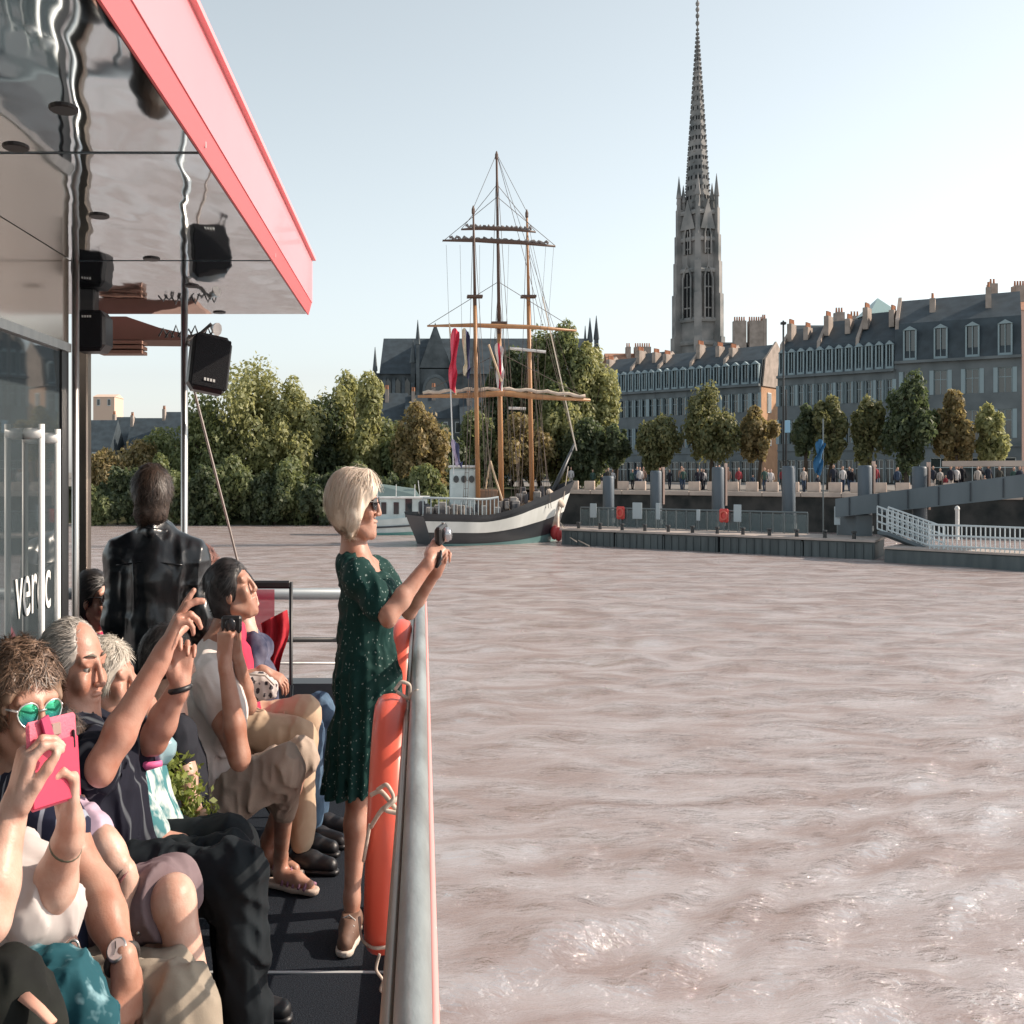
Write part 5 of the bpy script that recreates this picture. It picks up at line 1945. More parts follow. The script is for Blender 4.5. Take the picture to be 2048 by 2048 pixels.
def sdf_obj(name, shape, m, parent, h=.006, disp=None, hair=None):
    base = BASE[parent]
    h *= {'body': 1.18, 'hair': 1.4, 'trousers': 1.35, 'jeans': 1.35, 'white_top': 1.25, 'striped_top': 1.3, 'shoe': 1.3, 'sole': 1.4}.get(name, 1.15)
    if base[1] > 4.6:
        h *= 1.15
    v, f = shape.mesh(h, disp)
    if hair:
        v, f = add_strands(v, f, **hair)
    me = raw_mesh(name, v - base, f, m, True)
    return obj_from_mesh(name, me, parent, base)


def vnoise(P, f, seed):
    """smooth lattice noise in -1..1; f: cells per metre along each axis"""
    Q = P * np.asarray(f)
    i = np.floor(Q).astype(np.int64)
    t = Q - i
    t = t * t * t * (t * (t * 6 - 15) + 10)
    out = np.zeros(len(P))
    for a in (0, 1):
        for b in (0, 1):
            for c in (0, 1):
                hsh = ((i[:, 0] + a) * 73856093 ^ (i[:, 1] + b) * 19349663 ^ (i[:, 2] + c) * 83492791 ^ seed * 2654435) & 0xffffff
                hsh = (hsh * 1103515245 + 12345) & 0x7fffffff
                hsh = (hsh ^ (hsh >> 13)) * 1274126177 & 0x7fffffff
                w = (t[:, 0] if a else 1 - t[:, 0]) * (t[:, 1] if b else 1 - t[:, 1]) * (t[:, 2] if c else 1 - t[:, 2])
                out += w * (hsh / 0x3fffffff - 1)
    return out


def wrinkle(seed, amp=.004, freq=20, stretch=(1, 1, 1)):
    """soft creases: ridged noise over slow drape"""
    st = np.array(stretch)
    rg = np.random.default_rng(seed)
    q, _ = np.linalg.qr(rg.normal(size=(3, 3)))
    k = freq / 20 * 1.25
    amp *= 1.15

    def fn(P):
        W = np.stack([vnoise(P, (7, 7, 7), seed + i) for i in range(3)], 1)
        Q = P + W * .03
        Qr = Q @ q
        r1 = 1 - np.abs(vnoise(Qr, np.array([15, 9, 5]) * k, seed + 5)) * 2.2
        r2 = 1 - np.abs(vnoise(Q, np.array([13, 13, 7]) * k * st, seed + 6)) * 2.2
        slow = vnoise(P, (6, 6, 5), seed + 7)
        return -amp * (.75 * np.clip(r1, -.6, 1) + .75 * np.clip(r2, -.6, 1)) + amp * 1.1 * slow
    return fn


def strands(seed, axis, amp=.004, freq=150):
    """grooves running along axis"""
    axis = nrm(axis)
    a = nrm(np.cross(axis, V3(.3, .5, .8)))
    b = np.cross(axis, a)
    rg = np.random.default_rng(seed)

    def fn(P):
        u, v, t = P @ a, P @ b, P @ axis
        w = .012 * np.sin(t * 23 + u * 40) + .006 * np.sin(t * 61 + v * 50)
        return amp * (.6 * np.sin((u + w) * freq) * np.sin((v + w * .7) * freq * .9 + 1) + .5 * np.sin((u - v + w) * freq * .37))
    return fn


def head_axes(fwd, up=(0, 0, 1)):
    f = nrm(fwd)
    u = V3(up) - f * (V3(up) @ f)
    u = nrm(u)
    l = np.cross(u, f)
    return np.array([f, l, u])


def add_head(S, c, A, s=1.0, nose=1.0):
    """c: centre of head; A rows: forward, left, up"""
    def p(x, y, z):
        return V3(c) + s * (A[0] * x + A[1] * y + A[2] * z)
    S.ell(p(-.012, 0, .035), np.array([.098, .076, .088]) * s, A, .02)
    S.ell(p(.018, 0, -.045), np.array([.068, .058, .072]) * s, A, .03)
    S.ell(p(.076, 0, -.099), np.array([.022, .027, .02]) * s, A, .02)
    S.ell(p(.06, 0, -.07), np.array([.034, .036, .03]) * s, A, .02)
    for sg in (-1, 1):
        S.cone(p(.0, sg * .052, -.055), p(.055, sg * .028, -.098), .022 * s, .018 * s, .02)
        S.cone(p(.08, sg * .012, .036), p(.07, sg * .048, .034), .012 * s, .012 * s, .012)
        S.ell(p(.066, sg * .042, -.022), np.array([.024, .022, .026]) * s, A, .02)
        S.ell(p(.103, sg * .03, .012), np.array([.022, .019, .013]) * s, A, .012, '-')
        S.ell(p(.078, sg * .031, .021), np.array([.01, .017, .006]) * s, A, .005)
        S.ell(p(.077, sg * .031, .001), np.array([.009, .016, .005]) * s, A, .005)
        S.ell(p(-.004, sg * .077, -.005), np.array([.02, .009, .033]) * s, A, .006)
        S.ell(p(.001, sg * .087, -.002), np.array([.01, .006, .018]) * s, A, .005, '-')
    S.cone(p(.09, 0, .03), p(.104 + .006 * nose, 0, -.022), .0085 * s, .0115 * s, .008)
    for sg in (-1, 1):
        S.ell(p(.1, sg * .013, -.027), np.array([.011, .008, .008]) * s, A, .006)
    S.ell(p(.09, 0, -.052), np.array([.013, .024, .0065]) * s, A, .005)
    S.ell(p(.087, 0, -.067), np.array([.013, .02, .007]) * s, A, .005)
    S.ell(p(.105, 0, -.0595), np.array([.012, .022, .0025]) * s, A, .003, '-')


def hand(S, w, d, n, t, curls=((.3, .4, .2),) * 4, thumb=(.5, .35), s=1.0, spread=.1, k=.0035):
    """w wrist, d finger direction, n palm normal, t thumb side; curls: bend per joint (rad) for index..little"""
    d = nrm(d)
    n = nrm(V3(n) - d * (V3(n) @ d))
    t = nrm(V3(t) - d * (V3(t) @ d) - n * (V3(t) @ n))
    w = V3(w)
    S.cone(w - d * .02 * s, w + d * .02 * s, .026 * s, .024 * s, .012)
    for o, r in ((.03, .0155), (.011, .0165), (-.009, .016), (-.027, .0145)):
        S.cone(w + d * .012 * s + t * o * .65 * s, w + d * .088 * s + t * o * s, r * s, r * .86 * s, .01)
    S.ell(w + d * .035 * s + t * .022 * s + n * .012 * s, np.array([.03, .017, .016]) * s, np.array([d, t, n]), .01)
    Ls = (.071, .079, .074, .058)
    for i, (o, r) in enumerate(((.034, .0092), (.0118, .0096), (-.0112, .0092), (-.033, .0082))):
        p = w + d * (.092 - .004 * (i == 3) + .002 * (i == 1)) * s + t * o * s
        dd = nrm(d + t * (o * spread / .03))
        ang = 0
        for j, (fr_, cv) in enumerate(zip((.45, .31, .24), curls[i])):
            ang += cv
            v = dd * math.cos(ang) + n * math.sin(ang)
            q = p + v * Ls[i] * fr_ * s
            S.cone(p, q, r * (1 - .07 * j) * s, r * (1 - .07 * (j + 1)) * s, k)
            p = q
    b = w + d * .022 * s + t * .028 * s + n * .006 * s
    a0, a1 = thumb
    v1 = nrm(d * math.cos(a0) + t * math.sin(a0) + n * .35)
    p1 = b + v1 * .042 * s
    v2 = nrm(d * math.cos(a0 - a1) + t * math.sin(a0 - a1) + n * .45)
    p2 = p1 + v2 * .032 * s
    v3 = nrm(d * math.cos(a0 - 1.6 * a1) + t * math.sin(a0 - 1.6 * a1) + n * .5)
    S.chain([b, p1, p2, p2 + v3 * .024 * s], [.0155 * s, .0118 * s, .0105 * s, .0085 * s], k + .002)


SKIN = {}


def skin(key, c):
    if key not in SKIN:
        c2 = tuple(x * f for x, f in zip(c, (.82, .66, .6)))
        SKIN[key] = mat('skin_' + key, c, .44, c2=c2, scale=20, detail=10, p=(.36, .68), bump=.08, bscale=220, sss=.1, spec=.45)
    return SKIN[key]


tan_skin = skin('tanned', (.46, .26, .19))
fair_skin = skin('fair', (.6, .4, .32))
ruddy = skin('ruddy', (.5, .275, .205))


def hair_mat(name, c, c2, axis_stretch=(60, 60, 4), rough=.45):
    if name in MATS:
        return MATS[name]
    m = mat(name, c, rough, spec=.45)
    nt = m.node_tree
    ge = nt.nodes.new('ShaderNodeNewGeometry')
    nt.links.new(ramp2(nt, ge.outputs['Random Per Island'], c, c2, .05, .95), nt.nodes['Principled BSDF'].inputs['Base Color'])
    return m


def person(name_label, base, group=None):
    return thing('person', base, name_label, 'person', group)


def limb(S, a, b, c, r, k=.02):
    """three joints with muscle taper r = (top, mid belly, joint, lower belly, end)"""
    a, b, c = V3(a), V3(b), V3(c)
    S.chain([a, a * .5 + b * .5, b], [r[0], r[1], r[2]], k)
    S.chain([b, b * .68 + c * .32, c], [r[2], r[3], r[4]], k)


ARM_M = (.052, .05, .041, .043, .029)
ARM_F = (.045, .043, .036, .037, .025)
LEG = (.085, .075, .058, .056, .04)


def off(p, dx=0, dy=0, dz=0):
    return V3(p) + V3(dx, dy, dz)


def eyes(T, c, A, s=1.0, iris=(.08, .05, .03)):
    em = mat('eye_white', (.42, .39, .36), .25)
    im = mat('iris_dark', iris, .2)
    for sg in (-1, 1):
        p = V3(c) + s * (A[0] * .0725 + A[1] * sg * .031 + A[2] * .011)
        e = MB().ball(p, .0125 * s, 12).build('eyeball', em, T, True)
        MB().lathe(p + A[0] * .0116 * s, [(.0058 * s, 0), (.004 * s, .0012 * s)], 10, A[0]).build('iris', im, e)


def glasses(T, c, A, lens_m, frame_mt, s=1.0, w=.027, hgt=.022, aviator=False):
    def p(x, y, z):
        return V3(c) + s * (A[0] * x + A[1] * y + A[2] * z)
    fr_ = MB()
    for sg in (-1, 1):
        n = 16
        ring = []
        for i in range(n):
            a = 2 * PI * i / n
            yy, zz = w * math.cos(a), hgt * math.sin(a)
            if aviator and zz < 0:
                yy = yy * (1 + .18 * zz / hgt)
                zz *= 1.2
            ring.append(p(.1 - .012 * abs(math.cos(a)) * (1 if math.cos(a) * 1 > 0 else .3), sg * (.034 + yy), .012 + zz))
        cen = p(.106, sg * .034, .012)
        l = MB()
        l.add(ring + [cen], [(i, (i + 1) % n, n) for i in range(n)])
        l.build('lens', lens_m, T, True)
        fr_.tube(ring + [ring[0]], .0022 * s, 5, False)
        fr_.tube([p(.09, sg * (.034 + w), .02), p(.03, sg * .079, .018), p(-.01, sg * .083, .01)], .0028 * s, 5)
    fr_.tube([p(.106, -.01, .018), p(.11, 0, .02), p(.106, .01, .018)], .0024 * s, 5)
    fr_.build('glasses_frame', frame_mt, T, True)


def shoe(T, ankle, fwd, m_up, m_sole, L=.27, h=.006, up=.09):
    f = nrm(V3(fwd[0], fwd[1], 0))
    l = V3(-f[1], f[0], 0)
    a = V3(ankle[0], ankle[1], 0)
    A = np.array([f, l, UP])
    S = Shape()
    S.chain([a - f * .04 + UP * .05, a + f * .05 + UP * .05, a + f * (L - .1) + UP * .035], [.042, .043, .036], .03)
    S.cone(a - f * .02 + UP * .06, a + UP * up, .04, .04, .03)
    S.cut(a + UP * .018, -UP)
    S.cut(a + UP * up, UP)
    sdf_obj('shoe', S, m_up, T, h)
    s2 = Shape()
    s2.chain([a - f * .045 + UP * .02, a + f * .06 + UP * .02, a + f * (L - .095) + UP * .02], [.042, .043, .041], .03)
    s2.cut(a + UP * .026, UP)
    s2.cut(a + UP * .002, -UP)
    sdf_obj('sole', s2, m_sole, T, h)


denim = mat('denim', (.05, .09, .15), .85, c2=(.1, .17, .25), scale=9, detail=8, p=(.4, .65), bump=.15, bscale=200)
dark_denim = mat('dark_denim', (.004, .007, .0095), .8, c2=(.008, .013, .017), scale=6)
beige = mat('beige_cotton', (.42, .34, .28), .9, c2=(.35, .28, .23), scale=8, bump=.1, bscale=200)
grey_tr = mat('grey_cotton', (.3, .255, .2), .9, c2=(.22, .19, .155), scale=6, bump=.06, bscale=260)

# ------------------------------------------------------------------ woman in the green dress
T = person('blonde woman in dark green dress standing at the rail taking a photo', V3(*D(690, 1740, 4.32)[:2], 0))
hc = D(672, 955, 4.32)
HA = head_axes((1, -.12, -.03))
S = Shape()
add_head(S, hc, HA, 1.0)
nb = D(671, 1054, 4.33)
S.cone(hc + V3(-.035, 0, -.045), nb + V3(-.012, 0, 0), .041, .048, .014)
shN, shF = D(680, 1092, 4.18), D(712, 1085, 4.5)
chest = D(693, 1130, 4.33)
pel = D(692, 1290, 4.33)
S.chain([nb, chest, D(692, 1200, 4.33), pel], [.06, .105, .1, .12], .05)
S.cone(nb, shN, .05, .05, .04).cone(nb, shF, .05, .05, .04)
elN, wrN = D(733, 1163, 4.05), D(812, 1058, 4.14)
elF, wrF = D(772, 1150, 4.52), D(826, 1072, 4.36)
limb(S, shN, elN, wrN, ARM_F)
limb(S, shF, elF, wrF, ARM_F)
hand(S, wrN, D(834, 1022, 4.22) - wrN, V3(.35, .9, .2), V3(-.3, -.2, 1), ((.5, .8, .5), (.7, .9, .5), (.9, 1.0, .5), (1.0, 1.0, .5)), (.3, .2), .95)
hand(S, wrF, D(836, 1034, 4.3) - wrF, V3(.2, -.9, .2), V3(-.4, .3, 1), ((.8, .9, .5), (.9, 1.0, .5), (1.0, 1.0, .5), (1.0, 1.0, .5)), (.3, .2), .95)
kN, aN = D(676, 1492, 4.3), D(664, 1695, 4.28)
kF, aF = D(706, 1488, 4.46), D(706, 1690, 4.5)
for kk, aa in ((kN, aN), (kF, aF)):
    S.chain([V3(pel[0], kk[1], pel[2] - .05), kk, kk * .68 + aa * .32, aa, V3(aa[0], aa[1], .05)], [.085, .055, .053, .034, .036], .03)
sdf_obj('body', S, tan_skin, T, .005)
dress_m = dots_mat('green_floral', (.0045, .034, .03), (.26, .33, .31), 62, .12, .8)
S = Shape()
S.chain([nb + V3(-.02, 0, -.03), chest + V3(-.005, 0, 0), D(690, 1195, 4.33)], [.07, .122, .112], .05)
S.cone(nb + V3(-.01, -.04, -.04), shN + V3(-.01, -.01, .0), .06, .068, .05).cone(nb + V3(-.01, .05, -.04), shF + V3(0, .01, 0), .06, .066, .05)
S.cone(shN, shN * .35 + elN * .65, .066, .064, .03).cone(shF, shF * .4 + elF * .6, .064, .06, .03)
S.chain([D(691, 1190, 4.33), D(694, 1290, 4.33), D(686, 1400, 4.34), D(672, 1500, 4.35)], [.112, .142, .15, .158], .05)
S.ell(D(722, 1130, 4.3), (.06, .12, .07), None, .05)
S.cut(D(670, 1494, 4.3), V3(.05, 0, -1))
S.cut(shN * .42 + elN * .58, nrm(elN - shN) * 1.0) if False else None
# open neck
S.ell(nb + V3(.075, 0, .0), (.06, .06, .12), None, .01, '-')
S.ell(nb + V3(.0, 0, .06), (.06, .07, .07), None, .01, '-')
ax0 = D(690, 1300, 4.33)


def dress_disp(P):
    th = np.arctan2(P[:, 1] - ax0[1], P[:, 0] - ax0[0])
    hgt = np.clip((ax0[2] + .22 - P[:, 2]) / .7, 0, 1)
    pl = np.sin(th * 17 + 1.2 * np.sin(P[:, 2] * 5)) * .011 * hgt
    return pl + wrinkle(3, .0065, 26)(P)


sdf_obj('dress', S, dress_m, T, .006, dress_disp)
# bob hair
S = Shape()
up = HA[2]


def hp(x, y, z, c=hc, A=HA, s=1.0):
    return V3(c) + s * (A[0] * x + A[1] * y + A[2] * z)


S.ell(hp(-.03, 0, .045), (.112, .096, .098), HA, .03)
S.ell(hp(-.042, 0, -.018), (.08, .088, .084), HA, .04)
for sg in (-1, 1):
    S.chain([hp(.02, sg * .075, .05), hp(.01, sg * .086, -.03), hp(-.01, sg * .076, -.1)], [.035, .03, .014], .03)
S.chain([hp(.055, -.03, .105), hp(.075, -.05, .06), hp(.05, -.075, .0)], [.03, .024, .014], .03)
S.cut(hp(-.03, 0, -.1), -HA[0] * .45 - HA[2])
S.ell(hp(.115, 0, -.045), (.075, .12, .085), HA, .02, '-')
sdf_obj('hair', S, hair_mat('hair_blonde', (.6, .48, .36), (.78, .69, .58), (70, 70, 5), .38), T, .005, strands(4, up * .95 - HA[0] * .4, .004, 130), hair=dict(N=9000, L=0.09, comb=-HA[2] - .25 * HA[0], cen=hc + HA[2] * .02, HA=HA, hc=hc, width=0.0012, seed=1, jit=0.1, lift=0.06))
glasses(T, hc, HA, mat('lens_dark', (.008, .008, .01), .08, spec=.8), black)
shoe(T, off(aN, .0, -.02), (-.12, -1, 0), mat('shoe_brown', (.16, .085, .055), .7, c2=(.1, .055, .04), scale=14), mat('sole_pale', (.62, .55, .48), .7), .26)
shoe(T, off(aF, .02, -.02), (.25, -1, 0), mat('shoe_brown', (.16, .085, .055), .7), mat('sole_pale', (.62, .55, .48), .7), .26)
lc = MB()
for (aa, fd) in ((aN, V3(-.12, -1, 0)), (aF, V3(.25, -1, 0))):
    fd = nrm(fd)
    sd = V3(-fd[1], fd[0], 0)
    for k in range(4):
        p = V3(aa[0], aa[1] - .02, 0) + fd * (.06 + .025 * k) + UP * (.098 - .012 * k)
        lc.tube([p - sd * .03 - UP * .012, p, p + sd * .03 - UP * .012 + fd * .012], .003, 5)
lc.build('laces', mat('lace_white', (.7, .68, .64), .8), T)
MB().tube([elN * .06 + wrN * .94 + V3(.027 * math.cos(a), .027 * math.sin(a), .0) for a in np.linspace(0, 6.28, 14)], .004, 5).build('wrist_cord', black, T)
cmr = thing('compact_camera', D(830, 1010, 4.2), 'small black compact camera held up by the blonde woman', 'camera')
CAx = np.array([nrm(V3(.35, .9, .15)), nrm(V3(.9, -.35, 0)), UP])
CAx[2] = np.cross(CAx[0], CAx[1])
if CAx[2][2] < 0:
    CAx[2] = -CAx[2]
cp = D(833, 1008, 4.22)
MB().bbox(cp, (.1, .03, .066), CAx, .008).build('body', black, cmr)
MB().bbox(cp - CAx[1] * .0165 - CAx[0] * .012, (.062, .003, .046), CAx, .002).build('screen', mat('lcd_grey', (.3, .27, .28), .15), cmr)
MB().lathe(cp + CAx[1] * .015, [(.026, 0), (.026, .018), (.02, .02), (.02, .03)], 16, CAx[1]).build('lens', mat('lens_silver', (.4, .4, .42), .25, .8), cmr, True)
MB().lathe(cp + CAx[2] * .033 + CAx[0] * .03, [(.008, 0), (.008, .005)], 10, CAx[2]).build('shutter_button', steel, cmr)
sp_ = thing('wrist_strap', D(826, 1058, 4.15), 'short black wrist strap dangling below the small camera', 'strap')
MB().tube([D(832, 1040, 4.16), D(830, 1055, 4.13), D(824, 1068, 4.13), D(832, 1062, 4.15)], [.006, .012, .01, .005], 6).build('strap', black, sp_, True)

# ------------------------------------------------------------------ man in the black leather jacket, seen from behind
Y9 = 4.92
T = person('man in shiny black leather jacket standing with his back to us', V3(*D(295, 1500, Y9)[:2], 0))
hc = D(288, 940, Y9 + .02)
HA = head_axes((-.18, 1, -.05))
S = Shape()
add_head(S, hc, HA, 1.02)
nb = D(294, 1015, Y9)
S.cone(hc + V3(0, -.02, -.05), nb, .056, .06, .03)
S.chain([nb, D(296, 1100, Y9), D(297, 1260, Y9)], [.07, .13, .13], .05)
shL, shR = D(232, 1052, Y9), D(360, 1058, Y9)
eL, wL_ = D(222, 1170, Y9 - .03), D(226, 1262, Y9 + .12)
eR, wR_ = D(378, 1165, Y9 - .03), D(372, 1250, Y9 + .15)
for a, b, c in ((shL, eL, wL_), (shR, eR, wR_)):
    limb(S, a, b, c, ARM_M)
    hand(S, c, V3(0, .3, -1), V3(1 if a is shL else -1, 0, 0), V3(0, 1, 0), ((.3, .5, .3),) * 4)
S.cone(nb, shL, .06, .05, .03).cone(nb, shR, .06, .05, .03)
sdf_obj('body', S, ruddy, T, .007)
leather = mat('black_leather', (.007, .008, .01), .28, c2=(.01, .011, .013), scale=8, bump=.03, bscale=140, spec=.55)
S = Shape()
S.chain([nb + V3(0, .0, .0), D(297, 1090, Y9), D(297, 1180, Y9), D(297, 1275, Y9)], [.085, .15, .155, .155], .06)
S.ell(D(297, 1090, Y9), (.215, .13, .16), None, .06)
S.ell(D(297, 1235, Y9), (.19, .135, .2), None, .06)
for a, b, c in ((shL, eL, wL_), (shR, eR, wR_)):
    S.chain([a, b, c], [.085, .068, .055], .05)
S.cone(nb + V3(0, 0, -.01), shL, .075, .08, .05).cone(nb + V3(0, 0, -.01), shR, .075, .08, .05)
S.chain([nb + V3(-.055, -.02, .015), nb + V3(0, -.055, .03), nb + V3(.055, -.02, .015)], [.026, .026, .026], .02)
S.cut(D(297, 1292, Y9), -UP)


def leather_folds(P):
    W = np.stack([vnoise(P, (9, 9, 6), 70 + i) for i in range(3)], 1) * .018
    a = 1 - np.abs(vnoise(P + W, (13, 13, 3.2), 61)) * 2.4
    b = 1 - np.abs(vnoise(P + W, (34, 34, 9), 62)) * 2.4
    c = 1 - np.abs(vnoise(P + W, (8, 8, 22), 63)) * 2.6
    return -.0065 * np.clip(a, -.7, 1) - .0008 * np.clip(b, -.7, 1) - .0035 * np.clip(c, -.5, 1)


sdf_obj('leather_jacket', S, leather, T, .006, leather_folds)
S = Shape()
S.chain([nb + V3(-.08, .03, .0), nb + V3(-.062, -.045, .02), nb + V3(0, -.078, .028), nb + V3(.062, -.045, .02), nb + V3(.08, .03, .0)], [.02, .026, .029, .026, .02], .01)
S.cut(nb + V3(0, 0, .045), UP)
sdf_obj('collar', S, leather, T, .005, wrinkle(72, .003, 26))
yk = MB()
for sg in (-1, 1):
    yk.tube([V3(nb[0] + sg * x_, Y9 - .118 - .02 * math.cos(x_ * 9), nb[2] - .085 - .1 * x_) for x_ in np.linspace(0, .17, 8)], .0035, 5)
yk.build('yoke_seam', leather, T, True)
S = Shape()
for sx in (-.095, .095):
    b = V3(D(297, 1260, Y9)[0] + sx, Y9, .82)
    S.chain([b, V3(b[0], Y9 + .01, .46), V3(b[0], Y9, .07)], [.11, .085, .075], .03)
S.cut(V3(0, 0, .06), -UP)
sdf_obj('trousers', S, grey_tr, T, .008, wrinkle(10, .006, 18))
S = Shape()
S.ell(hp(-.02, 0, .04, hc, HA, 1.02), np.array([.11, .098, .1]), HA, .02)
S.ell(hp(-.055, 0, -.045, hc, HA, 1.02), np.array([.066, .088, .09]), HA, .03)
S.ell(hp(.12, 0, -.03, hc, HA), (.1, .13, .095), HA, .02, '-')
for sg in (-1, 1):
    S.ell(hp(.0, sg * .09, -.01, hc, HA), (.03, .02, .045), HA, .015, '-')
sdf_obj('hair', S, hair_mat('hair_dark_brown', (.014, .009, .007), (.085, .055, .04), (45, 45, 9)), T, .005, strands(6, V3(.2, -.4, 1), .006, 95), hair=dict(N=7500, L=0.05, comb=-HA[2] - .3 * HA[0], cen=hc + HA[2] * .02, HA=HA, hc=hc, width=0.0013, seed=2, jit=0.4, lift=0.25))
for sx in (-.09, .09):
    shoe(T, V3(D(297, 1260, Y9)[0] + sx, Y9, 0), (0, 1, 0), black, black, .29, .008)

# ------------------------------------------------------------------ the pointing man
T = person('grey-haired man in navy polo sitting and pointing with raised hands', V3(*D(200, 1640, 3.15)[:2], 0))
hc = D(141, 1262, 3.15)
HA = head_axes((1, -.38, -.06))
S = Shape()
add_head(S, hc, HA, 1.04, 1.3)
nb = D(135, 1372, 3.15)
S.cone(hc + V3(-.035, 0, -.05), nb, .05, .058, .016)
shN, shF = D(150, 1425, 2.98), D(192, 1412, 3.34)
pel = D(205, 1650, 3.15)
S.chain([nb, D(165, 1460, 3.15), D(190, 1560, 3.15), pel], [.07, .125, .125, .13], .06)
S.cone(nb, shN, .06, .056, .04).cone(nb, shF, .06, .056, .04)
elN, wrN = D(190, 1448, 2.74), D(305, 1238, 2.8)
elF, wrF = D(292, 1392, 3.22), D(340, 1292, 3.16)
limb(S, shN, elN, wrN, (.052, .05, .041, .045, .028))
limb(S, shF, elF, wrF, (.055, .052, .044, .047, .031))
hand(S, wrN, V3(.42, .1, .75), V3(.75, .25, -.5), V3(-.35, .75, .2), ((.1, .08, .05), (.25, .5, .3), (.75, .9, .5), (.95, 1.0, .5)), (.75, .1), 1.08, .09)
hand(S, wrF, V3(.1, -.05, 1), V3(.3, -.9, .1), V3(-.7, -.3, .1), ((.7, .8, .5), (.8, .9, .5), (.9, 1.0, .5), (1.0, 1.0, .5)), (.6, .2), 1.05)
knN, knF = D(446, 1655, 2.95), D(440, 1640, 3.3)
hipN, hipF = D(222, 1665, 3.05), D(215, 1650, 3.27)
ftN, ftF = V3(knN[0] + .05, 2.95, .08), V3(knF[0] + .03, 3.3, .08)
sdf_obj('body', S, ruddy, T, .0045)
polo = stripe_mat('navy_polo', (.008, .009, .018), (.09, .1, .115), 4.2, 'Y', .988, .85)
S = Shape()
S.chain([nb + V3(0, 0, -.035), D(163, 1455, 3.15), D(188, 1560, 3.15), D(204, 1640, 3.15)], [.08, .15, .155, .158], .06)
S.cone(nb + V3(0, -.03, -.035), shN, .065, .078, .05).cone(nb + V3(0, .03, -.035), shF, .065, .076, .05)
S.cone(shN, shN * .25 + elN * .75, .076, .07, .03).cone(shF, shF * .3 + elF * .7, .074, .07, .03)
S.chain([nb + V3(-.05, .03, .005), nb + V3(-.03, -.055, .0), nb + V3(.05, -.05, -.03)], [.02, .02, .018], .015)
S.cut(D(205, 1655, 3.1), V3(.1, 0, -1))
sdf_obj('polo_shirt', S, polo, T, .0055, wrinkle(12, .012, 20))
S = Shape()
S.chain([hipN, knN, ftN + V3(0, 0, .05)], [.105, .08, .068], .04)
S.chain([hipF, knF, ftF + V3(0, 0, .05)], [.105, .08, .068], .04)
S.ell(pel + V3(0, 0, -.02), (.15, .17, .12), None, .05)
S.cut(V3(0, 0, .1), -UP)
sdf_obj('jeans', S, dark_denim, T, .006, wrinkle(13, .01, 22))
S = Shape()
S.ell(hp(-.022, 0, .034, hc, HA, 1.04), np.array([.111, .09, .097]), HA, .02)
S.ell(hp(-.06, 0, -.05, hc, HA, 1.04), np.array([.055, .074, .06]), HA, .03)
S.ell(hp(.095, 0, .09, hc, HA), (.075, .058, .075), HA, .02, '-')
S.ell(hp(.12, 0, -.04, hc, HA), (.11, .13, .1), HA, .02, '-')
for sg in (-1, 1):
    S.ell(hp(.0, sg * .092, -.01, hc, HA, 1.04), (.028, .022, .04), HA, .01, '-')
sdf_obj('hair', S, hair_mat('hair_grey', (.14, .125, .11), (.42, .38, .34), (50, 50, 8)), T, .0045, strands(8, V3(-.8, 0, .6), .004, 120), hair=dict(N=5000, L=0.045, comb=-HA[0] - .5 * HA[2], cen=hc + HA[2] * .02, HA=HA, hc=hc, width=0.0013, seed=3, jit=0.3, lift=0.25))
eyes(T, hc, HA, 1.04)
bw = mat('brow_grey', (.2, .17, .14), .8)
for sg in (-1, 1):
    MB().tube([hp(.094, sg * .012, .043, hc, HA, 1.04), hp(.094, sg * .03, .05, hc, HA, 1.04), hp(.078, sg * .05, .045, hc, HA, 1.04)], [.003, .0045, .002], 6).build('eyebrow', bw, T, True)
MB().tube([wrF + V3(.034 * math.cos(a), .034 * math.sin(a), -.01 + .006 * math.cos(a)) for a in np.linspace(0, 6.28, 18)], .008, 6).build('watch_strap', black, T, True)
for ft in (ftN, ftF):
    shoe(T, V3(ft[0], ft[1], 0), (1, 0, 0), black, black, .29, .008)

# ------------------------------------------------------------------ person with mirrored glasses and wrist watch
T = person('curly brown-haired person in navy striped top and mirrored green sunglasses', V3(*D(110, 1850, 2.5)[:2], 0))
hc = D(48, 1338, 2.55)
HA = head_axes((.8, -.75, -.06))
S = Shape()
add_head(S, hc, HA, .98)
nb = D(36, 1470, 2.58)
S.cone(hc + V3(-.02, .02, -.06), nb, .05, .055, .03)
shN, shF = D(70, 1510, 2.42), D(85, 1500, 2.74)
pel = D(60, 1880, 2.56)
S.chain([nb, D(45, 1600, 2.58), pel], [.065, .12, .13], .06)
S.cone(nb, shN, .055, .05, .04).cone(nb, shF, .055, .05, .04)
elN, wrN = D(188, 1688, 2.32), D(236, 1826, 2.2)
limb(S, shN, elN, wrN, (.05, .052, .043, .044, .03), .025)
hand(S, wrN, V3(.0, .05, -1), V3(-.6, .6, 0), V3(.4, .6, 0), ((.2, .4, .2),) * 4, (.4, .2), 1.05)
limb(S, shF, D(100, 1700, 2.78), D(150, 1790, 2.7), ARM_M)
hipN, knN = D(110, 1900, 2.46), D(345, 1905, 2.28)
hipF, knF = D(110, 1880, 2.62), D(318, 1868, 2.5)
sdf_obj('body', S, tan_skin, T, .0045)
S = Shape()
S.chain([nb + V3(0, 0, -.03), D(45, 1600, 2.58), pel], [.075, .145, .15], .06)
S.cone(nb + V3(0, 0, -.03), shN, .065, .072, .05).cone(nb + V3(0, 0, -.03), shF, .065, .072, .05)
S.cone(shN, shN * .6 + elN * .4, .07, .068, .03)
S.cut(pel, V3(.2, 0, -1))
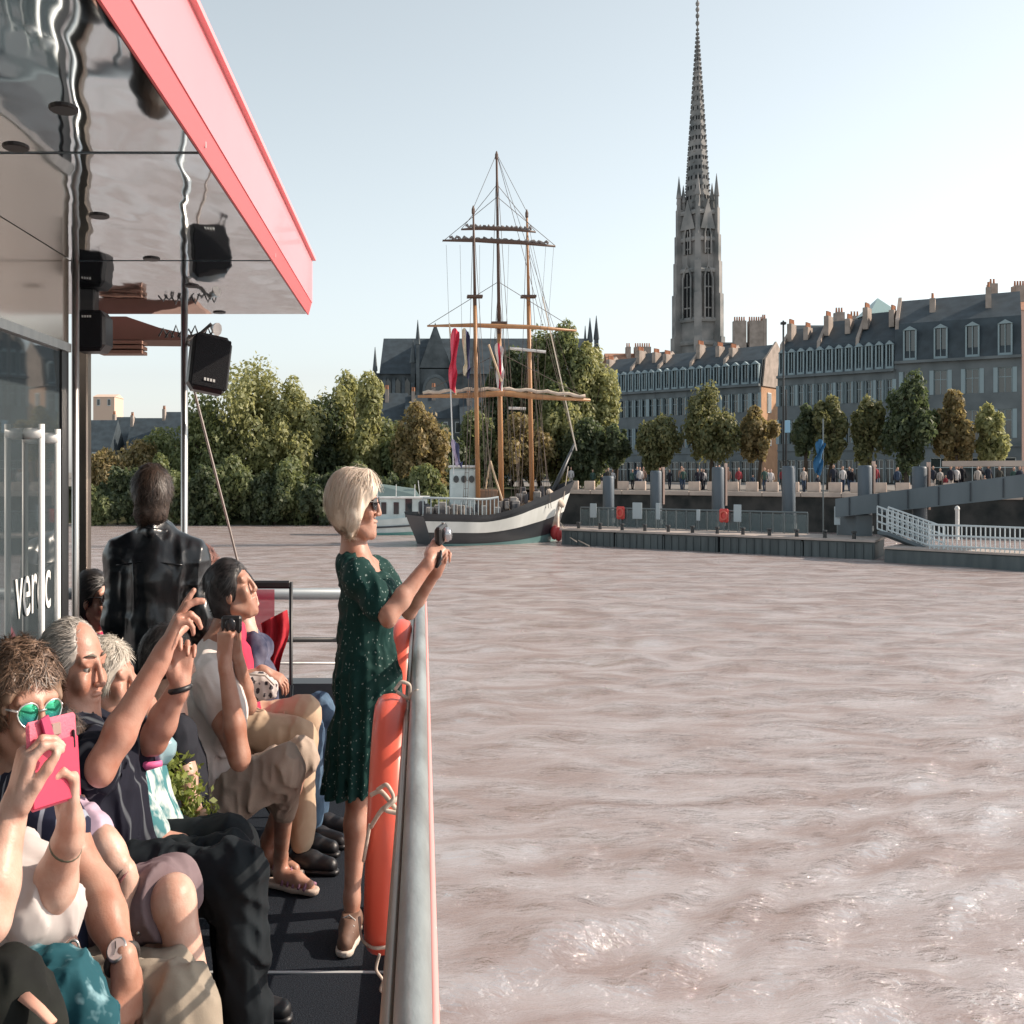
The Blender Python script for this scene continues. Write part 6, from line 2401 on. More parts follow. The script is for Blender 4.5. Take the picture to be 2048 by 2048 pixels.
sdf_obj('striped_top', S, stripe_mat('navy_stripes', (.015, .018, .04), (.28, .3, .36), 9, 'X', .86, .85), T, .006, wrinkle(15, .006, 20))
S = Shape()
for a, b in ((hipN, knN), (hipF, knF)):
    S.chain([a, b, V3(b[0] + .16, b[1] - .05, .14)], [.1, .074, .068], .02)
S.ell(pel + V3(.03, 0, -.02), (.16, .17, .12), None, .05)
S.cut(V3(0, 0, .1), -UP)
sdf_obj('trousers', S, grey_tr, T, .006, wrinkle(16, .008, 22))
S = Shape()
S.ell(hp(-.03, 0, .045, hc, HA), np.array([.115, .098, .1]), HA, .02)
S.ell(hp(-.06, 0, -.03, hc, HA), np.array([.075, .095, .1]), HA, .03)
S.ell(hp(.115, 0, -.03, hc, HA), (.085, .12, .1), HA, .02, '-')


def curls_fn(P):
    w = P * 1.0
    return .008 * (np.sin(w[:, 0] * 95 + 2 * np.sin(w[:, 2] * 60)) * np.sin(w[:, 2] * 88 + 1.5 * np.sin(w[:, 1] * 70)) + .6 * np.sin(w[:, 1] * 120 + w[:, 0] * 60))


sdf_obj('hair', S, hair_mat('hair_brown_curly', (.05, .03, .02), (.24, .15, .1), (22, 22, 18)), T, .0045, curls_fn, hair=dict(N=9000, L=0.035, comb=V3(-.25, 0, -1), cen=hc + HA[2] * .02, HA=HA, hc=hc, width=0.0013, seed=4, jit=1.1, lift=0.22))


def mirror_lens():
    m = mat('lens_mirror_green', (.1, .5, .5), .08, .9)
    nt = m.node_tree
    tc = nt.nodes.new('ShaderNodeTexCoord')
    sp = nt.nodes.new('ShaderNodeSeparateXYZ')
    nt.links.new(tc.outputs['Generated'], sp.inputs[0])
    r = nt.nodes.new('ShaderNodeValToRGB')
    r.color_ramp.elements[0].color = (.02, .12, .3, 1)
    r.color_ramp.elements[1].color = (.1, .75, .35, 1)
    nt.links.new(sp.outputs[2], r.inputs[0])
    nt.links.new(r.outputs[0], nt.nodes['Principled BSDF'].inputs['Base Color'])
    return m


glasses(T, hc, HA, mirror_lens(), mat('frame_pale_metal', (.7, .68, .66), .3, .8), .98, .028, .024, True)
d = nrm(wrN - elN)
sd = nrm(np.cross(d, V3(.3, -1, .2)))
fw = np.cross(sd, d)
wc = wrN - d * .02
if fw[1] > 0:
    fw, sd = -fw, -sd
wt = MB().tube([wc + (sd * math.cos(a) * .036 + fw * math.sin(a) * .032) for a in np.linspace(0, 6.283, 22)], .009, 6, False).build('watch_strap', mat('strap_dark', (.03, .025, .022), .6), T, True)
MB().lathe(wc + fw * .03, [(.024, 0), (.0245, .009), (.021, .011)], 20, fw).build('watch_case', steel, wt, True)
MB().lathe(wc + fw * .0405, [(.0205, 0), (.0205, .0012)], 20, fw).build('watch_dial', mat('dial_rose', (.62, .5, .47), .4), wt)
hb = MB()
hb.tube([wc + fw * .0425, wc + fw * .0425 + sd * .008 + d * .008], .0009, 4)
hb.tube([wc + fw * .0425, wc + fw * .0425 - sd * .004 - d * .015], .0009, 4)
hb.build('watch_hands', black, wt)

# ------------------------------------------------------------------ sitter in lavender with rings and bracelets
T = person('sitter in lavender top with bracelets and rings, hands on bare knee', V3(*D(180, 1720, 2.8)[:2], 0))
hc = D(104, 1440, 2.86)
HA = head_axes((1, -.1, -.2))
S = Shape()
add_head(S, hc, HA, .95)
nb = D(112, 1530, 2.86)
S.cone(hc + V3(-.02, 0, -.06), nb, .048, .05, .03)
shN, shF = D(128, 1560, 2.72), D(150, 1555, 3.0)
pel = D(160, 1740, 2.86)
S.chain([nb, D(130, 1620, 2.86), pel], [.06, .1, .12], .05)
S.cone(nb, shN, .05, .046, .04).cone(nb, shF, .05, .046, .04)
elN, wrN = D(198, 1592, 2.6), D(243, 1662, 2.58)
elF, wrF = D(235, 1690, 2.8), D(290, 1722, 2.62)
limb(S, shN, elN, wrN, ARM_F)
limb(S, shF, elF, wrF, ARM_F)
hand(S, wrN, V3(.22, -.1, -.9), V3(-.5, .4, -.2), V3(.5, -.2, .2), ((.15, .3, .2), (.15, .35, .2), (.2, .4, .2), (.25, .4, .2)), (.35, .2), .98, .1)
hand(S, wrF, V3(.5, -.15, -.75), V3(-.4, .3, -.6), V3(-.3, -.6, .2), ((.1, .25, .15), (.15, .3, .15), (.2, .3, .2), (.2, .3, .2)), (.35, .2), .98, .1)
hipN, knN = D(185, 1745, 2.78), D(330, 1700, 2.58)
hipF, knF = D(185, 1735, 2.95), D(330, 1680, 2.76)
ftN = V3(knN[0] + .16, 2.56, .08)
ftF = V3(knF[0] + .1, 2.76, .08)
for a, b, c in ((hipN, knN, ftN), (hipF, knF, ftF)):
    limb(S, a, b, c, (.08, .07, .052, .052, .036), .03)
sdf_obj('body', S, fair_skin, T, .0052)
S = Shape()
S.chain([nb + V3(0, 0, -.03), D(130, 1620, 2.86), pel], [.07, .12, .14], .05)
S.cone(nb + V3(0, 0, -.03), shN, .06, .066, .05).cone(nb + V3(0, 0, -.03), shF, .06, .066, .05)
S.cone(shN, shN * .3 + elN * .7, .066, .062, .03)
S.cut(pel, V3(.2, 0, -1))
sdf_obj('top', S, mat('lavender_cotton', (.5, .38, .47), .85, c2=(.42, .31, .4), scale=10), T, .006, wrinkle(18, .006, 22))
S = Shape()
for a, b in ((hipN, knN), (hipF, knF)):
    S.chain([a, b], [.1, .076], .08)
S.ell(pel + V3(.03, 0, 0), (.14, .16, .1), None, .05)
S.cut(hipN * .1 + knN * .9, nrm(knN - hipN))
sdf_obj('skirt', S, mat('skirt_print', (.14, .1, .11), .85, c2=(.2, .15, .16), scale=9), T, .006, wrinkle(19, .006, 22))
S = Shape()
S.ell(hp(-.025, 0, .04, hc, HA), np.array([.11, .09, .1]), HA, .02)
S.ell(hp(-.06, 0, -.06, hc, HA), np.array([.06, .085, .12]), HA, .03)
S.ell(hp(.12, 0, -.03, hc, HA), (.09, .12, .1), HA, .02, '-')
sdf_obj('hair', S, hair_mat('hair_dark_brown', (.014, .009, .007), (.085, .055, .04), (45, 45, 9)), T, .006, strands(21, UP, .004, 110), hair=dict(N=1800, L=0.05, comb=-HA[2] - .3 * HA[0], cen=hc + HA[2] * .02, HA=HA, hc=hc, width=0.0013, seed=5, jit=0.4, lift=0.25))
d = nrm(wrN - elN)
a_ = nrm(np.cross(d, V3(0, 1, 0)))
b_ = np.cross(d, a_)
for k, (col, nm) in enumerate((((.3, .12, .12), 'bracelet_red'), ((.12, .08, .07), 'bracelet_brown'), ((.45, .35, .25), 'bracelet_tan'))):
    MB().tube([wrN - d * (.012 + .013 * k) + .0285 * (math.cos(t) * a_ + math.sin(t) * b_) for t in np.linspace(0, 6.283, 16)], .0045, 5, False).build('bracelet', mat(nm, col, .6), T, True)
for q in (wrN + V3(.035, -.03, -.1), wrF + V3(.065, -.02, -.09)):
    MB().ball(q, .007, 8).build('ring_stone', steel, T, True)

# ------------------------------------------------------------------ phone holder nearest us (mostly outside the frame at left)
T = person('person in white top nearest us holding up the pink phone', V3(*D(-60, 1900, 2.0)[:2], 0))
hc = D(-170, 1330, 2.05)
HA = head_axes((1, .1, .0))
S = Shape()
add_head(S, hc, HA, 1.0)
nb = D(-180, 1470, 2.05)
S.cone(hc + V3(-.03, 0, -.05), nb, .046, .053, .016)
shN, shF = D(-165, 1560, 1.9), D(-130, 1545, 2.22)
pel = D(-190, 1960, 2.05)
S.chain([nb, D(-190, 1640, 2.05), pel], [.065, .12, .14], .05)
S.cone(nb, shN, .055, .05, .04).cone(nb, shF, .055, .05, .04)
elN, wrN = D(-22, 1730, 1.8), D(24, 1535, 1.88)
elF, wrF = D(92, 1712, 2.06), D(134, 1560, 1.98)
limb(S, shN, elN, wrN, (.046, .046, .04, .042, .027))
limb(S, shF, elF, wrF, (.046, .046, .042, .044, .028))
hand(S, wrN, V3(.25, .1, .95), V3(.75, .55, -.1), V3(.5, -.5, .2), ((.55, .8, .5), (.6, .85, .5), (.7, .9, .5), (.8, .9, .5)), (.3, .15), 1.0)
hand(S, wrF, V3(.0, -.05, .97), V3(-.75, -.5, .1), V3(-.5, .6, .3), ((.6, .9, .5), (.7, .95, .5), (.8, 1.0, .5), (.9, 1.0, .5)), (.3, .15), 1.0)
hipN, knN = D(-120, 2050, 1.95), D(10, 2060, 1.8)
hipF, knF = D(-90, 1870, 2.15), D(62, 1812, 2.1)
sdf_obj('body', S, fair_skin, T, .0042)
white_top = mat('white_jersey', (.78, .74, .72), .85, c2=(.72, .67, .65), scale=12, transl=(.6, .5, .46))
S = Shape()
S.chain([nb + V3(0, 0, -.03), D(-190, 1640, 2.05), pel], [.075, .14, .16], .05)
S.cone(nb + V3(0, 0, -.03), shN, .065, .075, .05).cone(nb + V3(0, 0, -.03), shF, .065, .08, .05)
S.cone(shF, elF + V3(-.01, 0, -.005), .075, .068, .05)
S.cone(D(-40, 1665, 2.12), elF + V3(-.04, 0, -.015), .075, .062, .06)
S.cone(shN, shN * .3 + elN * .7, .075, .068, .04)
S.cut(D(118, 1660, 2.0), V3(.55, -.1, .8) * 1.0, .02)
S.cut(pel, -UP)
sdf_obj('white_top', S, white_top, T, .0055, wrinkle(23, .011, 22))
S = Shape()
S.chain([hipN, knN, V3(knN[0] + .05, 1.8, .15)], [.1, .08, .07], .04)
S.chain([hipF, knF, V3(knF[0] - .02, 2.1, .15)], [.08, .055, .055], .04)
sdf_obj('trousers', S, mat('navy_cotton', (.055, .055, .085), .9, c2=(.04, .04, .065), scale=8), T, .007, wrinkle(24, .007, 20))
S = Shape()
S.ell(hp(-.025, 0, .04, hc, HA), np.array([.11, .09, .1]), HA, .02)
S.ell(hp(.12, 0, -.03, hc, HA), (.09, .12, .1), HA, .02, '-')
sdf_obj('hair', S, hair_mat('hair_brown_curly', (.05, .03, .02), (.24, .15, .1), (22, 22, 18)), T, .007, strands(25, UP, .004, 100), hair=dict(N=1800, L=0.035, comb=V3(-.25, 0, -1), cen=hc + HA[2] * .02, HA=HA, hc=hc, width=0.0013, seed=6, jit=1.1, lift=0.22))
d = nrm(wrF - elF)
a_ = nrm(np.cross(d, V3(0, 1, 0)))
b_ = np.cross(d, a_)
wb = wrF - d * .045
MB().tube([wb + .031 * (math.cos(t) * a_ + math.sin(t) * b_) for t in np.linspace(0, 6.283, 18)], .004, 5, False).build('bracelet', mat('watch_thin', (.12, .12, .08), .4), T, True)
# the phone in its pink wallet case
ph = thing('pink_phone', D(100, 1440, 1.93), 'bright pink phone wallet case held up at the left edge', 'phone')
pA = D(100, 1436, 1.93)
e1 = nrm(D(148, 1344, 1.99) - D(55, 1366, 1.9))
e2 = nrm(D(50, 1366, 1.92) - D(46, 1526, 1.9))
e2 = nrm(e2 - e1 * (e1 @ e2))
e3 = np.cross(e1, e2)
pk = mat('pink_case', (.74, .14, .2), .5, c2=(.68, .12, .18), scale=20, bump=.15, bscale=220)
Wp, Hp = .112, .14
if e3[1] > 0:
    e3 = -e3
AX = np.array([e1, e3, e2])
MB().bbox(pA, (Wp, .012, Hp), AX, .005).build('case_back', pk, ph)
MB().bbox(pA + e3 * .0085 - e2 * Hp * .12, (Wp * .97, .005, Hp * .7), AX, .002).build('case_flap', mat('pink_case_deep', (.55, .035, .09), .5), ph)
MB().bbox(pA + e3 * .0085 + e2 * Hp * .36 + e1 * Wp * .05, (.022, .006, .02), AX, .002).build('camera_window', mat('cam_bump', (.3, .2, .17), .4), ph)
MB().bbox(pA + e3 * .0085 + e2 * Hp * .2 + e1 * Wp * .4, (.005, .008, .03), AX, .002).build('clasp_slot', black, ph)
MB().bbox(pA + e3 * .013 + e2 * Hp * .36 - e1 * Wp * .14, (.02, .008, .05), np.array([nrm(e1 + .3 * e2), e3, nrm(e2 - .3 * e1)]), .002).build('wallet_strap', mat('pink_dark', (.4, .03, .1), .5), ph)

# ------------------------------------------------------------------ white-haired sitter behind the pointing man
T = person('white-haired sitter shading the eyes, patterned pale teal shirt', V3(*D(270, 1600, 3.6)[:2], 0))
hc = D(204, 1285, 3.56)
HA = head_axes((1, -.15, -.05))
S = Shape()
add_head(S, hc, HA, .98)
nb = D(205, 1372, 3.58)
S.cone(hc + V3(-.03, 0, -.05), nb, .046, .053, .016)
shN, shF = D(225, 1415, 3.45), D(262, 1405, 3.74)
pel = D(275, 1600, 3.6)
S.chain([nb, D(240, 1470, 3.6), pel], [.06, .12, .13], .05)
S.cone(nb, shN, .055, .05, .04).cone(nb, shF, .055, .05, .04)
elN, wrN = D(262, 1540, 3.38), D(298, 1580, 3.35)
limb(S, shN, elN, wrN, ARM_F)
hand(S, wrN, V3(.9, -.1, -.15), V3(-.1, .2, -.9), V3(.1, .9, .1), ((.5, .8, .4),) * 4, (.4, .2), 1.0)
elF, wrF = D(288, 1352, 3.72), D(252, 1292, 3.6)
limb(S, shF, elF, wrF, ARM_F)
hand(S, wrF, V3(-.55, -.1, .65), V3(-.3, -.3, -.7), V3(.2, -.9, .2), ((.4, .5, .3),) * 4, (.4, .2), .98)
hipN, knN = D(285, 1610, 3.5), D(430, 1600, 3.4)
hipF, knF = D(285, 1605, 3.7), D(430, 1590, 3.6)
sdf_obj('body', S, ruddy, T, .0055)
teal_print = mat('teal_print', (.06, .2, .22), .8, c2=(.5, .56, .55), scale=24, detail=3, p=(.42, .52), stretch=(1, 1, .5))
S = Shape()
S.chain([nb + V3(0, 0, -.03), D(240, 1470, 3.6), D(275, 1590, 3.6)], [.07, .14, .15], .05)
S.cone(nb + V3(0, 0, -.03), shN, .06, .075, .05).cone(nb + V3(0, 0, -.03), shF, .06, .07, .05)
S.chain([shN, elN, elN * .2 + wrN * .8], [.07, .062, .05], .03)
S.cut(pel, V3(.2, 0, -1))
sdf_obj('shirt', S, teal_print, T, .007, wrinkle(27, .006, 20))
S = Shape()
for a, b in ((hipN, knN), (hipF, knF)):
    S.chain([a, b, V3(b[0] + .03, b[1], .12)], [.1, .08, .07], .04)
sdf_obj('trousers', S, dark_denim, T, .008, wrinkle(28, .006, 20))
S = Shape()
S.ell(hp(-.022, 0, .04, hc, HA), np.array([.108, .09, .095]), HA, .02)
S.ell(hp(-.05, 0, -.04, hc, HA), np.array([.065, .085, .08]), HA, .03)
S.ell(hp(.12, 0, -.03, hc, HA), (.09, .12, .1), HA, .02, '-')
sdf_obj('hair', S, hair_mat('hair_white', (.4, .36, .3), (.66, .6, .52), (50, 50, 8)), T, .006, strands(29, UP, .005, 110), hair=dict(N=5000, L=0.055, comb=-HA[2] - .4 * HA[0], cen=hc + HA[2] * .02, HA=HA, hc=hc, width=0.0013, seed=7, jit=0.3, lift=0.25))
for b in (knN, knF):
    shoe(T, V3(b[0] + .03, b[1], 0), (1, 0, 0), black, black, .28, .009)
# teal sun hat on the lap
ht = thing('teal_hat', D(285, 1440, 3.45), 'shiny teal sun hat with pink edge held before the patterned shirt', 'hat')
S = Shape()
S.ell(D(284, 1412, 3.3), (.085, .06, .055), None, .02)
S.cut(D(284, 1428, 3.3), V3(-.35, -.2, -1))
sdf_obj('crown', S, mat('hat_teal', (.12, .27, .33), .35, c2=(.28, .42, .46), scale=9), ht, .006, wrinkle(30, .005, 30))
MB().tube([D(246, 1408, 3.28), D(256, 1432, 3.24), D(278, 1446, 3.22), D(306, 1440, 3.24)], [.008, .012, .012, .008], 7).build('pink_edge', mat('hat_pink', (.7, .12, .3), .6), ht, True)

# ------------------------------------------------------------------ sitter leaning on one arm, mostly hidden
T = person('mostly hidden sitter in dark top leaning a bare arm on the bench', V3(*D(330, 1560, 4.0)[:2], 0))
hc = D(322, 1252, 4.05)
HA = head_axes((.8, .6, -.1))
S = Shape()
add_head(S, hc, HA, .98)
nb = D(322, 1345, 4.05)
S.cone(hc + V3(-.03, 0, -.05), nb, .046, .053, .016)
shN, shF = D(340, 1392, 3.92), D(335, 1385, 4.2)
pel = D(335, 1560, 4.05)
S.chain([nb, D(328, 1440, 4.05), pel], [.06, .11, .12], .05)
S.cone(nb, shN, .05, .048, .04)
elN, wrN = D(364, 1535, 3.85), D(412, 1583, 3.72)
limb(S, shN, elN, wrN, ARM_F)
hand(S, wrN, V3(.9, -.2, -.25), V3(-.2, .1, -.9), V3(.1, -.8, .2), ((.3, .5, .3),) * 4, (.4, .2), .95)
hipN, knN = D(340, 1565, 3.98), D(450, 1600, 3.9)
sdf_obj('body', S, fair_skin, T, .0055)
S = Shape()
S.chain([nb + V3(0, 0, -.03), D(328, 1440, 4.05), pel], [.065, .125, .14], .05)
S.cone(nb + V3(0, 0, -.03), shN, .06, .066, .05)
S.cone(shN, shN * .82 + elN * .18, .066, .062, .03)
sdf_obj('dark_top', S, mat('charcoal_top', (.02, .022, .03), .85), T, .008, wrinkle(31, .005, 20))
S = Shape()
S.chain([hipN, knN, V3(knN[0], knN[1], .12)], [.1, .08, .07], .04)
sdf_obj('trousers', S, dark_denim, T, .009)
S = Shape()
S.ell(hp(-.022, 0, .04, hc, HA), np.array([.11, .09, .097]), HA, .02)
S.ell(hp(.12, 0, -.03, hc, HA), (.09, .12, .1), HA, .02, '-')
sdf_obj('hair', S, hair_mat('hair_black', (.008, .008, .009), (.035, .03, .03)), T, .008, strands(33, UP, .004, 100), hair=dict(N=5000, L=0.055, comb=-HA[0] - .5 * HA[2], cen=hc + HA[2] * .02, HA=HA, hc=hc, width=0.0013, seed=8, jit=0.3, lift=0.25))

# ------------------------------------------------------------------ woman in white top and beige capris
Y6 = 4.4
T = person('dark-haired woman in white top and beige capris sitting with a small camera', V3(*D(400, 1640, Y6)[:2], 0))
hc = D(440, 1118, 4.55)
HA = head_axes((.9, -.1, .32))
S = Shape()
add_head(S, hc, HA, 1.0)
nb = D(402, 1235, 4.5)
S.cone(hc + V3(-.02, 0, -.05), nb, .05, .056, .03)
shN, shF = D(395, 1290, 4.3), D(415, 1280, 4.62)
pel = D(378, 1510, 4.45)
S.chain([nb, D(398, 1340, 4.46), pel], [.065, .12, .14], .05)
S.cone(nb, shN, .055, .052, .04).cone(nb, shF, .055, .05, .04)
elN, wrN = D(452, 1428, 4.12), D(424, 1248, 4.12)
elF, wrF = D(470, 1330, 4.62), D(446, 1228, 4.45)
limb(S, shN, elN, wrN, (.056, .055, .046, .047, .029))
limb(S, shF, elF, wrF, ARM_F)
hand(S, wrN, V3(.02, .2, .95), V3(.3, .85, 0), V3(-.9, .3, .1), ((.8, .9, .5), (.9, 1.0, .5), (1.0, 1.0, .5), (1.1, 1.0, .5)), (.3, .2), 1.0)
hand(S, wrF, V3(-.05, -.1, 1), V3(-.6, -.7, 0), V3(-.6, -.4, .3), ((.6, .9, .5), (.7, 1.0, .5), (.8, 1.0, .5), (.9, 1.0, .5)), (.3, .2), 1.0)
hipN, knN, anN = D(390, 1530, 4.38), D(540, 1448, 4.3), D(533, 1602, 4.86)
anN = V3(*D(530, 1600, 4.75)[:2], .13)
hipF, knF = D(392, 1515, 4.6), D(570, 1430, 4.62)
anF = V3(D(505, 1600, 4.95)[0], 4.95, .13)
for a, b, c in ((hipN, knN, anN), (hipF, knF, anF)):
    limb(S, a, b, c, (.085, .075, .055, .053, .034), .03)
    S.cone(c, c - UP * .06, .034, .036, .02)
    f = nrm(V3(.9, -.4, 0))
    S.chain([V3(c[0], c[1], .055), V3(c[0], c[1], .045) + f * .1, V3(c[0], c[1], .035) + f * .17], [.038, .034, .024], .02)
sdf_obj('body', S, tan_skin, T, .006)
wtop = mat('white_blouse', (.74, .68, .64), .85, c2=(.66, .6, .57), scale=9, bump=.1, bscale=160)
S = Shape()
S.chain([nb + V3(0, 0, -.03), D(398, 1335, 4.46), D(385, 1430, 4.45), pel], [.075, .142, .15, .165], .05)
S.cone(nb + V3(0, 0, -.03), shN, .065, .08, .05).cone(nb + V3(0, 0, -.03), shF, .065, .075, .05)
S.cone(shN, shN * .68 + elN * .32, .08, .075, .03)
S.ell(D(430, 1370, 4.42), (.08, .14, .09), None, .05)
S.cut(D(378, 1512, 4.4), V3(.25, 0, -1))
sdf_obj('white_blouse', S, wtop, T, .006, wrinkle(35, .008, 19))
S = Shape()
for a, b, c in ((hipN, knN, anN), (hipF, knF, anF)):
    S.chain([a, b, b * .58 + c * .42], [.112, .078, .07], .03)
S.ell(pel + V3(.02, 0, -.05), (.15, .18, .12), None, .05)
S.cut((knN * .62 + anN * .38), nrm(anN - knN))
sdf_obj('capri_trousers', S, beige, T, .006, wrinkle(36, .007, 24))
S = Shape()
S.ell(hp(-.022, 0, .042, hc, HA), np.array([.11, .09, .097]), HA, .02)
S.ell(hp(-.05, 0, -.03, hc, HA), np.array([.07, .085, .08]), HA, .03)
S.ell(hp(-.09, 0, .075, hc, HA), np.array([.04, .045, .042]), HA, .02)
S.ell(hp(.12, 0, -.03, hc, HA), (.095, .12, .1), HA, .02, '-')
sdf_obj('hair', S, hair_mat('hair_black', (.008, .008, .009), (.035, .03, .03)), T, .006, strands(37, V3(-.7, 0, .5), .005, 110), hair=dict(N=1800, L=0.055, comb=-HA[0] - .5 * HA[2], cen=hc + HA[2] * .02, HA=HA, hc=hc, width=0.0013, seed=9, jit=0.3, lift=0.25))
for c in (anN, anF):
    f = nrm(V3(.9, -.4, 0))
    l = V3(-f[1], f[0], 0)
    S = Shape()
    S.chain([V3(c[0], c[1], .03) - f * .05, V3(c[0], c[1], .03) + f * .08, V3(c[0], c[1], .03) + f * .18], [.04, .042, .04], .03)
    S.cut(V3(0, 0, .03), UP)
    S.cut(V3(0, 0, .004), -UP)
    sdf_obj('sandal_sole', S, mat('sandal_sole', (.5, .4, .34), .8), T, .006)
    stp = MB()
    for k in range(5):
        q = V3(c[0], c[1], 0) + f * (.03 + .032 * k)
        stp.tube([q - l * .044 + UP * .03, q + UP * (.092 - .009 * k), q + l * .044 + UP * .03 + f * .02], .0075, 6)
    stp.build('sandal_straps', mat('sandal_mauve', (.3, .15, .22), .7), T, True)
cm = thing('pocket_camera', D(436, 1182, 4.2), 'little black camera in the hands of the woman in white', 'camera')
cp = D(437, 1178, 4.18)
MB().bbox(cp, (.09, .035, .06), None, .008).build('body', black, cm)
MB().lathe(cp + V3(.0, -.017, 0), [(.024, 0), (.024, .015), (.019, .017)], 16, (0, -1, 0)).build('lens', mat('lens_ring', (.05, .05, .055), .2, .6), cm, True)

# ------------------------------------------------------------------ woman in red with sunglasses and patterned bag
T = person('auburn-haired woman in red top and dark sunglasses behind the leather jacket', V3(*D(440, 1480, 5.1)[:2], 0))
hc = D(382, 1085, 5.15)
HA = head_axes((.93, -.38, -.05))
S = Shape()
add_head(S, hc, HA, .98)
nb = D(388, 1165, 5.15)
S.cone(hc + V3(-.03, 0, -.05), nb, .046, .053, .016)
shN, shF = D(415, 1205, 5.0), D(440, 1200, 5.28)
pel = D(445, 1370, 5.1)
S.chain([nb, D(420, 1250, 5.12), pel], [.06, .12, .13], .05)
S.cone(nb, shN, .055, .05, .04).cone(nb, shF, .055, .05, .04)
elN, wrN = D(432, 1290, 4.95), D(500, 1268, 4.98)
limb(S, shN, elN, wrN, ARM_F)
hand(S, wrN, V3(.9, 0, -.35), V3(-.2, .3, -.9), V3(.2, .9, .2), ((.4, .6, .3),) * 4, (.4, .2), .98)
hipN, knN = D(455, 1375, 5.0), D(570, 1395, 4.95)
hipF, knF = D(455, 1370, 5.2), D(575, 1350, 5.18)
sdf_obj('body', S, tan_skin, T, .0055)
S = Shape()
S.chain([nb + V3(0, 0, -.03), D(420, 1250, 5.12), pel], [.07, .14, .15], .05)
S.cone(nb + V3(0, 0, -.03), shN, .06, .07, .05).cone(nb + V3(0, 0, -.03), shF, .06, .07, .05)
S.cone(shN, shN * .4 + elN * .6, .07, .068, .03)
S.cut(pel, -UP)
sdf_obj('red_top', S, mat('red_cotton', (.62, .05, .1), .85, c2=(.5, .035, .08), scale=9), T, .007, wrinkle(39, .006, 20))
S = Shape()
for a, b in ((hipN, knN), (hipF, knF)):
    S.chain([a, b, V3(b[0], b[1], .14)], [.1, .075, .06], .04)
S.ell(pel + V3(.03, 0, -.02), (.14, .17, .1), None, .05)
sdf_obj('trousers', S, mat('tan_cotton', (.5, .38, .27), .9, c2=(.42, .31, .22), scale=7), T, .007, wrinkle(40, .006, 20))
S = Shape()
S.ell(hp(-.022, 0, .042, hc, HA), np.array([.11, .09, .097]), HA, .02)
S.ell(hp(-.05, 0, -.04, hc, HA), np.array([.07, .09, .1]), HA, .03)
S.ell(hp(.12, 0, -.03, hc, HA), (.095, .12, .1), HA, .02, '-')
sdf_obj('hair', S, hair_mat('hair_auburn', (.09, .03, .02), (.24, .09, .06), (50, 50, 8)), T, .006, strands(41, UP, .005, 110), hair=dict(N=5000, L=0.055, comb=-HA[0] - .5 * HA[2], cen=hc + HA[2] * .02, HA=HA, hc=hc, width=0.0013, seed=10, jit=0.3, lift=0.25))
glasses(T, hc, HA, mat('lens_dark', (.008, .008, .01), .08, spec=.8), black)
for b in (knN, knF):
    shoe(T, V3(b[0], b[1], 0), (1, -.2, 0), black, black, .26, .008)
bg_ = thing('patterned_bag', D(486, 1315, 4.85), 'black and white patterned handbag on the lap of the woman in red', 'bag')
S = Shape()
S.ell(D(486, 1298, 4.84), (.115, .05, .055), None, .02)
S.cut(D(486, 1318, 4.84), -UP, .02)
sdf_obj('pouch', S, dots_mat('bag_print', (.55, .5, .48), (.03, .025, .035), 34, .3, .7), bg_, .006, wrinkle(42, .006, 30))
MB().tube([D(455, 1290, 4.8), D(468, 1272, 4.79), D(500, 1274, 4.79), D(518, 1292, 4.8)], .006, 6).build('handle', mat('bag_trim', (.6, .55, .5), .6), bg_, True)

# ------------------------------------------------------------------ sitter in blue jeans at the far end
T = person('sitter in faded blue jeans and navy top at the far end of the row', V3(*D(490, 1500, 5.45)[:2], 0))
hc = D(452, 1128, 5.5)
HA = head_axes((1, .1, -.1))
S = Shape()
add_head(S, hc, HA, .98)
nb = D(462, 1195, 5.5)
S.cone(hc + V3(-.03, 0, -.05), nb, .046, .053, .016)
shN, shF = D(480, 1225, 5.36), D(495, 1222, 5.62)
pel = D(490, 1400, 5.45)
S.chain([nb, D(478, 1290, 5.48), pel], [.06, .11, .12], .05)
S.cone(nb, shN, .05, .05, .04).cone(nb, shF, .05, .05, .04)
elN, wrN = D(468, 1335, 5.25), D(492, 1372, 5.12)
limb(S, shN, elN, wrN, ARM_F)
hand(S, wrN, V3(.8, -.1, .1), V3(-.2, .2, .9), V3(.1, .9, .1), ((.4, .6, .3),) * 4, (.4, .2), 1.0)
hipN, knN = D(498, 1415, 5.3), D(582, 1385, 5.28)
hipF, knF = D(498, 1400, 5.55), D(604, 1345, 5.5)
anN, anF = V3(D(585, 1480, 5.3)[0], 5.3, .1), V3(D(600, 1480, 5.5)[0], 5.5, .1)
sdf_obj('body', S, fair_skin, T, .0065)
S = Shape()
S.chain([nb + V3(0, 0, -.03), D(478, 1290, 5.48), pel], [.065, .125, .14], .05)
S.cone(nb + V3(0, 0, -.03), shN, .06, .066, .05).cone(nb + V3(0, 0, -.03), shF, .06, .066, .05)
S.cone(shN, shN * .3 + elN * .7, .066, .06, .03)
sdf_obj('navy_top', S, mat('navy_knit', (.03, .035, .07), .85, c2=(.12, .12, .17), scale=12), T, .008, wrinkle(44, .006, 20))
S = Shape()
for a, b, c in ((hipN, knN, anN), (hipF, knF, anF)):
    S.chain([a, b, c + V3(0, 0, .03)], [.105, .082, .068], .04)
sdf_obj('jeans', S, denim, T, .006, wrinkle(45, .007, 24))
S = Shape()
S.ell(hp(-.022, 0, .042, hc, HA), np.array([.11, .09, .097]), HA, .02)
S.ell(hp(.12, 0, -.03, hc, HA), (.095, .12, .1), HA, .02, '-')
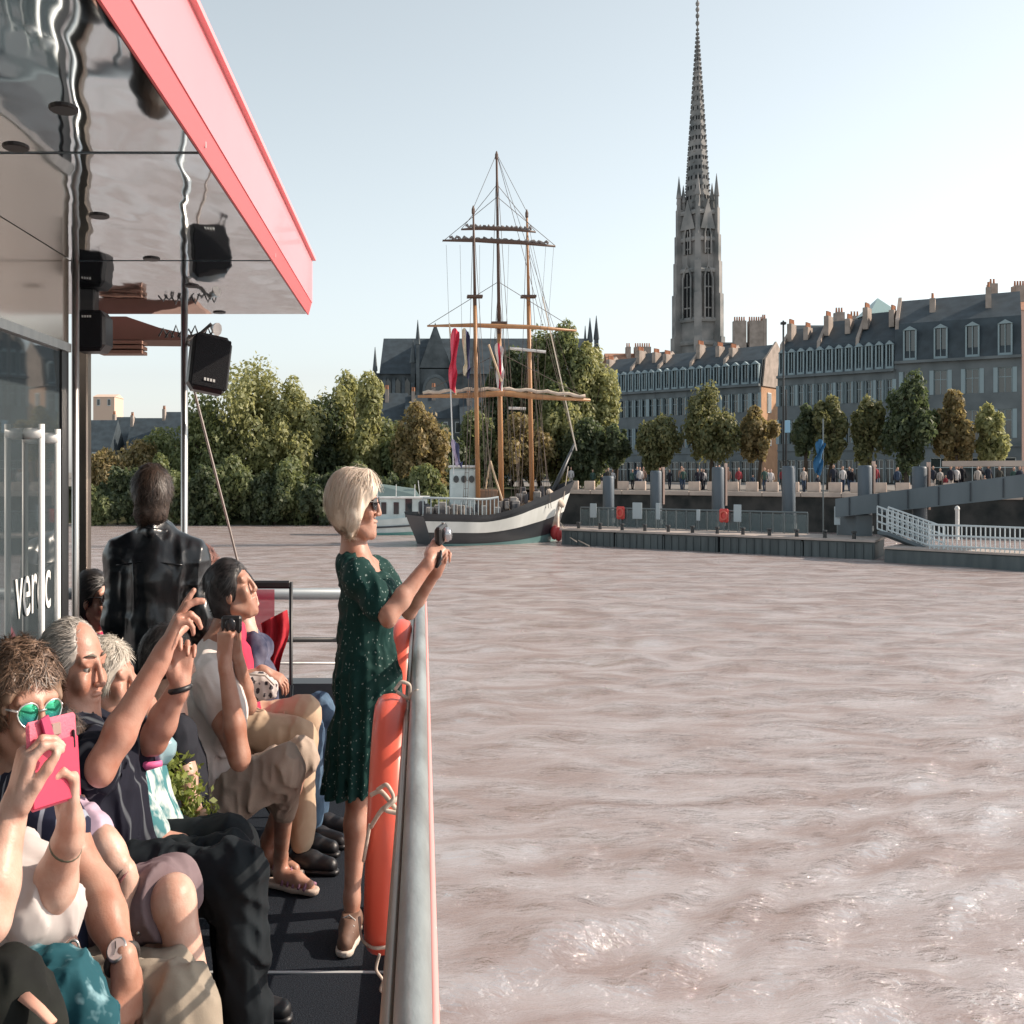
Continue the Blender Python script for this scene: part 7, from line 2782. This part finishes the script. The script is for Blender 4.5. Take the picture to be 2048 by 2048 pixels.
sdf_obj('hair', S, hair_mat('hair_black', (.008, .008, .009), (.035, .03, .03)), T, .008, strands(46, UP, .004, 100), hair=dict(N=1800, L=0.055, comb=-HA[0] - .5 * HA[2], cen=hc + HA[2] * .02, HA=HA, hc=hc, width=0.0013, seed=11, jit=0.3, lift=0.25))
for c in (anN, anF):
    shoe(T, V3(c[0], c[1], 0), (1, -.25, 0), mat('shoe_dark', (.02, .018, .02), .5), black, .28, .007)
sm = thing('dark_smartphone', D(508, 1362, 5.05), 'dark smartphone on the lap of the sitter in jeans', 'phone')
MB().bbox(D(512, 1358, 5.05), (.08, .12, .01), np.array([nrm(V3(1, .2, .3)), nrm(V3(-.2, 1, 0)), nrm(V3(-.3, 0, 1))]), .004).build('body', black, sm)

# ------------------------------------------------------------------ sitter in pink between post and jacket
T = person('dark-haired sitter in pink shirt between the bronze post and the jacket', V3(*D(190, 1400, 5.2)[:2], 0))
hc = D(180, 1132, 5.25)
HA = head_axes((.9, -.35, 0))
S = Shape()
add_head(S, hc, HA, .98)
nb = D(180, 1205, 5.27)
S.cone(hc + V3(-.03, 0, -.05), nb, .046, .053, .016)
pel = D(190, 1400, 5.27)
shN = D(188, 1235, 5.12)
shF = D(200, 1232, 5.42)
S.chain([nb, D(185, 1290, 5.27), pel], [.06, .11, .12], .05)
S.cone(nb, shN, .05, .05, .04).cone(nb, shF, .05, .05, .04)
limb(S, shN, D(205, 1330, 5.05), D(240, 1370, 5.0), ARM_F)
hand(S, D(240, 1370, 5.0), V3(.9, 0, -.2), V3(0, 0, -1), V3(0, 1, 0), ((.3, .5, .3),) * 4)
hipN, knN = D(195, 1405, 5.2), D(310, 1400, 5.15)
sdf_obj('body', S, ruddy, T, .0065)
S = Shape()
S.chain([nb + V3(0, 0, -.02), D(185, 1290, 5.27), pel], [.07, .13, .14], .05)
S.cone(nb + V3(0, 0, -.03), shN, .06, .068, .05).cone(nb + V3(0, 0, -.03), shF, .06, .068, .05)
S.cone(shN, D(205, 1330, 5.05), .068, .06, .03)
sdf_obj('pink_shirt', S, mat('pink_shirt', (.72, .1, .2), .85, c2=(.6, .07, .15), scale=9), T, .008, wrinkle(48, .006, 20))
S = Shape()
S.chain([hipN, knN, V3(knN[0], knN[1], .12)], [.1, .08, .07], .04)
sdf_obj('trousers', S, dark_denim, T, .009)
S = Shape()
S.ell(hp(-.022, 0, .042, hc, HA), np.array([.11, .09, .097]), HA, .02)
S.ell(hp(-.05, 0, -.04, hc, HA), np.array([.07, .09, .09]), HA, .03)
S.ell(hp(.12, 0, -.03, hc, HA), (.095, .12, .1), HA, .02, '-')
sdf_obj('hair', S, hair_mat('hair_black', (.008, .008, .009), (.035, .03, .03)), T, .007, strands(49, UP, .004, 100), hair=dict(N=1800, L=0.055, comb=-HA[0] - .5 * HA[2], cen=hc + HA[2] * .02, HA=HA, hc=hc, width=0.0013, seed=12, jit=0.3, lift=0.25))
glasses(T, hc, HA, mat('lens_dark', (.008, .008, .01), .08, spec=.8), black)

# ------------------------------------------------------------------ bags on the laps in the bottom left corner
tb = thing('teal_bag', D(120, 1930, 2.0), 'teal cloth tote bag with white print in the bottom left corner', 'bag')
S = Shape()
S.chain([D(70, 1825, 1.98), D(125, 1870, 1.96), D(180, 1935, 1.95)], [.03, .05, .045], .04)
S.chain([D(60, 1900, 1.98), D(120, 1950, 1.96)], [.04, .05], .04)
sdf_obj('cloth', S, mat('tote_teal', (.012, .07, .09), .8, c2=(.2, .34, .38), scale=22, p=(.55, .68), detail=3), tb, .005, wrinkle(51, .007, 34))
bs = thing('brown_shoulder_strap', D(130, 1790, 2.1), 'brown leather bag strap with metal buckle hanging over the lap', 'strap')
MB().tube([D(108, 1725, 2.12), D(122, 1760, 2.08), D(140, 1810, 2.04), D(152, 1860, 2.02)], [.02, .022, .022, .018], 8, True, .3).build('leather', mat('leather_brown', (.09, .045, .035), .5, c2=(.14, .08, .06), scale=60), bs, True)
MB().tube([D(140, 1785, 2.02) + .011 * V3(math.cos(a), -.2, math.sin(a)) for a in np.linspace(0, 6.28, 14)], .003, 5, False).build('buckle', steel, bs, True)
bb = thing('black_camera_bag', D(20, 1925, 1.85), 'black camera bag with pale piping in the bottom left corner', 'bag')
S = Shape()
S.ell(D(10, 1880, 1.82), (.085, .07, .07), None, .03)
S.ell(D(25, 1945, 1.8), (.1, .07, .06), None, .03)
sdf_obj('pouch', S, mat('bag_black', (.006, .007, .007), .85, c2=(.012, .014, .012), scale=14), bb, .006, wrinkle(53, .006, 28))
MB().tube([D(45, 1880, 1.76), D(75, 1905, 1.74), D(100, 1930, 1.72)], [.014, .012, .01], 7, True, .4).build('strap', mat('strap_peach', (.6, .33, .25), .7), bb, True)
